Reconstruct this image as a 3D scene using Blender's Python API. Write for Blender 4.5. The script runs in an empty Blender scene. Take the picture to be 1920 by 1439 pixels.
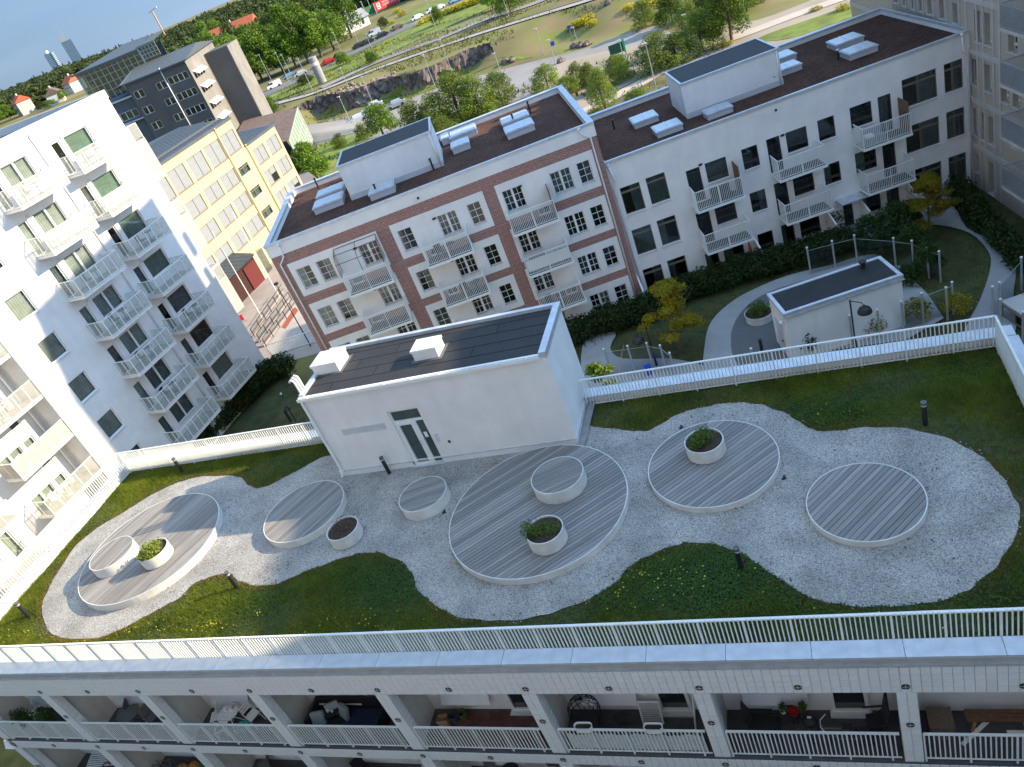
import bpy, math, random
import numpy as np
from mathutils import Vector, Matrix
random.seed(7); RNG = np.random.default_rng(7)
S = bpy.context.scene
COL = S.collection
# ------------------------------------------------------------------ camera, sky, sun
FPX, PP = 1484.67, (960.0, 719.5)
PITCH, ROLL, HEAD = .5345707, -.3907967, -.4362451
CAMZ = 17.0
def cam_rot():
    f = np.array([math.sin(HEAD)*math.cos(PITCH), math.cos(HEAD)*math.cos(PITCH), -math.sin(PITCH)])
    r = np.cross(f, [0, 0, 1]); r /= np.linalg.norm(r); u = np.cross(r, f)
    c, s = math.cos(ROLL), math.sin(ROLL)
    return np.stack([c*r+s*u, -s*r+c*u, -f], 1)
RC = cam_rot()
cam = bpy.data.cameras.new('camera'); camo = bpy.data.objects.new('camera', cam); COL.objects.link(camo)
cam.sensor_width = 36; cam.lens = 36*FPX/1920; cam.clip_end = 12000; cam.clip_start = .1
M = Matrix([list(RC[i])+[[0, 0, CAMZ][i]] for i in range(3)]+[[0, 0, 0, 1]]); camo.matrix_world = M
S.camera = camo
SUN_AZ, SUN_EL = math.radians(19), math.radians(24.5)      # azimuth from +X towards +Y
W = bpy.data.worlds.new('World'); S.world = W; W.use_nodes = True
nt = W.node_tree; nt.nodes.clear()
def nn(t, typ, **k):
    n = t.nodes.new(typ)
    for a, b in k.items(): setattr(n, a, b)
    return n
out = nn(nt, 'ShaderNodeOutputWorld'); bg = nn(nt, 'ShaderNodeBackground')
sky = nn(nt, 'ShaderNodeTexSky', sky_type='NISHITA', sun_disc=False)
sky.sun_elevation = SUN_EL; sky.sun_rotation = math.radians(90)-SUN_AZ; sky.air_density = 1.0; sky.dust_density = .05; sky.ozone_density = 4.0
tc = nn(nt, 'ShaderNodeTexCoord'); mp = nn(nt, 'ShaderNodeMapping'); mp.inputs['Scale'].default_value = (1.2, 1.2, 9.0); mp.inputs['Rotation'].default_value = (0.10, 0.05, .4)
no = nn(nt, 'ShaderNodeTexNoise'); no.inputs['Scale'].default_value = 2.1; no.inputs['Detail'].default_value = 5; no.inputs['Roughness'].default_value = .55
cr = nn(nt, 'ShaderNodeValToRGB'); cr.color_ramp.elements[0].position = .46; cr.color_ramp.elements[1].position = .85
cr.color_ramp.elements[0].color = (0, 0, 0, 1); cr.color_ramp.elements[1].color = (.35, .35, .35, 1)
HAZE = (1.55, 2.58, 4.1)        # thin veil of high haze over the clear sky, brighter towards the sun as haze is, with pale streaks of cirrus in it
mv = nn(nt, 'ShaderNodeMixRGB'); mv.inputs[0].default_value = .93; 
dt = nn(nt, 'ShaderNodeVectorMath', operation='DOT_PRODUCT'); dt.inputs[1].default_value = (math.cos(SUN_AZ)*math.cos(SUN_EL), math.sin(SUN_AZ)*math.cos(SUN_EL), math.sin(SUN_EL))
hv = nn(nt, 'ShaderNodeMapRange', interpolation_type='SMOOTHSTEP'); hv.inputs[1].default_value = -.6; hv.inputs[2].default_value = 1.0; hv.inputs[3].default_value = .50; hv.inputs[4].default_value = 2.3
hm = nn(nt, 'ShaderNodeVectorMath', operation='SCALE'); hm.inputs[0].default_value = HAZE
nt.links.new(tc.outputs['Generated'], dt.inputs[0]); nt.links.new(dt.outputs['Value'], hv.inputs[0]); nt.links.new(hv.outputs[0], hm.inputs['Scale']); nt.links.new(hm.outputs[0], mv.inputs['Color2'])
mx = nn(nt, 'ShaderNodeMixRGB'); mx.inputs['Color2'].default_value = (2.6, 3.0, 3.7, 1)
nt.links.new(tc.outputs['Generated'], mp.inputs[0]); nt.links.new(mp.outputs[0], no.inputs['Vector']); nt.links.new(no.outputs['Fac'], cr.inputs[0])
nt.links.new(sky.outputs[0], mv.inputs['Color1']); nt.links.new(cr.outputs[0], mx.inputs[0]); nt.links.new(mv.outputs[0], mx.inputs['Color1']); nt.links.new(mx.outputs[0], bg.inputs[0]); nt.links.new(bg.outputs[0], out.inputs[0])
bg.inputs[1].default_value = .10
sl = bpy.data.lights.new('sun', 'SUN'); sl.energy = 3.9; sl.angle = math.radians(.55); sl.color = (1.0, .80, .54)
so = bpy.data.objects.new('sun', sl); COL.objects.link(so)
sd = Vector((math.cos(SUN_AZ)*math.cos(SUN_EL), math.sin(SUN_AZ)*math.cos(SUN_EL), math.sin(SUN_EL)))
so.rotation_euler = sd.to_track_quat('Z', 'Y').to_euler(); so.location = (60, 20, 60)
S.view_settings.view_transform = 'Standard'; S.view_settings.look = 'None'; S.view_settings.exposure = 1.36; S.view_settings.gamma = 1; S.view_settings.use_curve_mapping = False
S.render.engine = 'CYCLES'
S.cycles.transparent_max_bounces = 16; S.cycles.max_bounces = 6

# ------------------------------------------------------------------ measuring: a sight line meets a real plane
def ray(x, y): return RC @ np.array([(x-PP[0])/FPX, -(y-PP[1])/FPX, -1.0])
def at(x, y, z=0.0):
    d = ray(x, y); t = (z-CAMZ)/d[2]; return (d[0]*t, d[1]*t)
class Frame:
    """facade frame: local x along the facade, local -y towards the viewer"""
    def __init__(s, x, y, az, z=0):
        s.o = np.array([x, y, 0.]); s.az = math.radians(az); s.z = z
        s.e = np.array([math.cos(s.az), math.sin(s.az), 0]); s.n = np.array([math.sin(s.az), -math.cos(s.az), 0])
    def w(s, x, y, z=0): 
        p = s.o+s.e*x-s.n*y; return (p[0], p[1], z)
    def p(s, px, py, d=0):
        r = ray(px, py); c = np.array([0, 0, CAMZ]); t = ((s.o+s.n*d-c)@s.n)/(r@s.n); q = c+t*r-s.o
        return float(q@s.e), float(q[2])
    def g(s, px, py, z):
        x, y = at(px, py, z); q = np.array([x, y, 0])-s.o; return float(q@s.e), float(-(q@s.n))

# ------------------------------------------------------------------ mesh builder
class MB:
    def __init__(s): s.v = []; s.f = []
    def quad(s, a, b, c, d): n = len(s.v); s.v += [a, b, c, d]; s.f.append((n, n+1, n+2, n+3)); return s
    def box(s, x0, x1, y0, y1, z0, z1):
        if x0 > x1: x0, x1 = x1, x0
        if y0 > y1: y0, y1 = y1, y0
        if z0 > z1: z0, z1 = z1, z0
        n = len(s.v)
        s.v += [(x0, y0, z0), (x1, y0, z0), (x1, y1, z0), (x0, y1, z0), (x0, y0, z1), (x1, y0, z1), (x1, y1, z1), (x0, y1, z1)]
        s.f += [(n, n+3, n+2, n+1), (n+4, n+5, n+6, n+7), (n, n+1, n+5, n+4), (n+1, n+2, n+6, n+5), (n+2, n+3, n+7, n+6), (n+3, n, n+4, n+7)]; return s
    def bar(s, p, q, w, h=None, up=(0, 0, 1)):
        h = h or w; p = Vector(p); q = Vector(q); d = (q-p).normalized(); u = Vector(up)
        if abs(d.dot(u)) > .98: u = Vector((1, 0, 0)) if abs(d.x) < .9 else Vector((0, 1, 0))
        a = d.cross(u).normalized()*w/2; b = a.cross(d).normalized()*h/2; n = len(s.v)
        for e in (p, q):
            for i, j in ((-1, -1), (1, -1), (1, 1), (-1, 1)): s.v.append(tuple(e+a*i+b*j))
        s.f += [(n, n+1, n+2, n+3), (n+7, n+6, n+5, n+4)]+[(n+i, n+4+i, n+4+(i+1) % 4, n+(i+1) % 4) for i in range(4)]; return s
    def tube(s, pts, r, k=8, cap=True):
        pts = [Vector(p) for p in pts]; n0 = len(s.v); rr = r if isinstance(r, (list, tuple)) else [r]*len(pts); pa = None
        for i, p in enumerate(pts):
            d = (pts[min(i+1, len(pts)-1)]-pts[max(i-1, 0)]).normalized()
            u = pa if pa else (Vector((0, 0, 1)) if abs(d.z) < .9 else Vector((1, 0, 0)))
            a = (u-d*u.dot(d)).normalized(); pa = a; b = d.cross(a)
            for j in range(k):
                t = 2*math.pi*j/k; s.v.append(tuple(p+(a*math.cos(t)+b*math.sin(t))*rr[i]))
        for i in range(len(pts)-1):
            for j in range(k):
                a0 = n0+i*k+j; a1 = n0+i*k+(j+1) % k; s.f.append((a0, a1, a1+k, a0+k))
        if cap: s.f.append(tuple(n0+j for j in range(k))[::-1]); s.f.append(tuple(n0+(len(pts)-1)*k+j for j in range(k)))
        return s
    def prism(s, poly, z0, z1, bottom=True):
        n = len(s.v); k = len(poly); s.v += [(x, y, z0) for x, y in poly]+[(x, y, z1) for x, y in poly]
        s.f.append(tuple(range(n+k, n+2*k)))
        if bottom: s.f.append(tuple(range(n, n+k))[::-1])
        s.f += [(n+i, n+(i+1) % k, n+k+(i+1) % k, n+k+i) for i in range(k)]; return s
    def cyl(s, x, y, z0, z1, r, k=24, r1=None):
        r1 = r if r1 is None else r1; n = len(s.v)
        for z, q in ((z0, r), (z1, r1)): s.v += [(x+q*math.cos(2*math.pi*i/k), y+q*math.sin(2*math.pi*i/k), z) for i in range(k)]
        s.f += [tuple(range(n, n+k))[::-1], tuple(range(n+k, n+2*k))]+[(n+i, n+(i+1) % k, n+k+(i+1) % k, n+k+i) for i in range(k)]; return s
    def ring(s, x, y, z0, z1, ro, ri, k=64):
        n = len(s.v)
        for z, q in ((z0, ro), (z1, ro), (z1, ri), (z0, ri)): s.v += [(x+q*math.cos(2*math.pi*i/k), y+q*math.sin(2*math.pi*i/k), z) for i in range(k)]
        for L in range(4):
            for i in range(k):
                a = n+L*k+i; b = n+L*k+(i+1) % k; c = n+((L+1) % 4)*k+(i+1) % k; d = n+((L+1) % 4)*k+i; s.f.append((a, b, c, d))
        return s
    def sphere(s, x, y, z, r, k=10, sz=1):
        n = len(s.v); m = k//2
        for i in range(m+1):
            t = math.pi*i/m
            for j in range(k): p = 2*math.pi*j/k; s.v.append((x+r*math.sin(t)*math.cos(p), y+r*math.sin(t)*math.sin(p), z+r*sz*math.cos(t)))
        for i in range(m):
            for j in range(k): a = n+i*k+j; b = n+i*k+(j+1) % k; s.f.append((a, a+k, b+k, b))
        return s
    def mesh(s, name, m, smooth=False):
        me = bpy.data.meshes.new(name); me.from_pydata(s.v, [], s.f); me.materials.append(m)
        if smooth: me.shade_smooth()
        me.update(); return me
def put(name, me, parent=None, loc=None, rz=0, label=None, kind=None):
    if isinstance(me, tuple): me = me[0].mesh(name, me[1], len(me) > 2 and me[2])
    o = bpy.data.objects.new(name, me); COL.objects.link(o)
    if parent: o.parent = parent
    if loc is not None: o.location = loc
    if rz: o.rotation_euler = (0, 0, rz)
    if label: o['label'] = label
    if kind: o['kind'] = kind
    return o
def tag(o, label, cat, group=None):
    o['label'] = label; o['category'] = cat
    if group: o['group'] = group
    return o
def thing(name, label, cat, loc=(0, 0, 0), rz=0, group=None):
    o = bpy.data.objects.new(name, None); COL.objects.link(o); o.location = loc; o.rotation_euler = (0, 0, rz); o.empty_display_size = .2
    return tag(o, label, cat, group)
KIDS = {}
def dup(root, loc, rz=None, label=None, group=None, sc=None):
    ch = [c for c in COL.objects if c.parent == root] if root.name not in KIDS else KIDS[root.name]
    if root.name not in KIDS:
        KIDS[root.name] = ch
    r = root.copy(); COL.objects.link(r); r.location = loc
    if rz is not None: r.rotation_euler = (0, 0, rz)
    if sc: r.scale = (sc, sc, sc) if not isinstance(sc, tuple) else sc
    if label: r['label'] = label
    if group: r['group'] = group
    for c in ch:
        d = c.copy(); COL.objects.link(d); d.parent = r
        if c.name not in KIDS: KIDS[c.name] = [g for g in COL.objects if g.parent == c]
        for g in KIDS[c.name]: e = g.copy(); COL.objects.link(e); e.parent = d
    return r
def structure(name, me, **k):
    o = put(name, me, **k); o['kind'] = 'structure'; return o

# ------------------------------------------------------------------ materials
MATS = {}
def mat(name, col, rough=.7, var=.12, scale=6, col2=None, bump=0, bscale=60, metal=0, spec=.4, coord='Object', detail=5, var2=0, s2=.6):
    if name in MATS: return MATS[name]
    m = bpy.data.materials.new(name); m.use_nodes = True; t = m.node_tree; b = t.nodes['Principled BSDF']
    b.inputs['Roughness'].default_value = rough; b.inputs['Metallic'].default_value = metal; b.inputs['Specular IOR Level'].default_value = spec
    tc = nn(t, 'ShaderNodeTexCoord'); n = nn(t, 'ShaderNodeTexNoise'); n.inputs['Scale'].default_value = scale; n.inputs['Detail'].default_value = detail
    t.links.new(tc.outputs[coord], n.inputs['Vector'])
    r = nn(t, 'ShaderNodeValToRGB'); c = Vector(col[:3]); d = Vector(col2[:3]) if col2 else c*(1-var)
    r.color_ramp.elements[0].color = (*d, 1); r.color_ramp.elements[1].color = (*(c*(1+var*.4) if not col2 else c), 1)
    r.color_ramp.elements[0].position = .33; r.color_ramp.elements[1].position = .66
    t.links.new(n.outputs['Fac'], r.inputs[0]); last = r.outputs[0]
    if var2:
        n2 = nn(t, 'ShaderNodeTexNoise'); n2.inputs['Scale'].default_value = s2; n2.inputs['Detail'].default_value = 3; t.links.new(tc.outputs[coord], n2.inputs['Vector'])
        mr = nn(t, 'ShaderNodeMapRange'); mr.inputs[1].default_value = .3; mr.inputs[2].default_value = .7; mr.inputs[3].default_value = 1-var2; mr.inputs[4].default_value = 1+var2*.3
        t.links.new(n2.outputs['Fac'], mr.inputs[0]); mm = nn(t, 'ShaderNodeMixRGB', blend_type='MULTIPLY'); mm.inputs[0].default_value = 1
        t.links.new(last, mm.inputs[1]); t.links.new(mr.outputs[0], mm.inputs[2]); last = mm.outputs[0]
    t.links.new(last, b.inputs['Base Color'])
    if bump:
        n3 = nn(t, 'ShaderNodeTexNoise'); n3.inputs['Scale'].default_value = bscale; n3.inputs['Detail'].default_value = 3; t.links.new(tc.outputs[coord], n3.inputs['Vector'])
        bp = nn(t, 'ShaderNodeBump'); bp.inputs['Strength'].default_value = bump; bp.inputs['Distance'].default_value = .02
        t.links.new(n3.outputs['Fac'], bp.inputs['Height']); t.links.new(bp.outputs[0], b.inputs['Normal'])
    MATS[name] = m; return m
def oinfo(m, amt=.15):
    """small difference of tone between copies"""
    t = m.node_tree; b = t.nodes['Principled BSDF']; l = b.inputs['Base Color'].links[0]; src = l.from_socket
    oi = nn(t, 'ShaderNodeObjectInfo'); mr = nn(t, 'ShaderNodeMapRange'); mr.inputs[3].default_value = 1-amt; mr.inputs[4].default_value = 1+amt
    t.links.new(oi.outputs['Random'], mr.inputs[0]); mm = nn(t, 'ShaderNodeMixRGB', blend_type='MULTIPLY'); mm.inputs[0].default_value = 1
    t.links.new(src, mm.inputs[1]); t.links.new(mr.outputs[0], mm.inputs[2]); t.links.new(mm.outputs[0], b.inputs['Base Color']); return m
def glass(name, tint=(.25, .32, .33), alpha=.35, rough=.03):
    if name in MATS: return MATS[name]
    m = bpy.data.materials.new(name); m.use_nodes = True; t = m.node_tree; t.nodes.clear()
    o = nn(t, 'ShaderNodeOutputMaterial'); g = nn(t, 'ShaderNodeBsdfGlossy'); g.inputs['Roughness'].default_value = rough; g.inputs['Color'].default_value = (.9, .95, 1, 1)
    tr = nn(t, 'ShaderNodeBsdfTransparent'); tr.inputs['Color'].default_value = (*tint, 1)
    fr = nn(t, 'ShaderNodeFresnel'); fr.inputs[0].default_value = 1.5; ad = nn(t, 'ShaderNodeMath', operation='MULTIPLY_ADD'); ad.inputs[1].default_value = 1.0; ad.inputs[2].default_value = alpha; ad.use_clamp = True
    x = nn(t, 'ShaderNodeMixShader'); t.links.new(fr.outputs[0], ad.inputs[0]); t.links.new(ad.outputs[0], x.inputs[0]); t.links.new(tr.outputs[0], x.inputs[1]); t.links.new(g.outputs[0], x.inputs[2]); t.links.new(x.outputs[0], o.inputs[0])
    MATS[name] = m; return m
def leafmat(name, c1, c2, c3=None, sc=1.2, tl_=.3):
    if name in MATS: return MATS[name]
    m = bpy.data.materials.new(name); m.use_nodes = True; t = m.node_tree; b = t.nodes['Principled BSDF']; b.inputs['Roughness'].default_value = .6; b.inputs['Specular IOR Level'].default_value = .25
    tc = nn(t, 'ShaderNodeTexCoord'); n = nn(t, 'ShaderNodeTexNoise'); n.inputs['Scale'].default_value = sc; n.inputs['Detail'].default_value = 6; n.inputs['Roughness'].default_value = .7
    t.links.new(tc.outputs['Object'], n.inputs['Vector']); r = nn(t, 'ShaderNodeValToRGB')
    r.color_ramp.elements[0].color = (*c1, 1); r.color_ramp.elements[0].position = .35; r.color_ramp.elements[1].color = (*c2, 1); r.color_ramp.elements[1].position = .62
    if c3: e = r.color_ramp.elements.new(.74); e.color = (*c3, 1)
    t.links.new(n.outputs['Fac'], r.inputs[0]); t.links.new(r.outputs[0], b.inputs['Base Color'])
    oi = nn(t, 'ShaderNodeObjectInfo'); hs = nn(t, 'ShaderNodeHueSaturation'); mr = nn(t, 'ShaderNodeMapRange'); mr.inputs[3].default_value = .72; mr.inputs[4].default_value = 1.25
    t.links.new(oi.outputs['Random'], mr.inputs[0]); t.links.new(mr.outputs[0], hs.inputs['Value']); t.links.new(r.outputs[0], hs.inputs['Color']); t.links.new(hs.outputs[0], b.inputs['Base Color'])
    tl = nn(t, 'ShaderNodeBsdfTranslucent'); t.links.new(hs.outputs[0], tl.inputs[0]); x = nn(t, 'ShaderNodeMixShader'); x.inputs[0].default_value = tl_
    o = t.nodes['Material Output']; t.links.new(b.outputs[0], x.inputs[1]); t.links.new(tl.outputs[0], x.inputs[2]); t.links.new(x.outputs[0], o.inputs[0])
    MATS[name] = m; return m
PL = mat('white_render', (.80, .79, .78), .85, .05, 1.2, bump=.15, bscale=90, var2=.07, s2=.5)
def streak(m, amt=.12, sx=5, sz=.22):
    """rain streaks and grime running down a wall"""
    t = m.node_tree; b = t.nodes['Principled BSDF']; src = b.inputs['Base Color'].links[0].from_socket
    tc = nn(t, 'ShaderNodeTexCoord'); mp = nn(t, 'ShaderNodeMapping'); mp.inputs['Scale'].default_value = (sx, sx, sz); n = nn(t, 'ShaderNodeTexNoise'); n.inputs['Scale'].default_value = 1; n.inputs['Detail'].default_value = 7; n.inputs['Roughness'].default_value = .65
    mr = nn(t, 'ShaderNodeMapRange'); mr.inputs[1].default_value = .48; mr.inputs[2].default_value = .78; mr.inputs[3].default_value = 1; mr.inputs[4].default_value = 1-amt
    t.links.new(tc.outputs['Object'], mp.inputs[0]); t.links.new(mp.outputs[0], n.inputs['Vector']); t.links.new(n.outputs['Fac'], mr.inputs[0]); mm = nn(t, 'ShaderNodeMixRGB', blend_type='MULTIPLY'); mm.inputs[0].default_value = 1
    t.links.new(src, mm.inputs[1]); t.links.new(mr.outputs[0], mm.inputs[2]); t.links.new(mm.outputs[0], b.inputs['Base Color']); return m
streak(PL, .06, 2.2, .3)
PLG = mat('grey_render', (.50, .49, .48), .85, .06, 1.5, bump=.15, bscale=80)
WHITE = mat('white_paint', (.78, .79, .78), .45, .04, 4)
RAILM = mat('rail_paint', (.76, .79, .78), .4, .05, 3)
ZINC = mat('pale_coping_metal', (.60, .64, .69), .38, .10, 3, metal=.35, spec=.5, var2=.08, s2=1.5)
SILL = mat('sill_metal', (.66, .69, .73), .4, .05, 3, metal=.3)
DARKF = mat('dark_frame', (.045, .043, .038), .5, .1, 5)
GREYF = mat('bronze_frame', (.20, .19, .16), .45, .1, 5, metal=.3)
BLACK = mat('black_metal', (.02, .021, .024), .45, .1, 5)
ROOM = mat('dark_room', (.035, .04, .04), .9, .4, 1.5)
CURT = mat('pale_curtain', (.55, .56, .52), .9, .15, 2)
CURTG = mat('green_curtain', (.27, .37, .31), .9, .2, 2)
CURTB = mat('grey_curtain', (.20, .24, .25), .9, .2, 2)
GL = glass('window_glass', (.66, .74, .74), .05)
def veil(name, col, a):
    m = bpy.data.materials.new(name); m.use_nodes = True; t = m.node_tree; t.nodes.clear(); o = nn(t, 'ShaderNodeOutputMaterial'); d = nn(t, 'ShaderNodeBsdfDiffuse'); d.inputs[0].default_value = (*col, 1); l = nn(t, 'ShaderNodeBsdfTranslucent'); l.inputs[0].default_value = (*col, 1)
    q = nn(t, 'ShaderNodeMixShader'); q.inputs[0].default_value = .3; t.links.new(d.outputs[0], q.inputs[1]); t.links.new(l.outputs[0], q.inputs[2]); r = nn(t, 'ShaderNodeBsdfTransparent'); x = nn(t, 'ShaderNodeMixShader'); x.inputs[0].default_value = a
    t.links.new(r.outputs[0], x.inputs[1]); t.links.new(q.outputs[0], x.inputs[2]); t.links.new(x.outputs[0], o.inputs[0]); return m
GLL = veil('perforated_white_screen', (.62, .64, .60), .27)
MESHG = glass('mesh_screen', (.62, .64, .60), .12, .4)
FELT = mat('roof_felt', (.036, .038, .042), .68, .15, 8, bump=.5, bscale=220, spec=.32, var2=.2, s2=.8)
# ------------------------------------------------------------------ facade pieces
def wall(mb, x0, x1, z0, z1, holes, y=0.0, depth=.14):
    """front skin with real openings and their reveals"""
    xs = sorted({x0, x1} | {min(max(v, x0), x1) for h in holes for v in h[:2]}); zs = sorted({z0, z1} | {min(max(v, z0), z1) for h in holes for v in h[2:4]})
    for i in range(len(xs)-1):
        cx = (xs[i]+xs[i+1])/2; run = None
        for j in range(len(zs)-1):
            cz = (zs[j]+zs[j+1])/2; solid = not any(h[0] < cx < h[1] and h[2] < cz < h[3] for h in holes)
            if solid: run = (run[0], zs[j+1]) if run else (zs[j], zs[j+1])
            if (not solid or j == len(zs)-2) and run:
                mb.quad((xs[i], y, run[0]), (xs[i+1], y, run[0]), (xs[i+1], y, run[1]), (xs[i], y, run[1])); run = None
    for a, b, c, d in [h[:4] for h in holes]:
        e = y+depth
        mb.quad((a, y, c), (a, y, d), (a, e, d), (a, e, c)); mb.quad((b, y, d), (b, y, c), (b, e, c), (b, e, d))
        mb.quad((a, y, d), (b, y, d), (b, e, d), (a, e, d)); mb.quad((b, y, c), (a, y, c), (a, e, c), (b, e, c))
    return mb
WC = {}
def rect_frame(mb, x0, x1, z0, z1, t, y0, y1):
    mb.box(x0, x0+t, y0, y1, z0, z1); mb.box(x1-t, x1, y0, y1, z0, z1); mb.box(x0+t, x1-t, y0, y1, z0, z0+t); mb.box(x0+t, x1-t, y0, y1, z1-t, z1)
def win_mesh(kind, w, h, fm):
    key = (kind, round(w, 2), round(h, 2), fm.name)
    if key in WC: return WC[key]
    m = MB(); g = MB(); t = .055
    def lights(x0, x1, z0, z1, nc, nr, tt=.05):
        rect_frame(m, x0, x1, z0, z1, tt, -.03, .03); a, b, c, d = x0+tt, x1-tt, z0+tt, z1-tt
        for i in range(1, nc): x = a+(b-a)*i/nc; m.box(x-.014, x+.014, -.02, .012, c, d)
        for j in range(1, nr): z = c+(d-c)*j/nr; m.box(a, b, -.018, .01, z-.014, z+.014)
        g.quad((a, .012, c), (b, .012, c), (b, .012, d), (a, .012, d))
    if kind == 'm23': lights(0, w, 0, h, 2, 3)
    elif kind == 'm223': lights(0, w/2-.02, 0, h, 2, 3); lights(w/2+.02, w, 0, h, 2, 3); m.box(w/2-.02, w/2+.02, -.04, .03, 0, h)
    elif kind == 'm24': lights(0, w, 0, h, 2, 4, .06)
    elif kind == 'split': # transom light above, sash below
        lights(0, w, h*.80+.02, h, 1, 1, .05); lights(0, w, 0, h*.80-.02, 1, 1, .05); m.box(0, w, -.04, .03, h*.80-.02, h*.80+.02)
    elif kind == 'low': # fixed light below
        lights(0, w, h*.30+.03, h, 1, 1, .05); lights(0, w, 0, h*.30-.03, 1, 1, .04); m.box(0, w, -.05, .03, h*.30-.03, h*.30+.03)
    elif kind == 'plain': lights(0, w, 0, h, 1, 1, .06)
    elif kind == 'two': lights(0, w/2-.02, 0, h, 1, 1, .05); lights(w/2+.02, w, 0, h, 1, 1, .05); m.box(w/2-.02, w/2+.02, -.04, .03, 0, h)
    elif kind == 'four':
        for a, b in ((0, .46*w), (.46*w, w)):
            lights(a+.01, b-.01, h*.76+.02, h, 1, 1, .045); lights(a+.01, b-.01, 0, h*.76-.02, 1, 1, .05)
        m.box(0, w, -.045, .03, h*.76-.02, h*.76+.02)
    elif kind == 'ribbon':
        for i in range(4): lights(w*i/4+.01, w*(i+1)/4-.01, 0, h, 1, 1, .05)
    elif kind == 'door': lights(0, w, 0, h, 1, 1, .08); m.box(w-.10, w-.06, -.10, -.03, h*.42, h*.42+.02)
    WC[key] = (m.mesh('window_frame', fm), g.mesh('pane', GL)); return WC[key]
def curtain_mesh(w, h, m, cover=1.0, side=0):
    key = ('cur', round(w, 2), round(h, 2), m.name, cover, side)
    if key in WC: return WC[key]
    b = MB(); n = max(10, int(w*cover*22)); x0 = 0 if side == 0 else w*(1-cover)
    for i in range(n):
        xa = x0+w*cover*i/n; xb = x0+w*cover*(i+1)/n; ya = .02*math.sin(i*1.7); yb = .02*math.sin((i+1)*1.7)
        b.quad((xa, ya, 0), (xb, yb, 0), (xb, yb, h), (xa, ya, h))
    WC[key] = b.mesh('curtain', m); return WC[key]
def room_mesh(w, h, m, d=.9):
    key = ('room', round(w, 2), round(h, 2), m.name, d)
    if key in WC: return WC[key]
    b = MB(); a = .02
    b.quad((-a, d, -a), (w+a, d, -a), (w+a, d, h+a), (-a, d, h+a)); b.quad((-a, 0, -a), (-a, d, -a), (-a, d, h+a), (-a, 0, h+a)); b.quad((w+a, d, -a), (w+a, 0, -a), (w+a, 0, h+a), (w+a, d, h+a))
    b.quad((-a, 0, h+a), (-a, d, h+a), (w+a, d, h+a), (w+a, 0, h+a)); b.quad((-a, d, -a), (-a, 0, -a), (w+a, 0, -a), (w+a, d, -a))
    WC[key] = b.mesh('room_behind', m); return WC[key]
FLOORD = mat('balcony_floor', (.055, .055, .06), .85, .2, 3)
def window(parent, kind, x0, x1, z0, z1, fm, y=0.10, sill=True, cur=None, cover=1.0, side=0, name='window', label=None):
    w, h = x1-x0, z1-z0; f, g = win_mesh(kind, w, h, fm)
    o = put(name, f, parent, (x0, y, z0), label=label); put('pane', g, o)
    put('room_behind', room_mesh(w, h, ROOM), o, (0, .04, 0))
    if cur: put('curtain', curtain_mesh(w, h, cur, cover, side), o, (0, .14, 0))
    if sill:
        k = ('sill', round(w, 2), y)
        if k not in WC: WC[k] = MB().box(-.04, w+.04, -y-.07, -.03, -.05, -.015).mesh('sill', SILL)
        put('sill', WC[k], o)
    return o
def bar_balcony(parent, x0, x1, zs, depth=1.3, zt=None, pitch=.105, screen=None, slabm=WHITE):
    """hung balcony: slab, rails, posts, flat balusters"""
    zt = zt if zt is not None else zs+1.22; y0, y1 = -depth, 0
    b = put('balcony', (MB().box(x0-.06, x1+.06, y0-.06, 0, zs-.16, zs-.02), slabm), parent)
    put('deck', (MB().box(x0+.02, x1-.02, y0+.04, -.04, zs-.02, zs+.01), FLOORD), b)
    m = MB(); m.bar((x0, y0, zt), (x1, y0, zt), .05, .04); m.bar((x0, y0, zt), (x0, y1, zt), .05, .04); m.bar((x1, y0, zt), (x1, y1, zt), .05, .04)
    m.bar((x0, y0, zs+.08), (x1, y0, zs+.08), .03); m.bar((x0, y0, zs+.08), (x0, y1, zs+.08), .03); m.bar((x1, y0, zs+.08), (x1, y1, zs+.08), .03)
    for x in (x0, (x0+x1)/2, x1): m.box(x-.025, x+.025, y0-.02, y0+.02, zs-.02, zt)
    put('rail', (m, RAILM), b)
    m = MB(); n = int((x1-x0)/pitch)
    for i in range(1, n): x = x0+(x1-x0)*i/n; m.box(x-.015, x+.015, y0-.008, y0+.008, zs+.08, zt)
    n = int(depth/pitch)
    for i in range(1, n): y = y0+depth*i/n; m.box(x0-.008, x0+.008, y-.015, y+.015, zs+.08, zt); m.box(x1-.008, x1+.008, y-.015, y+.015, zs+.08, zt)
    put('balusters', (m, RAILM), b, kind='stuff')
    if screen: put('privacy_screen', (MB().box(x1-.07, x1-.04, y0+.05, -.02, zs, zs+1.9), screen), b)
    return b
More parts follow.
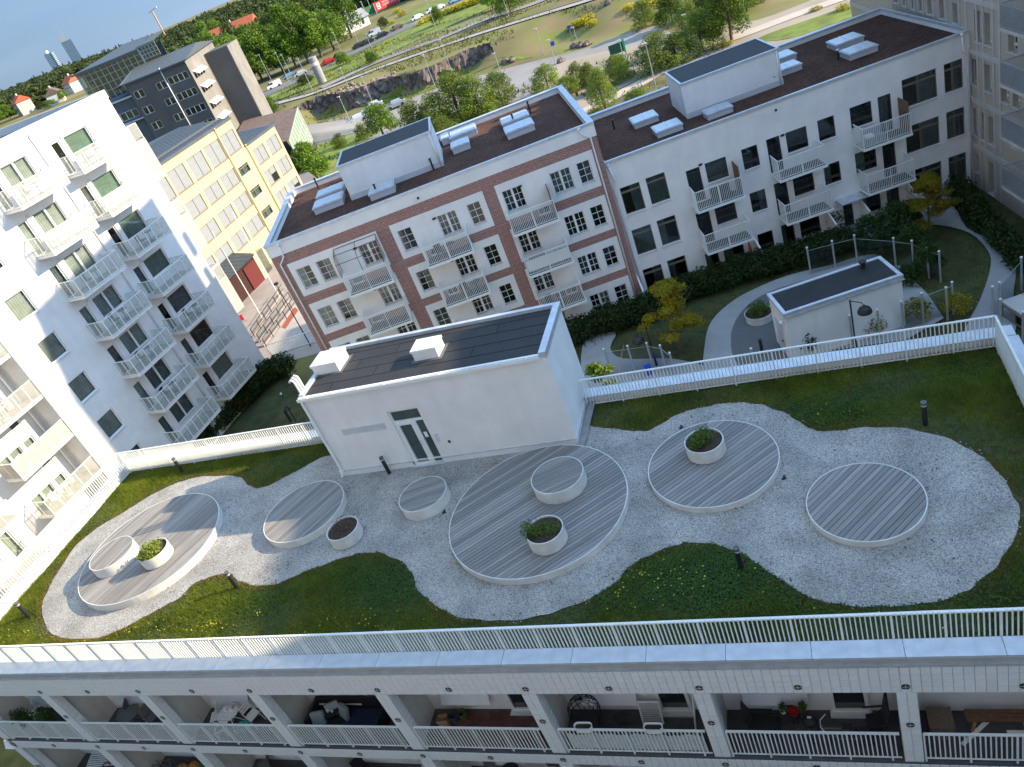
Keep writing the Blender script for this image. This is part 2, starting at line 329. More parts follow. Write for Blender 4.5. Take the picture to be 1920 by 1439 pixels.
def glass_balcony(parent, x0, x1, zs, depth=1.5, y=0.0, n=4, fill=None, d2=0.0):
    zt = zs+1.12; y0 = y-depth
    b = put('balcony', (MB().box(x0, x1, y0, y, zs-.14, zs), PL), parent); put('deck', (MB().box(x0+.03, x1-.03, y0+.03, y-.02, zs, zs+.015), mat('tower_balcony_floor', (.33, .33, .30), .85, .1, 3)), b)
    m = MB(); 
    for z in (zt, zs+.06): m.bar((x0, y0, z), (x1, y0, z), .045); m.bar((x0, y0, z), (x0, y, z), .045); m.bar((x1, y0, z), (x1, y, z), .045)
    for i in range(n+1): x = x0+(x1-x0)*i/n; m.box(x-.022, x+.022, y0-.022, y0+.022, zs-.1, zt)
    for x in (x0, x1): m.box(x-.02, x+.02, y-.04, y, zs, zt+.5 if x == x1 and d2 else zt); m.box(x-.02, x+.02, y0+depth*.5-.02, y0+depth*.5+.02, zs, zt)
    put('rail', (m, RAILM), b)
    for i in range(n):
        xa, xb = x0+(x1-x0)*i/n+.03, x0+(x1-x0)*(i+1)/n-.03; put('glass_panel', (MB().box(xa, xb, y0-.006, y0+.006, zs+.09, zt-.03), fill or GLL), b)
    for x in (x0, x1): put('glass_panel', (MB().box(x-.006, x+.006, y0+.04, y-.05, zs+.09, zt-.03), fill or GLL), b)
    return b
def downpipe(parent, pts, r=.055, y=-.09, head=True, m=None):
    b = MB(); b.tube([(x, y+dy, z) for x, dy, z in pts], r, 8)
    if head: x, dy, z = pts[0]; b.cyl(x, y+dy, z-.05, z+.15, r*1.1, 8, r*2)
    return put('downpipe', b.mesh('downpipe', m or WHITE, True), parent)
def smoke_hatch(loc, rz, w, d, h=.42, label='', group=None):
    t = thing('roof_hatch', label, 'roof hatch', loc, rz, group)
    put('kerb', (MB().box(-w/2+.05, w/2-.05, -d/2+.05, d/2-.05, 0, h*.72), SILL), t)
    m = MB(); n = 6
    m.box(-w/2, w/2, -d/2, d/2, h*.72, h*.9)
    m.prism([(-w/2+.08, -d/2+.08), (w/2-.08, -d/2+.08), (w/2-.08, d/2-.08), (-w/2+.08, d/2-.08)], h*.9, h)
    m.box(-.015, .015, -d/2-.02, d/2+.02, h*.7, h+.01)
    put('lid', (m, ZINC), t); return t
def curve(pts, n=4, closed=True):
    """smooth a hand-traced outline (Catmull-Rom)"""
    o = []; k = len(pts); R = range(k) if closed else range(k-1)
    for i in R:
        P = [pts[(i+j-1) % k] if closed else pts[min(max(i+j-1, 0), k-1)] for j in range(4)]
        for q in range(n):
            t = q/n; o.append(tuple(.5*((2*P[1][a])+(-P[0][a]+P[2][a])*t+(2*P[0][a]-5*P[1][a]+4*P[2][a]-P[3][a])*t*t+(-P[0][a]+3*P[1][a]-3*P[2][a]+P[3][a])*t**3) for a in (0, 1)))
    if not closed: o.append(tuple(pts[-1]))
    return o
def sheet(poly, z, m, name):
    from mathutils.geometry import tessellate_polygon
    tri = tessellate_polygon([[Vector((x, y, 0)) for x, y in poly]])
    b = MB(); b.v = [(x, y, z) for x, y in poly]
    for t in tri:
        a, c, d = (Vector(b.v[i]) for i in t); b.f.append(tuple(t) if (c-a).cross(d-a).z > 0 else tuple(t[::-1]))
    return b.mesh(name, m)
def slab(poly, z0, z1, m, name):
    me = sheet(poly, z1, m, name); b = MB(); b.v = [tuple(v.co) for v in me.vertices]; b.f = [tuple(p.vertices) for p in me.polygons]
    n = len(poly); b.v += [(x, y, z0) for x, y in poly]
    for i in range(n): j = (i+1) % n; b.f.append((i, j, n+j, n+i)[::-1])
    return b.mesh(name, m)
def inside(poly, x, y):
    """vectorised point-in-polygon"""
    c = np.zeros(x.shape, bool); n = len(poly)
    for i in range(n):
        x0, y0 = poly[i]; x1, y1 = poly[i-1]
        if y0 == y1: continue
        c ^= ((y0 > y) != (y1 > y)) & (x < (x1-x0)*(y-y0)/(y1-y0)+x0)
    return c
def edge_dist(poly, x, y):
    d = np.full(x.shape, 1e9); n = len(poly)
    for i in range(n):
        x0, y0 = poly[i-1]; x1, y1 = poly[i]; L = (x1-x0)**2+(y1-y0)**2+1e-12
        t = np.clip(((x-x0)*(x1-x0)+(y-y0)*(y1-y0))/L, 0, 1); d = np.minimum(d, np.hypot(x-x0-t*(x1-x0), y-y0-t*(y1-y0)))
    return d
def fast_tris(name, V, m, quads=False):
    """V: (n,3or4,3) array -> one mesh"""
    n, k = V.shape[:2]; me = bpy.data.meshes.new(name); me.vertices.add(n*k); me.vertices.foreach_set('co', V.reshape(-1).astype(np.float32))
    me.loops.add(n*k); me.loops.foreach_set('vertex_index', np.arange(n*k, dtype=np.int32)); me.polygons.add(n)
    me.polygons.foreach_set('loop_start', np.arange(0, n*k, k, dtype=np.int32)); me.polygons.foreach_set('loop_total', np.full(n, k, dtype=np.int32))
    me.materials.append(m); me.update(calc_edges=True); return me
def blades(name, x, y, z, h, w, m, lean=.5):
    n = len(x); a = RNG.uniform(0, 2*math.pi, n); l = RNG.uniform(0, lean, n)*h; b = RNG.uniform(0, 2*math.pi, n)
    V = np.zeros((n, 3, 3)); dx, dy = np.cos(a)*w/2, np.sin(a)*w/2
    V[:, 0] = np.c_[x-dx, y-dy, z+0*x]; V[:, 1] = np.c_[x+dx, y+dy, z+0*x]; V[:, 2] = np.c_[x+np.cos(b)*l, y+np.sin(b)*l, z+h]
    return fast_tris(name, V, m)
def leaves(name, blobs, n, size, m, shell=.55, flat=.0):
    """leaf-sized faces spread through the crown's volume; blobs = (x, y, z, rx, ry, rz)"""
    B = np.array(blobs, float); vol = (B[:, 3]*B[:, 4]*B[:, 5])**.7; k = RNG.choice(len(B), n, p=vol/vol.sum())
    d = RNG.normal(size=(n, 3)); d /= np.linalg.norm(d, axis=1)[:, None]; r = (shell+(1-shell)*RNG.random(n)**.6)*RNG.uniform(.8, 1.12, n)
    c = B[k, :3]+d*B[k, 3:]*r[:, None]
    u = RNG.normal(size=(n, 3)); u /= np.linalg.norm(u, axis=1)[:, None]; nrm = d*.6+RNG.normal(size=(n, 3))*.6; nrm[:, 2] += flat; nrm /= np.linalg.norm(nrm, axis=1)[:, None]
    a = np.cross(nrm, u); a /= np.linalg.norm(a, axis=1)[:, None]; b = np.cross(nrm, a); s = size*RNG.uniform(.6, 1.4, n)[:, None]
    V = np.stack([c-a*s*.5, c-b*s*.3, c+a*s*.5, c+b*s*.3], 1)
    return fast_tris(name, V, m)
def crown_blobs(r, h, n=14, top=.6, base=.3, seed=0):
    R = random.Random(seed); o = []
    for i in range(n):
        t = i/n; a = i*2.4+R.random(); z = base*h+(1-base)*h*(.12+.8*t); q = r*math.sin(math.pi*min(1, .18+.72*t)**top)*.62*R.uniform(.7, 1.15)
        s = r*R.uniform(.34, .5)*(1-.35*t); o.append((q*math.cos(a), q*math.sin(a), z, s, s, s*.85))
    return o
def trunk_mesh(h, r, m, limbs=5, seed=0, spread=.35):
    R = random.Random(seed); b = MB(); b.tube([(0, 0, -.1), (.03*h*R.uniform(-1, 1), 0, h*.4), (0, .02*h, h*.85)], [r, r*.7, r*.25], 6)
    for i in range(limbs):
        a = i*2.4+R.random(); z = h*R.uniform(.3, .65); q = h*spread*R.uniform(.7, 1.2); b.tube([(0, 0, z), (q*.5*math.cos(a), q*.5*math.sin(a), z+q*.5), (q*math.cos(a), q*math.sin(a), z+q*.95)], [r*.42, r*.3, r*.1], 5)
    return b.mesh('trunk', m)
BARK = mat('bark', (.16, .12, .09), .9, .4, 8)
# ================================================================== the low block with the roof terrace
TILE = oinfo(mat('glazed_white_tile', (.80, .81, .82), .25, .04, 8, spec=.6), .035)
GROUT = mat('tile_grout', (.50, .51, .52), .9, .05, 20)
tb = thing('terrace_building', 'white tiled low apartment block carrying the green roof terrace, its loggias facing the camera', 'building', (0, 12.0, 0))
XL, XR = -32.25, 5.75
CX = [.685-4.7*k for k in range(-1, 8)]      # column centres
put('roof_slab', (MB().box(XL+.1, XR-.1, .12, 12.1, -.4, -.02), GROUT), tb)
put('outer_wall', (MB().box(XL+.1, XR-.1, 12.1, 12.2, -9.5, .3).box(XL, XL+.1, .2, 12.2, -10.6, .3).box(XR-.1, XR, .2, 12.2, -9.5, .3).box(XL+.1, XR-.1, 1.45, 1.6, -10.6, -.4), PL), tb)
# beams, columns, floors
m = MB(); m.box(XL, XR, .03, .30, -.96, -.0); m.box(XL, XR, .03, .30, -4.42, -3.98); m.box(XL, XR, .03, .3, -7.9, -7.45)
for x in CX: m.box(x-.215, x+.215, .03, .33, -10.6, 0)
m.box(XL, XL+.32, .03, .33, -10.6, 0)
put('concrete_frame', (m, GROUT), tb)
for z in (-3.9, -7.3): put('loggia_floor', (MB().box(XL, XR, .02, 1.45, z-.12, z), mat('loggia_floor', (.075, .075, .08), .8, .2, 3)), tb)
SIDE = mat('side_panel', (.60, .60, .56), .7, .06, 2)
for x in CX+[XL+.2]:
    for z0, z1 in ((-3.9, -.96), (-7.3, -4.42)): put('partition', (MB().box(x-.09, x+.09, .33, 1.45, z0, z1), SIDE), tb)
m = MB()
for x in CX:
    for z0, z1 in ((-3.9, -.96), (-7.3, -4.42)): m.box(x+.09, x+.094, .88, .90, z0, z1).box(x-.094, x-.09, .88, .90, z0, z1)
put('panel_joint', (m, GROUT), tb)
tile_a = MB().box(-.1015, .1015, -.012, .03, -.1125, .1125).mesh('tile', TILE)
tb_c = MB(); ntile = 0; spots = []
XC = [XR-.1075-.215*i for i in range(int((XR-XL)/.215))]
for r in range(4):
    for x in XC: spots.append((x, -.135-.235*r))
for r in range(12):
    for x in CX:
        for s in (-.1075, .1075): spots.append((x+s, -1.08-.2375*r-.01))
for r in range(2):
    for x in XC: spots.append((x, -4.09-.22*r))
for r in range(12):
    for x in CX:
        for s in (-.1075, .1075): spots.append((x+s, -4.55-.235*r))
spots.sort(key=lambda p: (p[0]-.5)**2+(p[1]*1.5)**2)
for i, (x, z) in enumerate(spots):
    if i < 300: put('tile', tile_a, tb, (x, .03-.012+.001*math.sin(i*7.3), z))
    else: tb_c.box(x-.1015, x+.1015, .004, .03, z-.1125, z+.1125)
put('tiles', (tb_c, TILE), tb, kind='stuff')
# tiles on the inner column faces
m = MB()
for x in CX[1:]+[XL+.2]:
    for r in range(12):
        for q in range(1):
            z = -1.09-.2375*r; m.box(x+.216, x+.228, .05, .31, z-.11, z+.11)
            z = -4.55-.235*r; m.box(x+.216, x+.228, .05, .31, z-.11, z+.11)
put('reveal_tiles', (m, TILE), tb, kind='stuff')
# fascia, ledge, coping
put('fascia', (MB().box(XL, XR, .09, .13, .10, .36), mat('fascia_grey', (.42, .42, .41), .6, .05, 2)), tb)
put('ledge', (MB().box(XL-.02, XR+.02, -.015, .10, .03, .10), ZINC), tb)
cop = MB().box(-.974, .974, -.02, .46, .36, .40).box(-.974, .974, -.024, -.0, .32, .36).mesh('coping_plate', ZINC)
x = 2.72+1.96; k = 0
while x > XL+.9:
    put('coping_plate', cop, tb, (x-.98, 0, 0)); x -= 1.96
copf = MB().box(-.974, .974, 11.66, 12.24, .36, .40).mesh('coping_plate', ZINC); x = XR
while x > XL+.9: put('coping_plate', copf, tb, (x-.98, 0, 0)); x -= 1.96
put('parapet', (MB().box(XL, XR, 11.74, 12.16, -.1, .36).box(XL+.05, XL+.5, .46, 11.74, -.1, .36).box(XR-.4, XR-.05, .46, 11.74, -.1, .36), PL), tb)
cops = MB().box(-.26, .26, -1.36, 1.36, .36, .40).mesh('coping_plate', ZINC)
for j in range(4): put('coping_plate', cops, tb, (XL+.27, .46+1.4+2.8*j, 0)); put('coping_plate', cops, tb, (XR-.22, .46+1.4+2.8*j, 0))
# round anchor plates with a cross
disc = MB(); n = 20
disc.v = [(0.098*math.cos(2*math.pi*i/n), -.03, .098*math.sin(2*math.pi*i/n)) for i in range(n)]+[(0.098*math.cos(2*math.pi*i/n), 0, .098*math.sin(2*math.pi*i/n)) for i in range(n)]
disc.f = [tuple(range(n))]+[(i, n+i, n+(i+1) % n, (i+1) % n) for i in range(n)]
disc = disc.mesh('anchor_plate', BLACK)
crs = MB().box(-.085, .085, -.036, -.028, -.007, .007).box(-.007, .007, -.036, -.028, -.085, .085).mesh('cross', mat('cross_grey', (.55, .52, .48), .5))
rim = MB()
for i in range(n):
    a, b = 2*math.pi*i/n, 2*math.pi*(i+1)/n
    rim.quad(*[(r*math.cos(t), -.022, r*math.sin(t)) for r, t in ((.098, a), (.112, a), (.112, b), (.098, b))])
rim = rim.mesh('rim', WHITE)
def anchor(x, z):
    o = put('anchor_plate', disc, tb, (x, .02, z)); put('cross', crs, o); put('rim', rim, o)
for k in range(-1, 15): anchor(.685-2.35*k, -.72); anchor(.685-2.35*k, -4.2)
for x in CX: anchor(x, -2.24); anchor(x, -5.8)
for x in (-32.1,): anchor(x, -4.2); anchor(x, -5.8); anchor(x, -2.24)
# loggia railings: one per bay, every baluster its own piece in the upper row
bal = MB().box(-.016, .016, -.012, .012, 0, 1.0).mesh('baluster', RAILM)
for lvl, zf in ((0, -3.9), (1, -7.3)):
    for i in range(len(CX)):
        xa = (CX[i+1] if i+1 < len(CX) else XL+.1)+.27; xb = CX[i]-.27
        if xb > XR or xa > XR-.2: continue
        m = MB(); m.box(xa, xb, .05, .11, zf+1.13, zf+1.17); m.box(xa, xb, .065, .095, zf+.10, zf+.13)
        nb = 38; dx = (xb-xa)/nb
        for q in range(0, nb+1, 9): m.box(xa+q*dx-.022, xa+q*dx+.022, .05, .11, zf-.05, zf+1.13)
        o = put('railing', (m, RAILM), tb)
        if lvl == 0:
            for q in range(1, nb):
                if q % 9: put('baluster', bal, o, (xa+q*dx, .08, zf+.13))
        else:
            s = MB()
            for q in range(1, nb): s.box(xa+q*dx-.014, xa+q*dx+.014, .07, .09, zf+.13, zf+1.13)
            put('balusters', (s, RAILM), o, kind='stuff')
# back wall of each bay: sloped window ledge, bracket lamp, glazed door
for lvl, zf in ((0, -3.9), (1, -7.3)):
    for i, x in enumerate(CX[1:]):
        put('window', (MB().box(x-4.0, x-2.4, 1.36, 1.45, zf+.95, zf+2.4), GL), tb)
        put('window_sill', (MB().quad((x-4.05, 1.20, zf+.58), (x-2.35, 1.20, zf+.58), (x-2.35, 1.44, zf+.98), (x-4.05, 1.44, zf+.98)).quad((x-4.05, 1.2, zf+.58), (x-4.05, 1.44, zf+.58), (x-4.05, 1.44, zf+.98), (x-4.05, 1.2, zf+.58)), SILL), tb)
        put('wall_lamp', (MB().box(x-2.15, x-2.0, 1.33, 1.45, zf+.86, zf+1.0), WHITE), tb)
        m = MB(); rect_frame(m, x-1.8, x-.85, zf+.05, zf+2.2, .10, 1.36, 1.45); d = put('door', (m, WHITE), tb)
        put('pane', (MB().quad((x-1.7, 1.42, zf+.15), (x-.95, 1.42, zf+.15), (x-.95, 1.42, zf+2.1), (x-1.7, 1.42, zf+2.1)), mat('dark_glass', (.02, .025, .03), .08, .2, 2, spec=.8)), d)
        put('doorstep', (MB().box(x-1.85, x-.8, 1.2, 1.45, zf, zf+.06), SILL), d)

# ---- terrace ground
ground_poly = [(XL+.5, 12.46), (XR-.42, 12.46), (XR-.42, 23.72), (XL+.5, 23.72)]
SOIL = mat('terrace_turf', (.075, .085, .03), .95, .4, 5, col2=(.035, .045, .016), bump=.8, bscale=30, var2=.3, s2=.5)
structure('terrace_lawn', sheet(ground_poly, 0.0, SOIL, 'terrace_lawn'))
GPX = [(80,1157),(100,1190),(140,1198),(187,1195),(233,1177),(283,1150),(333,1123),(367,1093),(410,1078),(432,1077),(450,1090),(483,1098),(520,1095),(553,1080),(600,1062),(640,1047),(673,1038),(707,1037),(740,1047),(767,1067),(777,1087),(783,1107),(807,1127),(840,1150),(890,1162),(940,1164),(990,1160),(1040,1147),(1090,1130),(1123,1113),(1157,1090),(1180,1063),(1207,1047),(1240,1032),(1280,1019),(1323,1019),(1370,1030),(1407,1047),(1427,1063),(1467,1090),(1513,1117),(1563,1132),(1630,1138),(1697,1135),(1763,1127),(1813,1107),(1853,1077),(1887,1037),(1907,993),(1912,960),(1897,923),(1873,887),(1840,857),(1800,833),(1747,813),(1680,802),(1613,802),(1573,808),(1533,808),(1507,797),(1487,783),(1453,767),(1420,758),(1387,755),(1347,758),(1300,768),(1273,777),(1240,795),(1213,808),(1187,808),(1140,803),(1103,797),(1102,775),(1080,800),(860,820),(650,870),(620,853),(567,877),(520,903),(490,915),(470,913),(457,900),(440,893),(400,893),(360,897),(300,920),(260,943),(230,962),(183,990),(143,1023),(117,1060),(93,1100),(80,1133)]
GP = curve([at(x, y, .03) for x, y in GPX[:-7]], 5, False)+[at(x, y, .03) for x, y in GPX[-7:]] if False else curve([at(x, y, .03) for x, y in GPX], 5)
GP = [(x+random.uniform(-.018, .018)+.02*math.sin(i*.9), y+random.uniform(-.018, .018)+.02*math.cos(i*1.1)) for i, (x, y) in enumerate(GP)]
gm = bpy.data.materials.new('granite_chippings'); gm.use_nodes = True; t = gm.node_tree; b = t.nodes['Principled BSDF']; b.inputs['Roughness'].default_value = .9; b.inputs['Specular IOR Level'].default_value = .25
tc = nn(t, 'ShaderNodeTexCoord'); vo = nn(t, 'ShaderNodeTexVoronoi'); vo.inputs['Scale'].default_value = 42; vo2 = nn(t, 'ShaderNodeTexVoronoi'); vo2.inputs['Scale'].default_value = 44
no = nn(t, 'ShaderNodeTexNoise'); no.inputs['Scale'].default_value = .8; no.inputs['Detail'].default_value = 4
for n in (vo, vo2, no): t.links.new(tc.outputs['Object'], n.inputs['Vector'])
r = nn(t, 'ShaderNodeValToRGB'); e = r.color_ramp.elements; e[0].color = (.20, .19, .175, 1); e[0].position = .05; e[1].color = (.60, .58, .54, 1); e[1].position = .95
e = r.color_ramp.elements.new(.4); e.color = (.42, .405, .375, 1)
sp = nn(t, 'ShaderNodeSeparateColor'); t.links.new(vo.outputs['Color'], sp.inputs[0]); t.links.new(sp.outputs[0], r.inputs[0])
mr = nn(t, 'ShaderNodeMapRange'); mr.inputs[1].default_value = .3; mr.inputs[2].default_value = .7; mr.inputs[3].default_value = .66; mr.inputs[4].default_value = 1.08; t.links.new(no.outputs['Fac'], mr.inputs[0])
mm = nn(t, 'ShaderNodeMixRGB', blend_type='MULTIPLY'); mm.inputs[0].default_value = 1; t.links.new(r.outputs[0], mm.inputs[1]); t.links.new(mr.outputs[0], mm.inputs[2]); t.links.new(mm.outputs[0], b.inputs['Base Color'])
bp = nn(t, 'ShaderNodeBump'); bp.inputs['Strength'].default_value = .9; bp.inputs['Distance'].default_value = .03; bp.invert = True; t.links.new(vo.outputs['Distance'], bp.inputs['Height']); t.links.new(bp.outputs[0], b.inputs['Normal'])
structure('gravel_path', sheet(GP, .03, gm, 'gravel_path'))
# loose stones on the gravel: real relief, thicker at the rim
n = 45000; x = RNG.uniform(-31, 5, n); y = RNG.uniform(12.4, 23.8, n); k = inside(GP, x, y); x, y = x[k], y[k]; n = len(x); s = RNG.uniform(.008, .020, n)
V = np.zeros((n, 4, 3)); a = RNG.uniform(0, 6.28, n)
for j in range(4):
    q = a+j*math.pi/2; V[:, j] = np.c_[x+s*np.cos(q), y+s*np.sin(q), .032+s*RNG.uniform(.1, .9, n)]
o = put('gravel_stones', fast_tris('gravel_stones', V, oinfo(mat('granite_grain', (.66, .65, .63), .85, .5, 40, col2=(.22, .215, .21)), .01)), kind='stuff'); o['label'] = 'loose pale granite chippings lying on the terrace gravel'; o['category'] = 'gravel'
# grass
GRASS = leafmat('terrace_grass', (.07, .12, .012), (.22, .27, .025), (.42, .34, .09), .55, .5)
HF = Frame(-18.32, 21.23, 1.0)
def lawn_points(n):
    x = RNG.uniform(XL+.55, XR-.45, n); y = RNG.uniform(12.5, 23.7, n); k = ~inside(GP, x, y)
    hx = (x-HF.o[0])*HF.e[0]+(y-HF.o[1])*HF.e[1]; hy = -((x-HF.o[0])*HF.n[0]+(y-HF.o[1])*HF.n[1]); k &= ~((hx > -.05) & (hx < 9.95) & (hy > -.1)); return x[k], y[k]
x, y = lawn_points(430000); d = edge_dist(GP, x, y); lum = np.sin(x*.9+2*np.sin(y*.7))*np.sin(y*1.3+x*.4)
h = (.07+.07*RNG.random(len(x)))*(1+.45*lum)*np.clip(.55+d*.9, .55, 1.25)
keep = RNG.random(len(x)) < .62+.38*(lum > -.3)
x, y, h, d = x[keep], y[keep], h[keep], d[keep]
o = put('grass', blades('grass', x, y, np.zeros(len(x)), h, .012+.012*RNG.random(len(x)), GRASS, .9), kind='stuff'); o['label'] = 'uneven green grass growing over the roof terrace'; o['category'] = 'grass'
k = (d < .22) | (RNG.random(len(x)) < .05)
o = put('dry_grass', blades('dry_grass', x[k], y[k], np.zeros(k.sum()), h[k]*1.15, .014, leafmat('dry_grass', (.22, .15, .04), (.34, .22, .06), None, 2), 1.0), kind='stuff'); o['label'] = 'dry brown grass fringing the gravel of the terrace'; o['category'] = 'grass'
# stones spilt into the grass, dead leaves and twigs on the gravel
n = 26000; x = RNG.uniform(-31, 5, n); y = RNG.uniform(12.5, 23.7, n); d = edge_dist(GP, x, y); k = (~inside(GP, x, y)) & (d < .16*RNG.random(n)); x, y = x[k], y[k]; n = len(x); s = RNG.uniform(.01, .022, n); V = np.zeros((n, 4, 3)); a = RNG.uniform(0, 6.28, n)
for j in range(4): q = a+j*math.pi/2; V[:, j] = np.c_[x+s*np.cos(q), y+s*np.sin(q), .02+s*RNG.uniform(.3, 1.5, n)]
o = put('spilt_stones', fast_tris('spilt_stones', V, MATS['granite_grain']), kind='stuff'); o['label'] = 'granite chippings spilt into the edge of the terrace grass'; o['category'] = 'gravel'
n = 1500; x = RNG.uniform(-30, 5, n); y = RNG.uniform(12.8, 23.4, n); k = inside(GP, x, y) & (np.sin(x*1.3+np.sin(y*2)*1.5) > .1); x, y = x[k], y[k]; n = len(x); s = RNG.uniform(.012, .035, n); V = np.zeros((n, 4, 3)); a = RNG.uniform(0, 6.28, n)
for j in range(4): q = a+j*math.pi/2; V[:, j] = np.c_[x+s*np.cos(q)*(1.8 if j % 2 else .7), y+s*np.sin(q)*(1.8 if j % 2 else .7), .05+.01*RNG.random(n)]
o = put('dead_leaves', fast_tris('dead_leaves', V, mat('dead_leaf', (.10, .075, .05), .9, .5, 9)), kind='stuff'); o['label'] = 'dead leaves and bits of weed lying on the gravel'; o['category'] = 'leaf litter'
# clover and yellow flowers
def scatter(name, cx, cy, rx, ry, n, size, z, m):
    x = cx+rx*RNG.normal(size=n); y = cy+ry*RNG.normal(size=n); k = ~inside(GP, x, y) & (y > 12.7) & (y < 23.6) & (x < 5.1); x, y = x[k], y[k]; n = len(x); a = RNG.uniform(0, 6.28, n); s = size*RNG.uniform(.6, 1.3, n); V = np.zeros((n, 4, 3)); zz = z*RNG.uniform(.6, 1.2, n)
    for j in range(4): V[:, j] = np.c_[x+s*np.cos(a+j*1.57), y+s*np.sin(a+j*1.57), zz+RNG.uniform(-.01, .01, n)]
    return V
Y = mat('yellow_petals', (.62, .55, .03), .6, .1, 4); fl = []
for px, py, r, c in ((200,1205,1.8,50),(395,1170,.25,34),(300,1180,1.2,36),(490,1150,.3,10),(680,1160,1.2,26),(660,1180,1.2,26),(1240,1090,.9,36),(1200,1110,1.2,26),(1300,1075,.7,22),(1560,1150,2.,18),(1545,780,1.0,16),(20,1195,.8,30),(250,1200,2.0,50)):
    cx, cy = at(px, py, .1); fl.append(scatter('f', cx, cy, r, r*.35, c, .022, .12, Y))
o = put('yellow_flowers', fast_tris('yellow_flowers', np.concatenate(fl), Y), kind='stuff'); o['label'] = 'tiny yellow flowers dotted through the terrace grass'; o['category'] = 'flowers'
CL = leafmat('clover', (.03, .085, .012), (.06, .15, .02), None, 2); cl = []
for px, py, r, c in ((680,1080,1.0,2500),(740,1110,1.1,2500),(1250,1100,1.3,3500),(1330,1060,.9,2500),(1420,1100,1.3,2500),(1540,770,1.2,2500),(450,1140,1.4,2500),(1700,1150,1.6,2000),(560,870,.8,1200),(1850,700,1.2,1500)):
    cx, cy = at(px, py, .05); cl.append(scatter('c', cx, cy, r, r*.45, c, .026, .10, CL))
o = put('clover', fast_tris('clover', np.concatenate(cl), CL), kind='stuff'); o['label'] = 'patches of dark green clover in the terrace grass'; o['category'] = 'clover'

# ---- railings round the terrace
barr = MB().box(-.014, .014, -.022, .022, 0, 1.16).mesh('baluster', RAILM); post = MB().box(-.026, .026, -.03, .03, -.02, 1.18).mesh('post', RAILM)
def railing(label, p, q, pitch, every, phase=0, group='white railings round the roof terrace', zb=.06, maxn=300):
    L = math.hypot(q[0]-p[0], q[1]-p[1]); a = math.atan2(q[1]-p[1], q[0]-p[0]); t = thing('railing', label, 'railing', (p[0], p[1], 0), a, group)
    m = MB().box(0, L, -.035, .035, 1.21, 1.25).box(0, L, -.02, .02, zb+.02, zb+.05); put('rail', (m, RAILM), t)
    n = int((L-phase)/pitch); ks = [k for k in range(n+1)]; st = MB(); c = 0
    for k in sorted(ks, key=lambda k: -k if p[0] < q[0] else k):
        x = phase+k*pitch
        if k % every == 0: put('post', post, t, (x, 0, zb-.05)); continue
        c += 1
        if c <= maxn: put('baluster', barr, t, (x, 0, zb+.05))
        else: st.box(x-.014, x+.014, -.022, .022, zb+.05, 1.21)
    if st.f: put('balusters', (st, RAILM), t, kind='stuff')
    return t
NL = at(223.4, 845.3, 1.25); NL0 = at(28.1, 1049.8, 1.25); s_ = (12.5-NL[1])/(NL0[1]-NL[1]); nl = (NL[0]+(NL0[0]-NL[0])*s_, 12.5)
rx = 5.17
railing('long white railing along the near edge of the terrace above the tiled loggias', (-31.57, 12.5), (rx, 12.5), .107, 10, .06)
railing('white railing on the far edge of the terrace, right of the white stair house', (-8.4, 23.62), (rx, 23.62), .125, 11)
railing('white railing on the far edge of the terrace, left of the stair house', (NL[0], 23.5), (-18.42, 23.62), .12, 11)
railing('sunlit white railing along the left end of the terrace', (nl[0], 12.5), (NL[0], 23.5), .125, 11)
railing('white railing along the right end of the terrace, seen edge-on at the frame', (rx, 12.5), (rx, 23.62), .09, 12)

# ---- stair house on the terrace
hh = 3.98; HW, HD = 9.86, 3.25
sh = thing('stair_house', 'white rendered stair house with flat dark felt roof standing on the roof terrace', 'roof house', (HF.o[0], HF.o[1], 0), HF.az)
dl = HF.p(742, 773); d0, dz0 = HF.p(776.7, 873.7); d1, _ = HF.p(833, 863); DX0, DX1 = d0+.02, d1-.02
m = MB(); wall(m, 0, HW, .26, hh-.08, [(DX0, DX1, .26, 2.72), ], 0, .16)
m.quad((HW, 0, .26), (HW, HD, .26), (HW, HD, hh-.08), (HW, 0, hh-.08)); m.quad((0, HD, -9), (0, 0, -9), (0, 0, hh-.08), (0, HD, hh-.08)); m.quad((HW, HD, -9), (0, HD, -9), (0, HD, hh-.08), (HW, HD, hh-.08)); m.quad((HW, HD-.6, -9), (HW, HD, -9), (HW, HD, .3), (HW, HD-.6, .3))
put('wall', (m, PL), sh)
m = MB(); m.box(-.035, DX0, -.035, .0, 0, .26).box(DX1, HW+.035, -.035, .0, 0, .26).box(HW, HW+.035, 0, HD-.5, 0, .26).box(-.035, 0, 0, HD, 0, .26)
put('plinth', (m, WHITE), sh); m = MB().box(-.05, DX0, -.05, 0, .26, .30).box(DX1, HW+.05, -.05, 0, .26, .30).box(HW, HW+.05, 0, HD-.5, .26, .30); put('plinth_flashing', (m, ZINC), sh)
put('felt_roof', (MB().box(.16, HW-.2, .10, HD-.12, hh-.12, hh-.03), FELT), sh)
m = MB()
for y in (.75, 1.42, 2.1, 2.75): m.box(.16, HW-.2, y-.012, y+.012, hh-.03, hh-.022)
for x, y0, y1 in ((1.2, .1, .75), (2.9, .75, 1.42), (5.2, 1.42, 2.1), (6.9, .75, 1.42), (3.4, 2.1, 2.75), (7.6, 2.1, 2.75), (1.9, 1.42, 2.1)): m.box(x-.012, x+.012, y0, y1, hh-.03, hh-.022)
put('felt_seam', (m, mat('felt_seam', (.012, .013, .016), .9)), sh)
def edge(nm, x0, x1, y0, y1, z0, z1): put(nm, (MB().box(x0, x1, y0, y1, z0, z1), ZINC), sh)
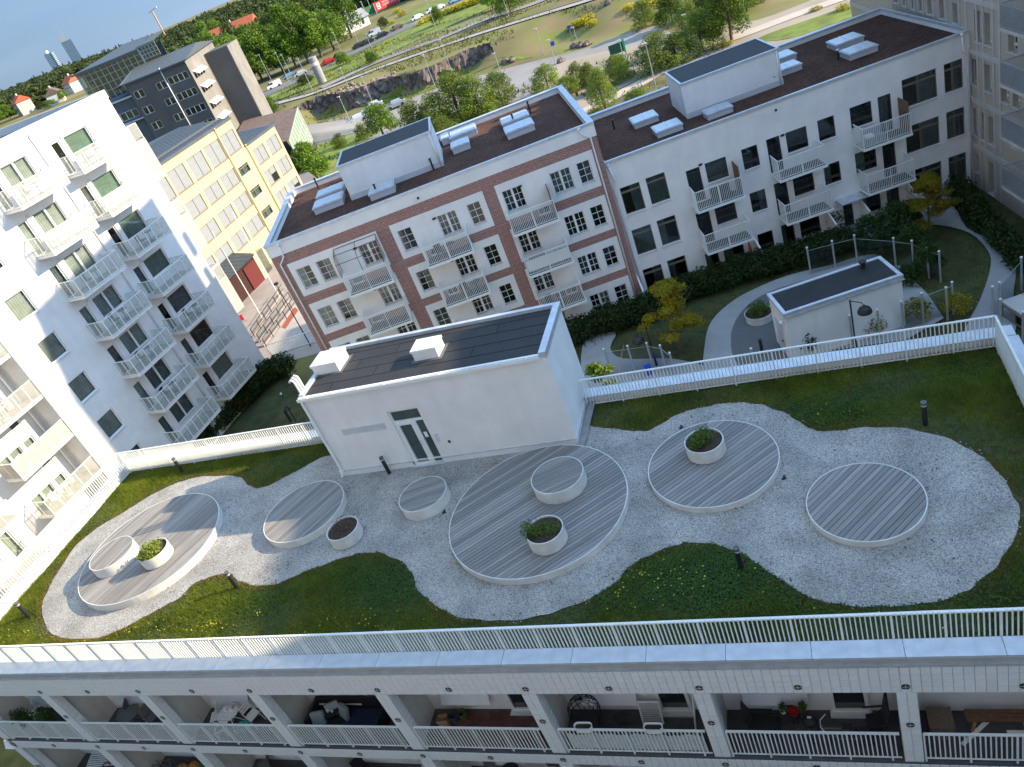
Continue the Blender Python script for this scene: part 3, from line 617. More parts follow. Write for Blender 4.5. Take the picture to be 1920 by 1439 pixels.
edge('roof_edge', -.06, HW+.06, HD-.12, HD+.06, hh-.12, hh+.10); edge('roof_edge', HW-.2, HW+.06, -.02, HD-.12, hh-.12, hh+.10); edge('roof_edge', -.06, .16, .10, HD-.12, hh-.12, hh+.05)
m = MB(); m.box(-.08, HW-.2, -.12, -.10, hh-.13, hh+.0).box(-.08, HW-.2, -.10, .0, hh-.13, hh-.11).box(-.08, HW-.2, 0, .10, hh-.06, hh-.01)
for x in [.4+1.1*i for i in range(9)]: m.box(x, x+.03, -.13, .0, hh-.02, hh+.005)
put('gutter', (m, WHITE), sh)
m = MB(); m.tube([(.05, -.06, hh-.12), (.05, -.07, hh-.35), (.05, -.06, .35), (.0, -.16, .1)], .055, 8); m.box(-.04, .12, -.13, -.0, .1, .36); put('downpipe', (m, WHITE), sh)
# door set
D = put('door', (MB(), WHITE), sh, (DX0, .10, 0)); DW = DX1-DX0; m = MB()
rect_frame(m, 0, DW, .0, 2.70, .07, -.04, .06); m.box(.07, DW-.07, -.05, .05, 2.10, 2.20); m.box(DW*.66-.05, DW*.66+.05, -.05, .05, .07, 2.10); rect_frame(m, .07, DW*.66-.05, .03, 2.1, .12, -.06, .0)
D.data = m.mesh('door', WHITE); DG = mat('door_glass', (.05, .075, .07), .06, .3, 1.5, spec=.8)
put('pane', (MB().quad((.2, -.0, .18), (DW*.66-.2+.03, -.0, .18), (DW*.66-.2+.03, -.0, 1.98), (.2, -.0, 1.98)), DG), D); put('side_light', (MB().quad((DW*.66+.05, 0, .07), (DW-.07, 0, .07), (DW-.07, 0, 2.1), (DW*.66+.05, 0, 2.1)), DG), D); put('transom_light', (MB().quad((.07, 0, 2.2), (DW-.07, 0, 2.2), (DW-.07, 0, 2.63), (.07, 0, 2.63)), DG), D)
put('handle', (MB().box(DW*.66-.14, DW*.66-.10, -.11, -.06, .92, 1.2), SILL), D); put('threshold', (MB().box(-.02, DW+.02, -.2, .04, 0, .05), SILL), D)
put('notice', (MB().box(DW*.66+.12, DW*.66+.26, -.012, -.004, 1.25, 1.5), WHITE), D)
for a, b in ((637, 679), (681, 721)):
    x0, z = HF.p(a+3, 808); x1, z2 = HF.p(b+3, 800); m = MB(); rect_frame(m, x0, x1, 1.98, 2.26, .03, -.02, 0)
    for i in range(7): m.box(x0+.03, x1-.03, -.012, -.002, 2.01+.034*i, 2.03+.034*i)
    put('vent_grille', (m, SILL), sh)
put('intercom', (MB().box(DX1+.13, DX1+.25, -.03, 0, 1.05, 1.42), SILL), sh); put('outlet', (MB().box(DX1+.55, DX1+.63, -.04, 0, .92, 1.02), BLACK), sh)
def box_hatch(px, py, w, d, h, label):
    x, y = HF.g(px, py, hh); t = thing('roof_hatch', label, 'roof hatch', HF.w(x, y, hh-.03), HF.az, 'white box hatches on the stair house roof')
    put('kerb', (MB().box(-w/2, w/2, -d/2, d/2, 0, h*.78), WHITE), t); put('lid', (MB().box(-w/2-.03, w/2+.03, -d/2-.03, d/2+.03, h*.78, h), WHITE), t); put('base_flashing', (MB().box(-w/2-.13, w/2+.13, -d/2-.13, d/2+.13, 0, .012), mat('flash_grey', (.12, .12, .13), .8)), t)
box_hatch(623, 686, 1.12, 1.0, .46, 'white box hatch at the left end of the stair house roof'); box_hatch(806, 662, .98, .78, .46, 'small white box hatch in the middle of the stair house roof')
for i in range(3):
    t = thing('vent_pipe', 'bent white vent pipe at the roof corner, %s of a row of three' % ['nearest', 'middle', 'farthest'][i], 'pipe', HF.w(-.10, .35+.16*i, hh-.5), HF.az, 'bent vent pipes on the stair house')
    put('pipe', MB().tube([(0, 0, 0), (0, 0, .95), (-.02, 0, 1.05), (-.12, 0, 1.12), (-.2, 0, 1.05)], .045, 8).mesh('pipe', WHITE, True), t)
t = thing('paving_strip', 'grey concrete slab strip along the right wall of the stair house', 'paving', (0, 0, 0)); put('slab', sheet([at(1083, 848, .04), at(1098, 838, .04), at(1118, 755, .04), at(1106, 752, .04)], .04, mat('pale_slab', (.25, .25, .25), .9, .2, 5), 'slab'), t)

# ---- round timber decks, seats and planters
WOOD = bpy.data.materials.new('weathered_decking'); WOOD.use_nodes = True; t = WOOD.node_tree; b = t.nodes['Principled BSDF']; b.inputs['Roughness'].default_value = .8; b.inputs['Specular IOR Level'].default_value = .3
tc = nn(t, 'ShaderNodeTexCoord'); mp = nn(t, 'ShaderNodeMapping'); mp.inputs['Scale'].default_value = (1.1, 30, 30); no = nn(t, 'ShaderNodeTexNoise'); no.inputs['Scale'].default_value = 1; no.inputs['Detail'].default_value = 6
t.links.new(tc.outputs['Object'], mp.inputs[0]); t.links.new(mp.outputs[0], no.inputs['Vector']); r = nn(t, 'ShaderNodeValToRGB'); r.color_ramp.elements[0].color = (.20, .192, .185, 1); r.color_ramp.elements[1].color = (.30, .29, .275, 1); r.color_ramp.elements[0].position = .3; r.color_ramp.elements[1].position = .72
t.links.new(no.outputs['Fac'], r.inputs[0]); oi = nn(t, 'ShaderNodeObjectInfo'); mr = nn(t, 'ShaderNodeMapRange'); mr.inputs[3].default_value = .74; mr.inputs[4].default_value = 1.22; t.links.new(oi.outputs['Random'], mr.inputs[0]); mm = nn(t, 'ShaderNodeMixRGB', blend_type='MULTIPLY'); mm.inputs[0].default_value = 1
t.links.new(r.outputs[0], mm.inputs[1]); t.links.new(mr.outputs[0], mm.inputs[2]); t.links.new(mm.outputs[0], b.inputs['Base Color'])
DRUM = mat('white_drum_steel', (.66, .66, .63), .5, .10, 2.5, bump=.05, bscale=20, var2=.1, s2=3)
def round_deck(name, cat, label, cx, cy, z0, r, h, ang, group, pw=.145):
    t = thing(name, label, cat, (cx, cy, z0), ang, group)
    put('rim', (MB().ring(0, 0, 0, h, r, r-.03, 72), DRUM), t)
    put('underdeck_shade', (MB().cyl(0, 0, .01, h-.05, r-.05, 48), mat('deck_void', (.012, .012, .012), .9)), t)  # near-black core stands in for the shade between and under the planks
    R = r-.035; n = int(2*R/pw); pw = 2*R/n
    for i in range(n):
        a, b = -R+i*pw+.009, -R+(i+1)*pw-.009; y = []; m = MB(); K = 5
        P = [(s*math.sqrt(max(0, R*R-v*v)), v) for s, vs in ((-1, [b-(b-a)*k/K for k in range(K+1)]), (1, [a+(b-a)*k/K for k in range(K+1)])) for v in vs]
        Q = []
        for p in P:
            if not Q or abs(p[0]-Q[-1][0])+abs(p[1]-Q[-1][1]) > 1e-4: Q.append(p)
        if abs(Q[0][0]-Q[-1][0])+abs(Q[0][1]-Q[-1][1]) < 1e-4: Q.pop()
        if len(Q) > 2: put('plank', (MB().prism(Q, h-.035, h-.006+.003*random.random()), WOOD), t)
    return t
GD = 'round timber decks on the gravel'; GS = 'round timber seats of the terrace'; AW = lambda p, q, z: math.atan2(at(*q, z)[1]-at(*p, z)[1], at(*q, z)[0]-at(*p, z)[0])
round_deck('round_deck', 'deck', 'sunlit big round timber deck at the left end of the gravel', -25.97, 17.9, .02, 3.0, .33, AW((200,1100), (330,985), .35), GD)
round_deck('round_deck', 'deck', 'mid-sized low round deck between the sunlit deck and the stair house', -19.05, 19.05, .02, 1.66, .31, AW((520,1000), (600,930), .35), GD, .12)
round_deck('round_deck', 'deck', 'largest round timber deck in front of the stair house, with seat and planter on it', -9.32, 18.09, .02, 3.08, .26, AW((850,1000), (1060,870), .3), GD)
round_deck('round_deck', 'deck', 'round timber deck right of the stair house with one planter on it', -3.64, 19.39, .02, 2.05, .23, AW((1290,940), (1400,860), .25), GD)
round_deck('round_deck', 'deck', 'bare round timber deck farthest right on the gravel', .54, 17.11, .02, 1.53, .22, AW((1560,980), (1650,890), .2), GD)
round_deck('timber_drum', 'seat', 'round timber seat with white drum side on the sunlit deck', -27.14, 17.2, .35, .92, .45, AW((200,1065), (245,1020), .8), GS, .11)
round_deck('timber_drum', 'seat', 'round timber seat standing alone on the gravel by the stair house door', -13.84, 19.11, .02, .92, .45, AW((750,940), (835,910), .5), GS, .11)
round_deck('timber_drum', 'seat', 'round timber seat on the largest deck, tilting nothing, beside its planter', -8.61, 19.0, .28, .91, .47, AW((1000,910), (1090,870), .75), GS, .11)
for o in COL.objects:
    if o.get('label', '').endswith('tilting nothing, beside its planter'): o['label'] = 'round timber seat on the largest deck, beside the planter'
EARTH = mat('planter_soil', (.06, .04, .03), .95, .5, 12, bump=1, bscale=25)
def planter(cx, cy, z0, r, h, label, fol, nl=900, blobs=None, size=.07, loc_r=.62):
    t = thing('planter', label, 'planter', (cx, cy, z0), random.random()*6, 'round white planters')
    m = MB().ring(0, 0, 0.03, h, r, r-.035, 48); m.cyl(0, 0, .03, .06, r-.04, 32); put('drum', (m, DRUM), t)
    s = MB()
    for k in range(3): a = 2.1*k; s.box(r*.7*math.cos(a)-.08, r*.7*math.cos(a)+.08, r*.7*math.sin(a)-.08, r*.7*math.sin(a)+.08, 0, .05)
    put('foot', (s, BLACK), t); put('soil', (MB().cyl(0, 0, h-.1, h-.07, r-.037, 32), EARTH), t)
    if fol: put('plants', leaves('plants', blobs or [(0, 0, h+.02, r*.8, r*.8, .22), (.1, .1, h+.15, r*.5, r*.5, .2)], nl, size, fol, .2), t, kind='stuff')
    return t
G1 = leafmat('herb_green', (.05, .10, .02), (.13, .2, .035), None, 5); G2 = leafmat('herb_lime', (.12, .17, .03), (.28, .33, .05), None, 5); G3 = leafmat('dry_plant', (.07, .05, .03), (.16, .10, .06), None, 8)
cx, cy = at(292, 1052, .35); planter(cx+.1, cy+.12, .35, .62, .5, 'white planter overflowing with lime green leaves on the sunlit deck', G2, 1600, [(0, 0, .6, .5, .5, .25), (-.35, .1, .7, .35, .4, .28), (-.1, .4, .62, .35, .3, .2)], .08)
planter(-16.56, 17.66, .03, .61, .5, 'white planter with mostly bare brown soil standing on the gravel', G3, 500, None, .05)
planter(-8.55, 16.46, .28, .61, .53, 'white planter on the largest deck, tall herb leaning out on its left', G1, 1100, [(-.45, .1, .75, .28, .28, .35), (.2, -.2, .6, .35, .3, .15), (-.1, .1, .58, .4, .4, .15)], .06)
planter(-3.81, 19.87, .25, .62, .5, 'white planter with a low green bush on the deck right of the stair house', G1, 1500, [(.05, 0, .65, .42, .35, .28), (-.2, .2, .6, .35, .3, .2)], .06)
# bollards
for px, py, lab in ((731,889,'black bollard light standing close to the stair house wall'), (1735,797,'black bollard light in the dark grass near the far right railing'), (1391,1069,'black bollard light on the tip of the grass between the two right decks'), (447,1104,'black bollard light in sunlit grass casting a long shadow'), (56,1158,'black bollard light at the lower left corner of the terrace'), (343,886,'black bollard light in the grass by the left stretch of far railing')):
    x, y = at(px, py, 0); t = thing('bollard_light', lab, 'bollard light', (x, y, 0), 0, 'black bollard lights on the terrace')
    put('tube', (MB().cyl(0, 0, 0, .72, .075, 20), BLACK), t); put('lens', (MB().cyl(0, 0, .72, .78, .07, 20), mat('lens', (.5, .5, .48), .3)), t); put('cap', (MB().cyl(0, 0, .78, .87, .085, 20), mat('bollard_cap', (.10, .11, .13), .5)), t)
for px, py, lab in ((1277, 803, 'small dark spotlight at the edge of the right planter deck'), (833, 962, 'small dark drain cover beside the lone round seat'), (1470, 898, 'dark dead weed on the gravel beside the deck')):
    x, y = at(px, py, .03); t = thing('spotlight' if 'spot' in lab else 'ground_fitting', lab, 'ground fitting', (x, y, .03), .6); put('body', (MB().box(-.07, .07, -.04, .04, 0, .03).bar((0, 0, .02), (.05, .03, .10), .04), BLACK), t)
# ================================================================== brick and white terrace blocks across the courtyard
BRICK = bpy.data.materials.new('red_brick'); BRICK.use_nodes = True; t = BRICK.node_tree; b = t.nodes['Principled BSDF']; b.inputs['Roughness'].default_value = .85
tc = nn(t, 'ShaderNodeTexCoord'); sx = nn(t, 'ShaderNodeSeparateXYZ'); cx_ = nn(t, 'ShaderNodeCombineXYZ'); ad = nn(t, 'ShaderNodeMath', operation='ADD'); br = nn(t, 'ShaderNodeTexBrick')
t.links.new(tc.outputs['Object'], sx.inputs[0]); t.links.new(sx.outputs[0], ad.inputs[0]); t.links.new(sx.outputs[1], ad.inputs[1]); t.links.new(ad.outputs[0], cx_.inputs[0]); t.links.new(sx.outputs[2], cx_.inputs[1]); t.links.new(cx_.outputs[0], br.inputs['Vector'])
br.inputs['Color1'].default_value = (.34, .115, .085, 1); br.inputs['Color2'].default_value = (.20, .07, .058, 1); br.inputs['Mortar'].default_value = (.42, .38, .35, 1); br.inputs['Scale'].default_value = 1; br.inputs['Brick Width'].default_value = .26; br.inputs['Row Height'].default_value = .085; br.inputs['Mortar Size'].default_value = .011; br.inputs['Bias'].default_value = -.1
# pale header dots in every third course
hd = nn(t, 'ShaderNodeTexBrick'); hd.inputs['Color1'].default_value = (0, 0, 0, 1); hd.inputs['Color2'].default_value = (0, 0, 0, 1); hd.inputs['Mortar'].default_value = (1, 1, 1, 1); hd.inputs['Scale'].default_value = 1; hd.inputs['Brick Width'].default_value = .39; hd.inputs['Row Height'].default_value = 10; hd.inputs['Mortar Size'].default_value = .06; hd.inputs['Mortar Smooth'].default_value = 0
t.links.new(cx_.outputs[0], hd.inputs['Vector']); md = nn(t, 'ShaderNodeMath', operation='PINGPONG'); md.inputs[1].default_value = .17; t.links.new(sx.outputs[2], md.inputs[0]); lt = nn(t, 'ShaderNodeMath', operation='LESS_THAN'); lt.inputs[1].default_value = .038; t.links.new(md.outputs[0], lt.inputs[0])
mu = nn(t, 'ShaderNodeMath', operation='MULTIPLY'); t.links.new(hd.outputs['Color'], mu.inputs[0]); t.links.new(lt.outputs[0], mu.inputs[1]); mu2 = nn(t, 'ShaderNodeMath', operation='MULTIPLY'); mu2.inputs[1].default_value = .6; t.links.new(mu.outputs[0], mu2.inputs[0])
mm = nn(t, 'ShaderNodeMixRGB'); mm.inputs['Color2'].default_value = (.40, .30, .27, 1); t.links.new(mu2.outputs[0], mm.inputs[0]); t.links.new(br.outputs['Color'], mm.inputs['Color1']); t.links.new(mm.outputs[0], b.inputs['Base Color'])
bp = nn(t, 'ShaderNodeBump'); bp.inputs['Strength'].default_value = .5; bp.inputs['Distance'].default_value = .01; bp.invert = True; t.links.new(br.outputs['Fac'], bp.inputs['Height']); t.links.new(bp.outputs[0], b.inputs['Normal'])
SEDUM = mat('sedum_roof', (.115, .052, .030), 1, .3, 7, col2=(.042, .013, .011), bump=1, bscale=22, var2=.45, s2=.45, detail=8)
def shell(parent, x0, x1, y1, z0, z1, m, name='wall', y0=0):
    """the three walls that have no openings in view"""
    b = MB(); b.quad((x0, y1, z0), (x0, y0, z0), (x0, y0, z1), (x0, y1, z1)); b.quad((x1, y0, z0), (x1, y1, z0), (x1, y1, z1), (x1, y0, z1)); b.quad((x1, y1, z0), (x0, y1, z0), (x0, y1, z1), (x1, y1, z1)); return put(name, (b, m), parent)
def parapet(parent, x0, x1, y0, y1, zr, zt, wf=.12, ws=.35, wb=.35):
    put('roof_planting', (MB().box(x0+ws, x1-ws, y0+wf, y1-wb, zr-.3, zr), SEDUM), parent)
    for a, b, c, d in ((x0-.06, x1+.06, y0-.07, y0+wf), (x0-.06, x1+.06, y1-wb, y1+.07), (x0-.06, x0+ws, y0+wf, y1-wb), (x1-ws, x1+.06, y0+wf, y1-wb)): put('coping', (MB().box(a, b, c, d, zt-.16, zt), ZINC), parent)
    put('parapet', (MB().box(x0+.01, x1-.01, y0+.14, y0+wf+.14, zr-.6, zt-.16).box(x0+.01, x1-.01, y1-wb, y1-.01, zr-.6, zt-.16).box(x0+.01, x0+ws, y0+.14, y1-.02, zr-.6, zt-.16).box(x1-ws, x1-.01, y0+.14, y1-.02, zr-.6, zt-.16), PL), parent)
def seams(parent, x0, x1, y0, y1, z, step, along='x'):
    m = MB(); v = x0+step if along == 'x' else y0+step
    while v < (x1 if along == 'x' else y1)-.1:
        if along == 'x': m.box(v-.008, v+.008, y0, y1, z, z+.012)
        else: m.box(x0, x1, v-.008, v+.008, z, z+.012)
        v += step
    put('seam', (m, SILL), parent, kind='stuff')
def penthouse(loc, rz, w, d, h, label):
    t = thing('lift_house', label, 'roof house', loc, rz, 'white boxes on the flat roofs across the courtyard')
    put('wall', (MB().box(0, w, 0, d, 0, h-.12), PL), t); put('felt_roof', (MB().box(.08, w-.08, .1, d-.08, h-.1, h-.02), FELT), t)
    put('roof_edge', (MB().box(-.05, w+.05, -.06, .1, h-.14, h).box(-.05, w+.05, d-.08, d+.05, h-.14, h+.02).box(-.05, .08, .1, d-.08, h-.14, h+.02).box(w-.08, w+.05, .1, d-.08, h-.14, h+.02), ZINC), t)
    put('plinth_flashing', (MB().box(-.03, w+.03, -.03, 0, 0, .38), SILL), t); downpipe(t, [(w-.15, 0, h-.15), (w-.15, 0, .1)], .05, -.08, False); return t
CG = -8.35      # courtyard ground
BB = Frame(0, 50, 19.5); bb = thing('brick_apartment_house', 'red brick apartment house with white rendered panels, hung balconies and white muntin windows', 'building', (0, 50, 0), BB.az)
X0, X1 = -32.07, -10.95; rows = [0, -2.92, -5.84, -8.70]; rows = [0, -2.92, -5.80]
ROWZ = [0, -2.93, -5.80, -8.68]
holes = []; panels = []; wins = []
for r, dz in enumerate(ROWZ):
    T = 1.96+dz; sh_ = 1.40
    if T-2.3 < -10: continue
    for px0, px1 in ((-31.35, -25.42), (-24.55, -18.46), (-17.68, -11.46)): panels.append((px0, px1, 0.14+dz if r < 3 else CG, 2.46+dz))
    for kind, a, b_, h in (('m23',-31.02,-30.08,1.4),('m23',-29.68,-28.77,1.4),('m24',-28.15,-27.38,2.3),('m223',-26.87,-25.63,1.38),('m23',-24.23,-23.34,1.4),('m24',-22.87,-22.12,2.3),('m223',-21.62,-20.4,1.36),('m23',-19.66,-18.82,1.38),('m223',-17.38,-16.14,1.36),('m24',-15.67,-14.88,2.3),('m223',-14.3,-13.03,1.35),('m23',-12.6,-11.77,1.36)):
        wins.append((kind, a, b_, T-h, T, r))
holes = [w[1:5] for w in wins]
m = MB(); wall(m, X0, X1, CG-1, 3.15, holes, 0, .14); put('brick_wall', (m, BRICK), bb)
shell(bb, X0, X1, 11.7, CG-4, 3.15, BRICK, 'brick_wall', 0)
put('top_band', (MB().box(X0-.03, X1+.03, -.04, .1, 3.15, 3.86).box(X0-.03, X0, .1, 11.7, 3.15, 3.86).box(X1, X1+.03, .1, 11.7, 3.15, 3.86).box(X0, X1, 11.6, 11.72, 3.15, 3.86), PL), bb)
m_ = [h for h in holes]
for p in panels:
    m = MB(); hs = [h for h in m_ if h[0] > p[0]-.1 and h[1] < p[1]+.1 and h[2] > p[2]-.35 and h[3] < p[3]+.1]
    hs = [(a, b_, max(c, p[2]+.001), d) for a, b_, c, d in hs]
    wall(m, p[0], p[1], p[2], p[3], hs, -.035, .18)
    m.quad((p[0], -.035, p[3]), (p[1], -.035, p[3]), (p[1], .02, p[3]), (p[0], .02, p[3])); m.quad((p[0], .02, p[2]), (p[1], .02, p[2]), (p[1], -.035, p[2]), (p[0], -.035, p[2])); m.quad((p[0], .02, p[2]), (p[0], -.035, p[2]), (p[0], -.035, p[3]), (p[0], .02, p[3])); m.quad((p[1], -.035, p[2]), (p[1], .02, p[2]), (p[1], .02, p[3]), (p[1], -.035, p[3]))
    put('rendered_panel', (m, PL), bb)
R_ = random.Random(3)
for kind, a, b_, c, d, r in wins:
    cur = None; q = R_.random()
    if a < -28 and r < 3: cur = CURT
    elif q < .28: cur = CURT
    elif q < .5: cur = CURTB
    window(bb, kind, a, b_, c, d, WHITE, .11, kind != 'm24', cur, R_.choice([1, 1, .45]), R_.choice([0, 1]), 'balcony_door' if kind == 'm24' else 'window')
SHEETM = mat('white_privacy_sheet', (.74, .74, .74), .7, .05, 2); SCRB = mat('reed_screen', (.17, .11, .07), .9, .4, 14)
for k, (a, b_) in enumerate(((-28.3, -25.5), (-23.1, -20.2), (-17.5, -14.65))):
    for r in range(3):
        o = bar_balcony(bb, a, b_, -.40+ROWZ[r], 1.3, screen=SCRB if (k, r) == (2, 0) else None)
        if (k, r) == (2, 1): put('privacy_sheet', (MB().box(a+.05, b_-.05, -1.27, -1.25, -.15+ROWZ[r], .60+ROWZ[r]), SHEETM), o)
        put('wall_lamp', (MB().box((a+b_)/2-.25, (a+b_)/2-.02, -.13, -.04, 1.86+ROWZ[r], 1.97+ROWZ[r]), BLACK), bb)
parapet(bb, X0, X1, 0, 11.7, 3.62, 4.02); seams(bb, X0, X1, -.06, .12, 4.02, 1.9); seams(bb, X1-.35, X1+.05, .2, 11.5, 4.02, .55, 'y')
downpipe(bb, [(-31.2, 0, 3.75), (-31.27, 0, 3.0), (-31.68, 0, 2.62), (-31.68, 0, CG)], .055, -.11); downpipe(bb, [(-11.85, 0, 3.8), (-11.7, 0, 3.45), (-11.33, 0, 3.2), (-11.36, 0, CG)], .055, -.11)
t_ = penthouse(BB.w(-26.72, 4.16, 3.6), BB.az, 6.4, 3.9, 2.36, 'white rendered lift house with dark felt roof on the brick house')
GH = 'grey smoke hatches on the flat roofs'
for x, y, w, d, lab in ((-14.95,7.7,1.95,1.75,'farther hatch of the close pair right of the middle of the brick house roof'),(-14.95,5.1,1.95,1.75,'nearer hatch of the close pair right of the middle of the brick house roof'),(-18.6,9.4,2.0,1.9,'longest dark grey hatch by the back parapet of the brick house roof'),(-18.95,6.5,1.3,1.6,'small grey hatch with a railing at its side on the brick house roof'),(-19.9,9.8,.7,1.6,'half hidden hatch right behind the brick house lift house'),(-28.4,7.2,2.0,1.6,'farther of the two hatches left of the brick house lift house'),(-28.3,4.8,2.1,1.7,'nearer of the two hatches left of the brick house lift house'),(-24.45,3.0,1.75,1.5,'grey hatch between the brick house lift house and its front parapet')):
    smoke_hatch(BB.w(x, y, 3.6), BB.az, w, d, .5, lab, GH)
def vent(fr, x, y, z, h, lab, r=.06, capm=None):
    t = thing('roof_vent_pipe', lab, 'vent pipe', fr.w(x, y, z), 0, 'black vent pipes on the flat roofs'); put('pipe', (MB().cyl(0, 0, 0, h, r, 10), BLACK), t)
    put('cap', (MB().cyl(0, 0, h, h+.06, r*1.5, 10), capm or BLACK), t)
for px, py, z, lab in ((995,212,3.6,'vent pipe in the open right part of the brick house roof'),(966,236,3.6,'vent pipe between the close pair of hatches'),(710,368,3.6,'vent pipe in front of the brick lift house wall by a hatch'),(814,320,3.6,'vent pipe near the right corner of the brick lift house'),(598,354,3.6,'thin vent pipe left of the brick lift house')):
    x, y = BB.g(px, py, z); vent(BB, x, y, z, .75, lab)
put('roof_camera', (MB().sphere(-22.2, -.1, 3.45, .08), BLACK), bb)

WB = Frame(0, 50, 17.5); wb = thing('white_apartment_house', 'long white rendered three storey apartment house with dark planted flat roof and hung balconies', 'building', (0, 50, 0), WB.az)
A0, A1 = -10.98, 11.25; wins = []
RW = [0, -2.92, -5.83]
for r, dz in enumerate(RW):
    wins += [('split', -10.45, -9.18, -2.42+dz, -.60+dz, r, 1), ('split', -8.77, -7.55, -2.36+dz, -.56+dz, r, 1), ('four', 7.13, 9.2, -1.94+dz, -.20+dz, r, 1), ('four', 9.63, 10.75, -1.92+dz, -.17+dz, r, 1)]
    wins += [('low', -5.08, -3.75, -2.25+dz, -.95+dz, r, 1), ('low', 0.0, 1.3, -2.16+dz, -.84+dz, r, 1), ('low', 3.95, 5.27, -2.05+dz, -.73+dz, r, 1)]
    wins += [('door', -6.3, -5.42, -3.2+dz, -1.0+dz, r, 0), ('door', -1.2, -.37, -3.05+dz, -.84+dz, r, 0), ('door', 5.65, 6.45, -2.95+dz, -.70+dz, r, 0)]
    wins += [('low', -2.77, -1.77, -2.26+dz, -.9+dz, r, 1)]
    if r < 2: wins += [('low', 1.97, 3.0, -2.13+dz, -.8+dz, r, 1)]
ent = (2.85, 3.47, -8.3, -6.65)
m = MB(); wall(m, A0, A1, CG-1, 1.15, [w[1:5] for w in wins]+[ent], 0, .16); put('wall', (m, PL), wb); shell(wb, A0, A1, 11.2, CG-5, 1.15, PL)
for kind, a, b_, c, d, r, s in wins:
    q = R_.random(); cur = CURTB if kind in ('four', 'split') or q < .3 else (CURTG if q > .85 else None)
    window(wb, kind, a, b_, c, d, GREYF if kind in ('four', 'split') else DARKF, .12, bool(s), cur, R_.choice([1, .5, .4]), R_.choice([0, 1]), 'balcony_door' if kind == 'door' else 'window')
o = window(wb, 'door', *ent, DARKF, .12, False, None, 1, 0, 'entrance_door')
cp = MB(); cp.box(2.45, 4.15, -.95, 0, -6.30, -6.22); put('door_canopy', (cp, ZINC), wb)
put('step', (MB().box(2.7, 3.7, -.5, .15, CG, CG+.06), mat('pale_slab', (.25, .25, .25), .9, .2, 5)), wb)
for a, b_, zz in ((-6.3, -3.4, -3.24), (-1.12, 1.72, -3.10), (4.05, 6.88, -3.0)):
    for r in range(2):
        o = bar_balcony(wb, a, b_, zz+RW[r], 1.3, zt=zz+RW[r]+1.22, screen=SCRB if (a < -6 and r == 0) or (a > 4 and r == 0) else None)
        put('wall_lamp', (MB().box((a+b_)/2-.6, (a+b_)/2-.38, -.09, 0, -.95+RW[r], -.84+RW[r]), BLACK), wb)
for i, (x, l) in enumerate(((-3.1, 1.9), (1.75, 1.5), (3.93, 1.5), (6.95, 1.2), (-10.9, 1.6))):
    t = thing('terrace_screen', ['low white screen wall beside the ground floor patio with the red parasol','white screen wall left of the canopied entrance door','white screen wall right of the canopied entrance door','white screen wall behind the yellow shrub','white screen wall where the brick house meets the white house'][i], 'screen wall', WB.w(x, 0, CG), WB.az, 'white patio screens')
    m = MB(); m.v = [(-.04, -l, 0), (.04, -l, 0), (.04, 0, 0), (-.04, 0, 0), (-.04, -l, 1.25), (.04, -l, 1.25), (.04, 0, 1.75), (-.04, 0, 1.75)]; m.f = [(0, 3, 2, 1), (4, 5, 6, 7), (0, 1, 5, 4), (1, 2, 6, 5), (2, 3, 7, 6), (3, 0, 4, 7)]; put('panel', (m, WHITE), t); put('cap_rail', (MB().bar((0, -l-.02, 1.26), (0, 0, 1.77), .1, .03), WHITE), t)
parapet(wb, A0, A1, 0, 11.2, .92, 1.32, .12, .12); seams(wb, A0, A1, -.06, .12, 1.32, 1.9)
downpipe(wb, [(-10.75, 0, 1.0), (-10.55, 0, .0), (-10.78, 0, -.35), (-10.76, 0, CG)], .055, -.09); downpipe(wb, [(10.7, 0, 1.15), (10.75, 0, .2), (10.98, 0, .02), (10.98, 0, CG)], .06, -.10)
put('roof_camera', (MB().sphere(-.35, -.1, .75, .08), BLACK), wb)
penthouse(WB.w(-4.75, 3.6, .9), WB.az, 6.25, 4.0, 2.3, 'white rendered lift house with dark felt roof on the white house')
for x, y, w, d, lab in ((-7.05,6.2,1.75,1.7,'farther left hatch of the pair left of the white lift house'),(-6.3,2.7,1.75,1.6,'nearer hatch of the pair left of the white lift house'),(-3.1,2.45,1.7,1.3,'grey hatch between the white lift house and its front parapet'),(6.95,7.0,1.9,1.7,'farther hatch of the two right of the middle of the white house roof'),(6.55,4.1,1.85,1.6,'nearer hatch of the two near the right end of the white house roof'),(3.1,8.6,1.9,1.7,'farther grey hatch tucked behind the right end of the white lift house'),(2.6,5.9,1.6,1.5,'nearer grey hatch tucked behind the right end of the white lift house')):
    smoke_hatch(WB.w(x, y, .92), WB.az, w, d, .42, lab, GH)
for px, py, lab, cm in ((1572,112,'vent pipe with a white cap between the two right hatches',WHITE),(1152,242,'vent pipe near the left end of the white house roof',None),(1454,162,'vent pipe at the right corner of the white lift house',None)):
    x, y = WB.g(px, py, .95); vent(WB, x, y, .92, .6, lab, capm=cm)

# ------------------------------------------------------------------ pale brick tower on the right
PB = mat('pale_beige_brick', (.50, .46, .39), .9, .2, 16, col2=(.36, .33, .28), bump=.3, bscale=60); CONC = mat('pale_concrete', (.50, .49, .47), .85, .08, 2)
bt_o = WB.w(11.12, 0); BT = Frame(*WB.w(11.15, -.1)[:2], -77.4)
bt = thing('beige_apartment_tower', 'tall pale beige brick apartment tower with concrete bands and steel balconies at the right edge', 'building', (BT.o[0], BT.o[1], 0), BT.az)
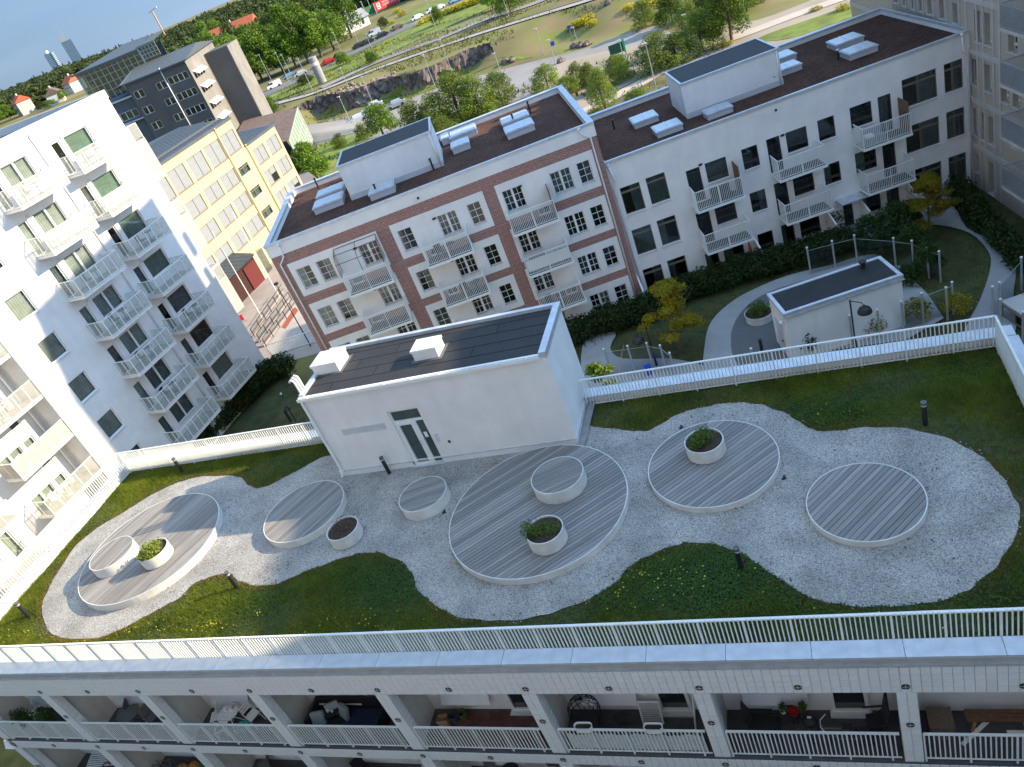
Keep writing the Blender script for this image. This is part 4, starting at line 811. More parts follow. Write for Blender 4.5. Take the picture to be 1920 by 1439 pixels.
# local x runs south along its face (towards the viewer), negative behind the white house
wins = []; TOPZ = 31.3
BZ = [.2+2.88*k for k in range(-2, 11)]
for k, z in enumerate(BZ):
    lv = k-2
    if lv == 0: L = [(.55,1.42,.6,2.35),(1.72,2.62,.6,2.35),(4.27,5.2,.7,1.65)]
    elif lv == -1: L = [(-.33,.62,.85,2.4),(1.63,2.45,.85,2.4),(3.45,4.3,.65,1.5),(4.7,5.5,.65,1.5)]
    elif lv == -2: L = [(-.2,.6,.6,2.3),(1.1,1.6,.6,2.3),(1.95,2.7,.6,2.3),(4.6,5.2,1.2,1.8)]
    else: L = [(.5,1.4,.6,2.35),(1.7,2.5,.6,2.35)]
    if lv >= 0: L += [(q, q+.62, 1.2 if lv == 0 else .7, 2.35) for q in (-11.0,-9.4,-8.0,-6.9,-5.6,-3.9,-2.1)]
    for q0, q1, c, d in L:
        if z+d < (6.1 if q0 > 3.3 else TOPZ): wins.append((q0, q1, z+c, z+d))
wins += [(1.85, 2.6, CG+.15, CG+2.2), (.2, .65, CG+1.0, CG+2.2)]
wins = [w for w in wins if not (w[2] < CG+2.4 and w[2] > CG+.2 and w[3] > CG+2.3)]
def seg(lo, hi, z0, z1, name='brick_wall'):
    m = MB(); wall(m, lo, hi, z0, z1, [w for w in wins if w[0] > lo and w[1] < hi and w[3] < z1], 0, .38); return put(name, (m, PB), bt)
NW = -8.35
seg(NW, 3.3, CG-1, TOPZ); seg(3.3, 12, CG-1, 6.2); seg(-20, NW, CG-1, 15.0)
put('brick_wall', (MB().quad((NW, 0, 15), (NW, 0, TOPZ), (NW, 12, TOPZ), (NW, 12, 15)).quad((3.3, 0, 6.2), (3.3, 12, 6.2), (3.3, 12, TOPZ), (3.3, 0, TOPZ)).quad((12, 0, CG-1), (12, 12, CG-1), (12, 12, 6.2), (12, 0, 6.2)).quad((-20, 12, CG-5), (-20, 0, CG-5), (-20, 0, 15), (-20, 12, 15)).quad((3.3, 12, CG-5), (NW, 12, CG-5), (NW, 12, TOPZ), (3.3, 12, TOPZ)).quad((NW, 12, CG-5), (-20, 12, CG-5), (-20, 12, 15), (NW, 12, 15)).quad((12, 12, CG-5), (3.3, 12, CG-5), (3.3, 12, 6.2), (12, 12, 6.2)), PB), bt)
put('roof', (MB().box(NW-.05, 3.35, -.05, 12.05, TOPZ, TOPZ+.2).box(3.35, 12.05, -.05, 12.05, 6.2, 6.35).box(-20.05, NW-.05, -.05, 12.05, 15, 15.2), CONC), bt)
for w in wins:
    window(bt, 'plain' if w[3]-w[2] > 1.3 else 'low', *w, WHITE, .34, True, R_.choice([CURT, CURTB, None]))
m = MB()
for z in BZ:
    if z > CG: m.box(-20 if z < 15 else NW, 12 if z < 6 else 3.3, -.07, 0, z-.20, z+.08)
put('floor_band', (m, CONC), bt)
for x in (-.38, .88, 1.58, 2.72, 3.42): put('pilaster', (MB().box(x-.08, x+.08, -.05, 0, -8.3, 6 if x > 3.3 else 31.2), CONC), bt)
for x in (-11.3, -10.1, -8.9, -7.5, -6.2, -4.6, -2.9, -1.2): put('pilaster', (MB().box(x-.08, x+.08, -.05, 0, 1, 14.9), CONC), bt)
STM = veil('steel_mesh', (.40, .43, .48), .30)
GREYR = mat('steel_rail', (.42, .45, .49), .4, .1, 3, metal=.5)
for z in (5.96, 3.08, .25, -2.6, -5.45):
    a, b_ = 6.75, 11.4; o = put('balcony', (MB().box(a, b_, -1.6, 0, z-.18, z), CONC), bt); m = MB()
    for p, q in (((a, -1.58), (b_, -1.58)), ((a, -1.58), (a, 0)), ((b_, -1.58), (b_, 0))): m.bar((*p, z+1.12), (*q, z+1.12), .05); m.bar((*p, z+.08), (*q, z+.08), .03)
    put('rail', (m, GREYR), o); m = MB()
    for i in range(47): x = a+(b_-a)*i/46; m.box(x-.012, x+.012, -1.59, -1.57, z-.1, z+1.12)
    for i in range(16): y = -1.58*i/16; m.box(a-.01, a+.01, y-.012, y+.012, z-.1, z+1.12)
    put('balusters', (m, GREYR), o, kind='stuff')
    put('screen', (MB().box(a, b_, -1.56, -1.555, z+.05, z+1.1), STM), o)
# the east wing beyond the frame whose roof line shades the terrace
EW = Frame(22.5, 35.9, -72.5); ew = thing('east_wing', 'white rendered wing closing the courtyard on the right, beyond the picture edge', 'building', (22.5, 35.9, 0), EW.az)
ZE = 20.7; ws = [(2+3.1*i, 3.4+3.1*i, z, z+1.5) for i in range(13) for z in (-6.5, -3.6, -.7, 2.2, 5.1, 8.0, 10.9, 13.8, 16.7)]
m = MB(); wall(m, 0, 44, -9, ZE, ws, 0, .15); m.quad((0, 12, -9), (0, 0, -9), (0, 0, ZE), (0, 12, ZE)); m.quad((44, 0, -9), (44, 12, -9), (44, 12, ZE), (44, 0, ZE)); m.quad((44, 12, -9), (0, 12, -9), (0, 12, ZE), (44, 12, ZE)); put('wall', (m, PL), ew)
for w in ws: window(ew, 'plain', *w, WHITE, .11, True, None)
put('roof', (MB().box(-.1, 44.1, -.1, 12.1, ZE, ZE+.15), ZINC), ew)
put('link_block', (MB().box(-12, -.1, .5, 9, -9, 8.6), PL), ew); put('link_roof', (MB().box(-12.1, -.1, .4, 9.1, 8.6, 8.8), ZINC), ew)  # unseen low block and its roof, added to keep sun off the courtyard
# the tall house the view is taken from, behind the camera
ot = thing('viewpoint_tower', 'tall white apartment tower from which the terrace is seen, behind the camera', 'building', (0, -3, 0))
m = MB(); ws = [(-23+3.3*i, -21.4+3.3*i, -7+2.9*k, -5.5+2.9*k) for i in range(15) for k in range(16)]; m2 = MB(); wall(m2, -26, 26, -10, 42, ws, 0, .15)
m2.v = [(x, -y, z) for x, y, z in m2.v]; m2.f = [f[::-1] for f in m2.f]; m2.box(-26, 26, -14, -13.9, -10, 42).box(-26, -25.9, -13.9, -.01, -10, 42).box(25.9, 26, -13.9, -.01, -10, 42); put('wall', (m2, mat('tower_render', (.72, .73, .75), .9, .1, 1)), ot); put('roof', (MB().box(-26, 26, -14, 0, 42, 42.2), ZINC), ot)
for a, b_, c, d in ws: put('window', (MB().box(a, b_, -.17, -.12, c, d), mat('dark_glass', (.02, .025, .03), .08, .2, 2, spec=.8)), ot)
# ================================================================== white balcony tower on the left
TW = Frame(-41.4, 29.3, 86.3); tw = thing('white_balcony_tower', 'tall white rendered apartment tower with stacked glass balconies filling the left side', 'building', (-41.4, 29.3, 0), TW.az)
TZ = 14.45; SX = 16.35; base = -8.6
wins = []; TR = [-2.885*k for k in range(8)]
for dz in TR:
    wins += [('plain', 11.42, 13.46, 11.95+dz, 13.33+dz, 'r'), ('door', 10.33, 11.05, 11.25+dz, 13.31+dz, 'rd'), ('two', 6.40, 8.36, 11.98+dz, 13.38+dz, 'l'), ('door', 5.16, 5.90, 11.25+dz, 13.33+dz, 'ld')]
for k in range(6): z = 10.36-2.885*k; wins.append(('plain', 1.62, 3.04, z-1.45, z, 's'))
wins = [w for w in wins if w[3] > base+.3]
m = MB(); wall(m, 0, SX, base-1, TZ, [w[1:5] for w in wins], 0, .16); m.quad((0, 1.8, base-1), (0, 0, base-1), (0, 0, TZ), (0, 1.8, TZ)).quad((SX, 0, base-1), (SX, 14, base-1), (SX, 14, TZ), (SX, 0, TZ)).quad((SX, 14, base-1), (-22, 14, base-1), (-22, 14, TZ), (SX, 14, TZ)); put('wall', (m, PL), tw)
for i, (k, a, b_, c, d, g) in enumerate(wins):
    fl = round((13.33-d)/2.885)
    cur = {'r': CURTG if fl < 4 else [CURTB, None, CURT, None][fl % 4], 'rd': [None, CURTB][fl % 2], 'l': CURT if fl < 5 else CURTB, 'ld': [CURTB, CURT][fl % 2], 's': CURT if i % 5 else CURTB}[g]
    window(tw, k, a, b_, c, d, WHITE, .12, g in 'sl', cur, 1, 0, 'balcony_door' if 'd' in g else 'window')
# recessed west part
w2 = []
for z in (10.9, 8.0, 5.1, 2.2, -.67, -3.55, -6.4): w2 += [('two', -3.6, -2.0, z-.55, z+.85), ('door', -1.75, -1.0, z-1.2, z+.85), ('two', -8.6, -6.9, z-.55, z+.85), ('door', -6.3, -5.6, z-1.2, z+.85)]
w2 = [w for w in w2 if w[3] < TZ-.5 and w[3] > base+1]
m = MB(); wall(m, -22, 0, base-1, TZ, [w[1:5] for w in w2], 1.8, .16); put('wall', (m, PL), tw)
for k, a, b_, c, d in w2: window(tw, k, a, b_, c, d, WHITE, 1.92, False, CURT, 1, 0, 'balcony_door' if k == 'door' else 'window')
FR = mat('screen_fabric', (.42, .40, .37), .8, .1, 4)
zr = [12.42-1.12, 9.44-1.12, 6.68-1.12, 3.75-1.12, .95-1.12, -2.0-1.12, -4.9-1.12]
for k, z in enumerate(zr):
    glass_balcony(tw, 10.0, 13.55, 11.28-2.885*k, 1.5, 0, 5)
    glass_balcony(tw, 4.95, 8.72, 11.28-2.885*k, 1.5, 0, 6)
for z in (5.0, 2.12, -.76, -3.64, -6.5):
    glass_balcony(tw, -3.95, .12, z, 1.5, 1.6, 5, fill=FR if abs(z+.76) < .1 else None)
    glass_balcony(tw, -9.3, -5.4, z-1.3, 1.5, 1.6, 5)
put('roof', (MB().box(-22, SX-.2, .2, 13.9, TZ-.4, TZ-.25), FELT), tw)
for a, b_, c, d in ((0, SX+.05, -.05, .25), (SX-.2, SX+.05, .25, 14.05), (-22, SX+.05, 13.8, 14.05), (-22, 0, 1.75, 2.05)): put('coping', (MB().box(a, b_, c, d, TZ-.3, TZ+.22), WHITE), tw)
for x in (9.3, 4.1): downpipe(tw, [(x, 0, 14.2), (x+.1, 0, 10), (x+.15, 0, base)], .06, -.08) if x > 5 else None
downpipe(tw, [(-.35, 0, 13.9), (-.35, 0, base)], .07, 1.6)
for k in range(7): put('wall_lamp', (MB().box(11.18, 11.34, -.12, 0, 13.35-2.885*k, 13.47-2.885*k), SILL), tw)
for k in range(8): put('wall_lamp', (MB().box(5.98, 6.14, -.12, 0, 13.4-2.885*k, 13.52-2.885*k), SILL), tw)
# boxed bays on its far end wall
GB = mat('grey_bay', (.40, .385, .37), .85, .06, 2)
for zt in (10.66, 4.75, -.95):
    o = put('bay', (MB().box(SX, 20.45, 3.0, 7.5, zt-3.0, zt), GB), tw); m = MB(); m.bar((SX, 3.05, zt+1.1), (20.4, 3.05, zt+1.1), .05); m.bar((20.4, 3.05, zt+1.1), (20.4, 7.4, zt+1.1), .05)
    for i in range(5): x = SX+.4+(20.4-SX-.4)*i/4; m.box(x-.02, x+.02, 3.03, 3.07, zt, zt+1.1)
    m.box(20.36, 20.42, 7.3, 7.4, zt, zt+1.1); put('rail', (m, RAILM), o); put('glass_panel', (MB().box(SX, 20.4, 3.05, 3.06, zt+.08, zt+1.05).box(20.39, 20.4, 3.1, 7.4, zt+.08, zt+1.05), GLL), o)
# ================================================================== yellow office house
YB = Frame(-57, 50, 90); yb = thing('yellow_office_house', 'sunlit pale yellow office house with large screened windows and grey sheet metal roofs', 'building', (-57, 50, 0), YB.az)
YEL = mat('yellow_render', (.60, .50, .29), .85, .06, 2, var2=.08, s2=.8); SCRN = mat('window_screen', (.25, .275, .30), .6, .08, 3); PURP = mat('plum_sill', (.13, .06, .10), .5); SHEET = mat('grey_sheet_roof', (.115, .135, .155), .5, .15, 3, metal=.35)
wins = []
for a, b_ in ((9.4, 12.4), (12.75, 15.75), (16.05, 19.0), (19.6, 22.6), (23.05, 26.1)):
    wins.append((a, b_, 2.55, 4.82))
    for t_ in (1.42, -1.35, -4.15): wins.append((a, b_, t_-1.65, t_))
wins.append((26.55, 29.4, 2.6, 4.82)); stair = [(26.7, 28.9, t_-1.0, t_) for t_ in (1.02, -1.7, -4.3)]
for a, b_ in ((30.75, 33.4), (34.0, 36.75)):
    for t_ in (1.6, -1.1, -3.9): wins.append((a, b_, t_-1.75, t_))
BZY = -9.5
low = [(9.6, 12.4, BZY+.4, -6.6)]
m = MB(); wall(m, 6, 29.75, BZY, 5.75, [w for w in wins+stair+low if w[1] < 29.7]+[(16.5, 19.3, BZY, -7.1)], 0, .12); wall(m, 29.75, 37.2, BZY, 2.4, [w for w in wins if w[0] > 29.7], 0, .12)
m.quad((37.2, 0, BZY), (37.2, 14, BZY), (37.2, 14, 2.4), (37.2, 0, 2.4)).quad((29.75, 0, 2.4), (29.75, 14, 2.4), (29.75, 14, 5.75), (29.75, 0, 5.75)).quad((6, 14, BZY), (6, 0, BZY), (6, 0, 5.75), (6, 14, 5.75)); put('wall', (m, YEL), yb)
def ywin(a, b_, c, d, open_=False):
    w, h = b_-a, d-c; m = MB(); rect_frame(m, 0, w, 0, h, .05, -.02, .02); m.box(w/2-.025, w/2+.025, -.03, .02, .05, h-.05); o = put('window', (m, GREYF), yb, (a, .09, c))
    put('screen', (MB().quad((.05, .005, .05), (w/2-.025, .005, .05), (w/2-.025, .005, h-.05), (.05, .005, h-.05)), SCRN), o)
    q = h*.55 if open_ else .05; put('screen', (MB().quad((w/2+.025, .005, q), (w-.05, .005, q), (w-.05, .005, h-.05), (w/2+.025, .005, h-.05)), SCRN), o)
    if open_: put('pane', (MB().quad((w/2+.025, .01, .05), (w-.05, .01, .05), (w-.05, .01, q), (w/2+.025, .01, q)), mat('dark_glass', (.02, .025, .03), .08, .2, 2, spec=.8)), o)
    put('sill', (MB().box(-.02, w+.02, -.14, 0, -.07, -.01), PURP), o)
for i, w in enumerate(wins): ywin(*w, open_=i in (22, 26))
for w in stair: window(yb, 'four', *w, GREYF, .09, True, CURTB)
for w in low: window(yb, 'two', *w, GREYF, .09)
m = MB(); 
def plane(m, pts): n = len(m.v); m.v += pts; m.f.append(tuple(range(n, n+len(pts))))
m = MB().box(5.8, 29.95, -.15, .25, 5.72, 5.95); plane(m, [(5.8, .25, 5.95), (29.95, .25, 5.95), (29.95, 7, 6.6), (5.8, 7, 6.6)]); plane(m, [(5.8, 7, 6.6), (29.95, 7, 6.6), (29.95, 14.2, 5.9), (5.8, 14.2, 5.9)])
for i in range(40): x = 6+.6*i; m.bar((x, .3, 5.97), (x, 7, 6.62), .03)
put('sheet_roof', (m, SHEET), yb); m = MB().box(29.98, 37.35, -.15, .25, 2.37, 2.6); plane(m, [(29.98, .25, 2.6), (37.35, .25, 2.6), (37.35, 7, 3.2), (29.98, 7, 3.2)]); plane(m, [(29.98, 7, 3.2), (37.35, 7, 3.2), (37.35, 14.2, 2.6), (29.98, 14.2, 2.6)])
for i in range(12): x = 30.1+.6*i; m.bar((x, .3, 2.62), (x, 7, 3.22), .03)
put('sheet_roof', (m, SHEET), yb)
put('snow_guard', (MB().bar((6, .9, 6.2), (29.8, .9, 6.2), .05).bar((6, .9, 6.32), (29.8, .9, 6.32), .04), GREYF), yb)
downpipe(yb, [(26.25, 0, 5.7), (26.25, 0, BZY)], .07, -.12, True, YEL); downpipe(yb, [(29.95, 0, 2.5), (30.05, 0, 2.0), (30.1, 0, BZY)], .07, -.12, True, YEL)
# ribbed entrance canopy, dark red recess
m = MB(); plane(m, [(13.2, -2.6, -6.2), (18.6, -2.6, -6.2), (18.6, 0, -5.5), (13.2, 0, -5.5)]); plane(m, [(13.2, -2.6, -6.3), (13.2, 0, -5.6), (18.6, 0, -5.6), (18.6, -2.6, -6.3)])
for i in range(19): x = 13.2+.3*i; m.bar((x, -2.62, -6.17), (x, 0, -5.47), .04)
put('canopy', (m, SHEET), yb)
RED = mat('dark_red_panel', (.11, .016, .016), .7, .1, 3)
put('entrance_recess', (MB().box(14.2, 19.2, -1.6, -1.5, BZY, -6.4).box(14.1, 14.2, -1.6, 0, BZY, -6.2), mat('entrance_dark', (.04, .012, .012), .8, .2, 3)), yb); put('red_panel', (MB().box(16.8, 19.2, -1.75, -1.62, BZY, -6.9), RED), yb); put('yellow_pier', (MB().box(19.2, 20.0, -1.8, 0, BZY, -6.2), YEL), yb)
put('glass_porch', (MB().box(20.1, 21.9, -1.3, 0, BZY, -6.8), glass('porch_glass', (.5, .58, .55), .2)), yb)

# ================================================================== grey concrete office house
GO = Frame(0, 165, 18); g0 = GO.w(-103, 0); gb = thing('grey_office_house', 'dark grey concrete office house with ribbon windows, sunshades and grey metal roof', 'building', (0, 165, 0), GO.az)
DC = mat('dark_concrete', (.115, .110, .105), .85, .12, .35, bump=.2, bscale=6, var2=.15, s2=.15); LC = mat('side_concrete', (.24, .23, .215), .85, .15, .5, var2=.15, s2=.2)
wins = []
for k in range(7):
    z = 8.32-2.97*k; wins += [('two', -114.52, -112.6, z-1.35, z), ('two', -109.98, -108.05, z-1.35, z-.1), ('ribbon', -107.55, -103.55, z-1.25, z+.02)]
wins = [w for w in wins if w[3] > -8.9]
m = MB(); wall(m, -115.1, -103, -9.6, 10.0, [w[1:5] for w in wins], 0, .2); put('wall', (m, DC), gb)
for w in wins: window(gb, *w[:5], WHITE, .06, False, None)
downpipe(gb, [(-107.88, 0, 10.2), (-107.9, 0, -9.5)], .09, -.14)
m = MB(); m.quad((-103, 0, -9.6), (-103, 21, -9.6), (-103, 21, 10.3), (-103, 0, 10.0)); put('side_wall', (m, LC), gb)
m = MB(); m.quad((-103, 21, -9.6), (-115.1, 21, -9.6), (-115.1, 21, 10.3), (-103, 21, 10.3)).quad((-115.1, 21, -9.6), (-115.1, 0, -9.6), (-115.1, 0, 10), (-115.1, 21, 10)); put('wall', (m, DC), gb)
# folding shades standing out from the side wall
for k, zt in enumerate((7.85, 5.15, 2.0, -.9)):
    for i in range(4):
        y = 1.2+1.75*i; m = MB(); m.quad((-103.02, y, zt), (-102.0, y, zt-.75), (-102.0, y+1.35, zt-.75), (-103.02, y+1.35, zt)); m.quad((-103.02, y, zt-.04), (-103.02, y+1.35, zt-.04), (-102.0, y+1.35, zt-.79), (-102.0, y, zt-.79)); put('sun_shade', (m, WHITE), gb)
        put('window', (MB().box(-102.99, -102.95, y, y+1.35, zt-1.4, zt-.1), mat('dark_glass', (.02, .025, .03), .08, .2, 2, spec=.8)), gb)
# wing slab
put('concrete_wing', (MB().box(-103.6, -103.0+.02, 11.5, 11.9, -9.6, 9.0).box(-103.5, -98.2, 12.0, 20.5, -9.6, 9.1), DC), gb); put('wing_edge', (MB().box(-98.2, -98.0, 12.0, 20.5, -9.6, 9.1), LC), gb)
m = MB(); plane(m, [(-115.6, -.4, 10.05), (-102.5, -.4, 10.05), (-102.5, 10, 11.6), (-115.6, 10, 11.6)]); plane(m, [(-115.6, 10, 11.6), (-102.5, 10, 11.6), (-102.5, 21.4, 10.4), (-115.6, 21.4, 10.4)]); m.box(-115.6, -102.5, -.5, -.3, 9.85, 10.1); plane(m, [(-102.5, -.4, 10.05), (-102.5, 21.4, 10.4), (-102.5, 10, 11.6)])
for i in range(22): x = -115.5+.6*i; m.bar((x, -.4, 10.07), (x, 10, 11.62), .05)
put('sheet_roof', (m, SHEET), gb)
# rounded nose of the roof at the left end
m = MB()
for i in range(8):
    a0, a1 = math.pi/2*i/8, math.pi/2*(i+1)/8; q = lambda a: (-115.6-1.6*math.sin(a), 9.3+.9*math.cos(a))
    (xa, za), (xb, zb) = q(a0), q(a1); m.quad((xa, -.4, za-.1), (xa, 9, za+1.2), (xb, 9, zb+1.2), (xb, -.4, zb-.1))
put('roof_nose', (m, mat('pale_sheet', (.30, .33, .36), .4, .1, 2, metal=.4)), gb)
# blue grey link and glass hall behind
put('link_block', (MB().box(-128, -115.2, 2, 20, -9.6, 8.2), mat('blue_sheet', (.09, .11, .14), .6, .1, 1)), gb)
for z in (5.6,): window(gb, 'ribbon', -121, -116.2, z-1.4, z, WHITE, 1.95, False, None)
put('link_roof', (MB().box(-128.3, -115.2, 1.6, 2.2, 7.6, 7.9).box(-128.3, -115.2, 1.2, 2.2, 3.6, 3.8), ZINC), gb)
HG = glass('hall_glass', (.10, .15, .14), .12, .05); hy = 10
put('hall_glass_wall', (MB().quad((-126.6, hy, 8.2), (-113.4, hy, 8.2), (-113.4, hy, 14.25), (-126.6, hy, 14.25)), HG), gb)
put('hall_inside', (MB().box(-126.4, -110, hy+4, hy+4.2, 8.2, 14).box(-126.4, -110, hy+.5, hy+4, 8.2, 8.4), mat('hall_inner', (.10, .10, .10), .9, .5, .6)), gb)
m = MB()
for i in range(12): x = -126.6+13.2*i/11; m.box(x-.06, x+.06, hy-.08, hy+.02, 8.2, 14.3)
for z in (9.6, 10.9, 12.2, 13.3): m.box(-126.6, -113.4, hy-.06, hy, z-.04, z+.04)
m.box(-126.9, -126.6, hy-.1, hy+.3, -9, 14.3).box(-113.5, -113.2, hy-.1, hy+.3, 8, 14.6)
for i in range(6): x = -113.3+3.5*i/5; m.box(x-.05, x+.05, hy-.08, hy, 12.0, 14.6)
for z in (12.2, 12.9, 13.6, 14.4): m.box(-113.3, -109.8, hy-.08, hy, z-.05, z+.05)
put('hall_frame', (m, mat('pale_green_steel', (.38, .45, .42), .5, .1, 1)), gb); put('hall_glass_wall', (MB().quad((-113.3, hy+.02, 11.4), (-109.8, hy+.02, 11.4), (-109.8, hy+.02, 14.5), (-113.3, hy+.02, 14.5)), HG), gb)
m = MB(); plane(m, [(-127.4, hy-.8, 14.2), (-113.2, hy-.5, 14.35), (-113.2, hy+9, 15.6), (-118.6, hy+9, 15.8)]); plane(m, [(-113.4, hy-.3, 14.6), (-109.7, hy-.3, 14.6), (-109.7, hy+9, 15.4), (-113.4, hy+9, 15.4)]); m.box(-127.4, -113.2, hy-.8, hy-.6, 14.0, 14.3); put('hall_roof', (m, SHEET), gb)
# ================================================================== ground, courtyard
GZ = -9.5; LZ = -13.0
FIELD = mat('meadow_ground', (.17, .19, .04), .95, .3, .16, col2=(.23, .17, .085), var2=.35, s2=.05, detail=9, bump=.6, bscale=2)
def hgt(x, y):
    """terrain: plateau at GZ, sunken works area at LZ in front of the blasted rock face, wooded ridge far away"""
    ridge = 170+3*np.sin(x*.11)+2*np.sin(x*.31+1); west = -104+1.2*(y-176)*.0+(176-y)*.36
    w = np.where((x < -56) & (x > -104), 1.2, 16.0)
    a = np.clip((y-ridge)/w+.5, 0, 1); b = np.clip((west-x)/6+.5, 0, 1); c = np.clip((72-y)/5, 0, 1)
    low = (1-np.maximum(np.maximum(a, b), c)); z = GZ+(LZ-GZ)*low
    r = np.hypot(x, y); f = np.clip((np.degrees(np.arctan2(y, x))-127)/6, 0, 1); z = z+np.clip((r-450)/170, 0, 1)*(4.5+4.5*f)+np.clip((r-620)/500, 0, 1)*(1+2*f)-np.clip((r-1150)/700, 0, 1)*55
    return z
def terrain(x0, x1, y0, y1, nx, ny, dz=0):
    X, Y = np.meshgrid(np.linspace(x0, x1, nx), np.linspace(y0, y1, ny)); Z = hgt(X, Y)+dz
    Z = Z+np.where(Z > LZ+.4, .0, .0); v = np.c_[X.ravel(), Y.ravel(), Z.ravel()]
    return v, nx, ny
def grid_mesh(name, v, nx, ny, m):
    me = bpy.data.meshes.new(name); f = [(j*nx+i, j*nx+i+1, (j+1)*nx+i+1, (j+1)*nx+i) for j in range(ny-1) for i in range(nx-1)]; me.from_pydata(v.tolist(), [], f); me.materials.append(m); me.shade_smooth(); me.update(); return me
v, nx, ny = terrain(-300, 300, 0, 400, 301, 267); structure('ground', grid_mesh('ground', v, nx, ny, FIELD))
# far ground ring outside the fine sheet, down to the horizon
me = MB(); RR = [60, 420, 700, 1100, 1800, 3200, 9000]; K = 96
v, nx, ny = terrain(-6000, 6000, -3000, 9000, 121, 121)
me = bpy.data.meshes.new('far_ground'); f = [(j*nx+i, j*nx+i+1, (j+1)*nx+i+1, (j+1)*nx+i) for j in range(ny-1) for i in range(nx-1) if not (-300 <= v[j*nx+i][0] < 300 and 0 <= v[j*nx+i][1] < 400)]
me.from_pydata(v.tolist(), [], f); me.materials.append(FIELD); me.shade_smooth(); structure('far_ground', me)
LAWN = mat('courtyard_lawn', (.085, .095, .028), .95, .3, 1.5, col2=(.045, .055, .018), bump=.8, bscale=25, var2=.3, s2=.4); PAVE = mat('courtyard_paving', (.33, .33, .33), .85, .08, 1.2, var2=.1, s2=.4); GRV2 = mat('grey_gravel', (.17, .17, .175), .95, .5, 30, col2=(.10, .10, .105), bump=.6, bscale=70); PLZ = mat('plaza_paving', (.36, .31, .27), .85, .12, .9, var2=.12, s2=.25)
# courtyard deck: everything between the houses at CG
cy = [BB.w(-33.5, 1)[:2], BB.w(-11, 1)[:2], WB.w(11.3, 1)[:2], (26, 40), (26, -10), (-60, -10), (-60, 40), (-43.2, 48.6)]
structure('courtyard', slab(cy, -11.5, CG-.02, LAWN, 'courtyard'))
def pts(z, *p): return [at(x, y, z) for x, y in p]
z = CG+.0
path = curve(pts(CG, (1325,700),(1322,650),(1335,605),(1375,567),(1430,538),(1490,516),(1560,500),(1600,487),(1640,480),(1650,492),(1600,505),(1500,532),(1440,552),(1400,578),(1375,615),(1372,660),(1385,700)), 4)
structure('path', sheet(path, CG+.02, PAVE, 'path'))
structure('path', sheet(curve(pts(CG, (1100,640),(1155,625),(1145,655),(1170,675),(1260,675),(1330,690),(1420,700),(1420,740),(1100,760),(1090,690)), 3), CG+.008, PAVE, 'path'))
structure('path', sheet(curve(pts(CG, (1735,385),(1778,365),(1790,385),(1812,430),(1865,455),(1900,495),(1905,515),(1900,560),(1905,620),(1870,660),(1800,660),(1812,615),(1840,560),(1858,500),(1850,470),(1818,440),(1760,425),(1700,428),(1640,448),(1600,455),(1560,460),(1560,445),(1640,425),(1700,412)), 3), CG+.012, PAVE, 'path'))
structure('gravel_circle', sheet(curve(pts(CG, (1440,548),(1400,575),(1375,612),(1370,660),(1385,720),(1500,720),(1560,600),(1600,540),(1560,520)), 4), CG+.004, GRV2, 'gravel_circle'))
structure('terrace_paving', sheet(pts(CG, (1420,640),(1500,640),(1690,610),(1760,560),(1735,530),(1690,515),(1760,700),(1400,720)), CG+.016, PAVE, 'terrace_paving')) if False else None
structure('paving', sheet(pts(CG, (1685,500),(1740,555),(1770,600),(1700,640),(1560,660),(1500,640)), CG+.016, PAVE, 'paving'))
structure('plaza', sheet(pts(GZ, (430,520),(470,640),(620,690),(620,520),(560,420),(520,430)), GZ+.02, PLZ, 'plaza')) if False else None
structure('plaza', sheet([(-57.2, 20), (-43.5, 49), (-33.9, 50.5), (-44, 78), (-57, 92), (-57.2, 86)], GZ+.03, PLZ, 'plaza'))
structure('back_plaza', sheet([(-58, 88), (-46, 80), (-70, 110), (-96, 148), (-118, 172), (-104, 120), (-96, 100)], GZ+.045, mat('rear_paving', (.23, .21, .20), .9, .1, .4), 'back_plaza'))
# grass blades of the shaded courtyard lawn
x = RNG.uniform(-24, 14, 60000); y = RNG.uniform(33, 53, 60000)
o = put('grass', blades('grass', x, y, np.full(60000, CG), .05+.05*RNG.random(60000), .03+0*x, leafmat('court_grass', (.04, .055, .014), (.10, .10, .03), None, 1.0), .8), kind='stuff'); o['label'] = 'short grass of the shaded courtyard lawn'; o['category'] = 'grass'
for p in list(COL.objects):
    if p.name.startswith('path') or p.name.startswith('gravel_circle') or p.name.startswith('paving'): p.location.z += .09
# hedges
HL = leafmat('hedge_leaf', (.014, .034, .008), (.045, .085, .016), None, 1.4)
def hedge(label, line, w, h, n, z0=CG, size=.17):
    bl = []; 
    for i in range(len(line)-1):
        (xa, ya), (xb, yb) = line[i], line[i+1]; L = math.hypot(xb-xa, yb-ya); k = max(1, int(L/.55))
        for j in range(k): t = (j+.5)/k; bl.append((xa+(xb-xa)*t+random.uniform(-.15, .15), ya+(yb-ya)*t+random.uniform(-.15, .15), z0+h*.5+random.uniform(-.1, .1), .55+random.random()*.15, w*.55*random.uniform(.85, 1.1), h*.55*random.uniform(.85, 1.15)))
    cx, cy_ = line[0]; bl = [(b[0]-cx, b[1]-cy_, b[2]-z0, max(b[3], w*.5), b[4], b[5]) for b in bl]
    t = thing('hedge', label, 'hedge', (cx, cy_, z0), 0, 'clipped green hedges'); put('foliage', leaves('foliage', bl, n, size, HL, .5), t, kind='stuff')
    m = MB()
    for b in bl[::2]: m.tube([(b[0], b[1], -.1), (b[0]+.05, b[1], h*.7)], .03, 4)
    put('stems', (m, BARK), t, kind='stuff'); return t
hedge('long dark green hedge along the foot of the brick and white houses', pts(CG+.4, (1070,632),(1130,612),(1200,588),(1290,545),(1400,510),(1500,485),(1545,468),(1585,458)), 2.3, 1.5, 42000)
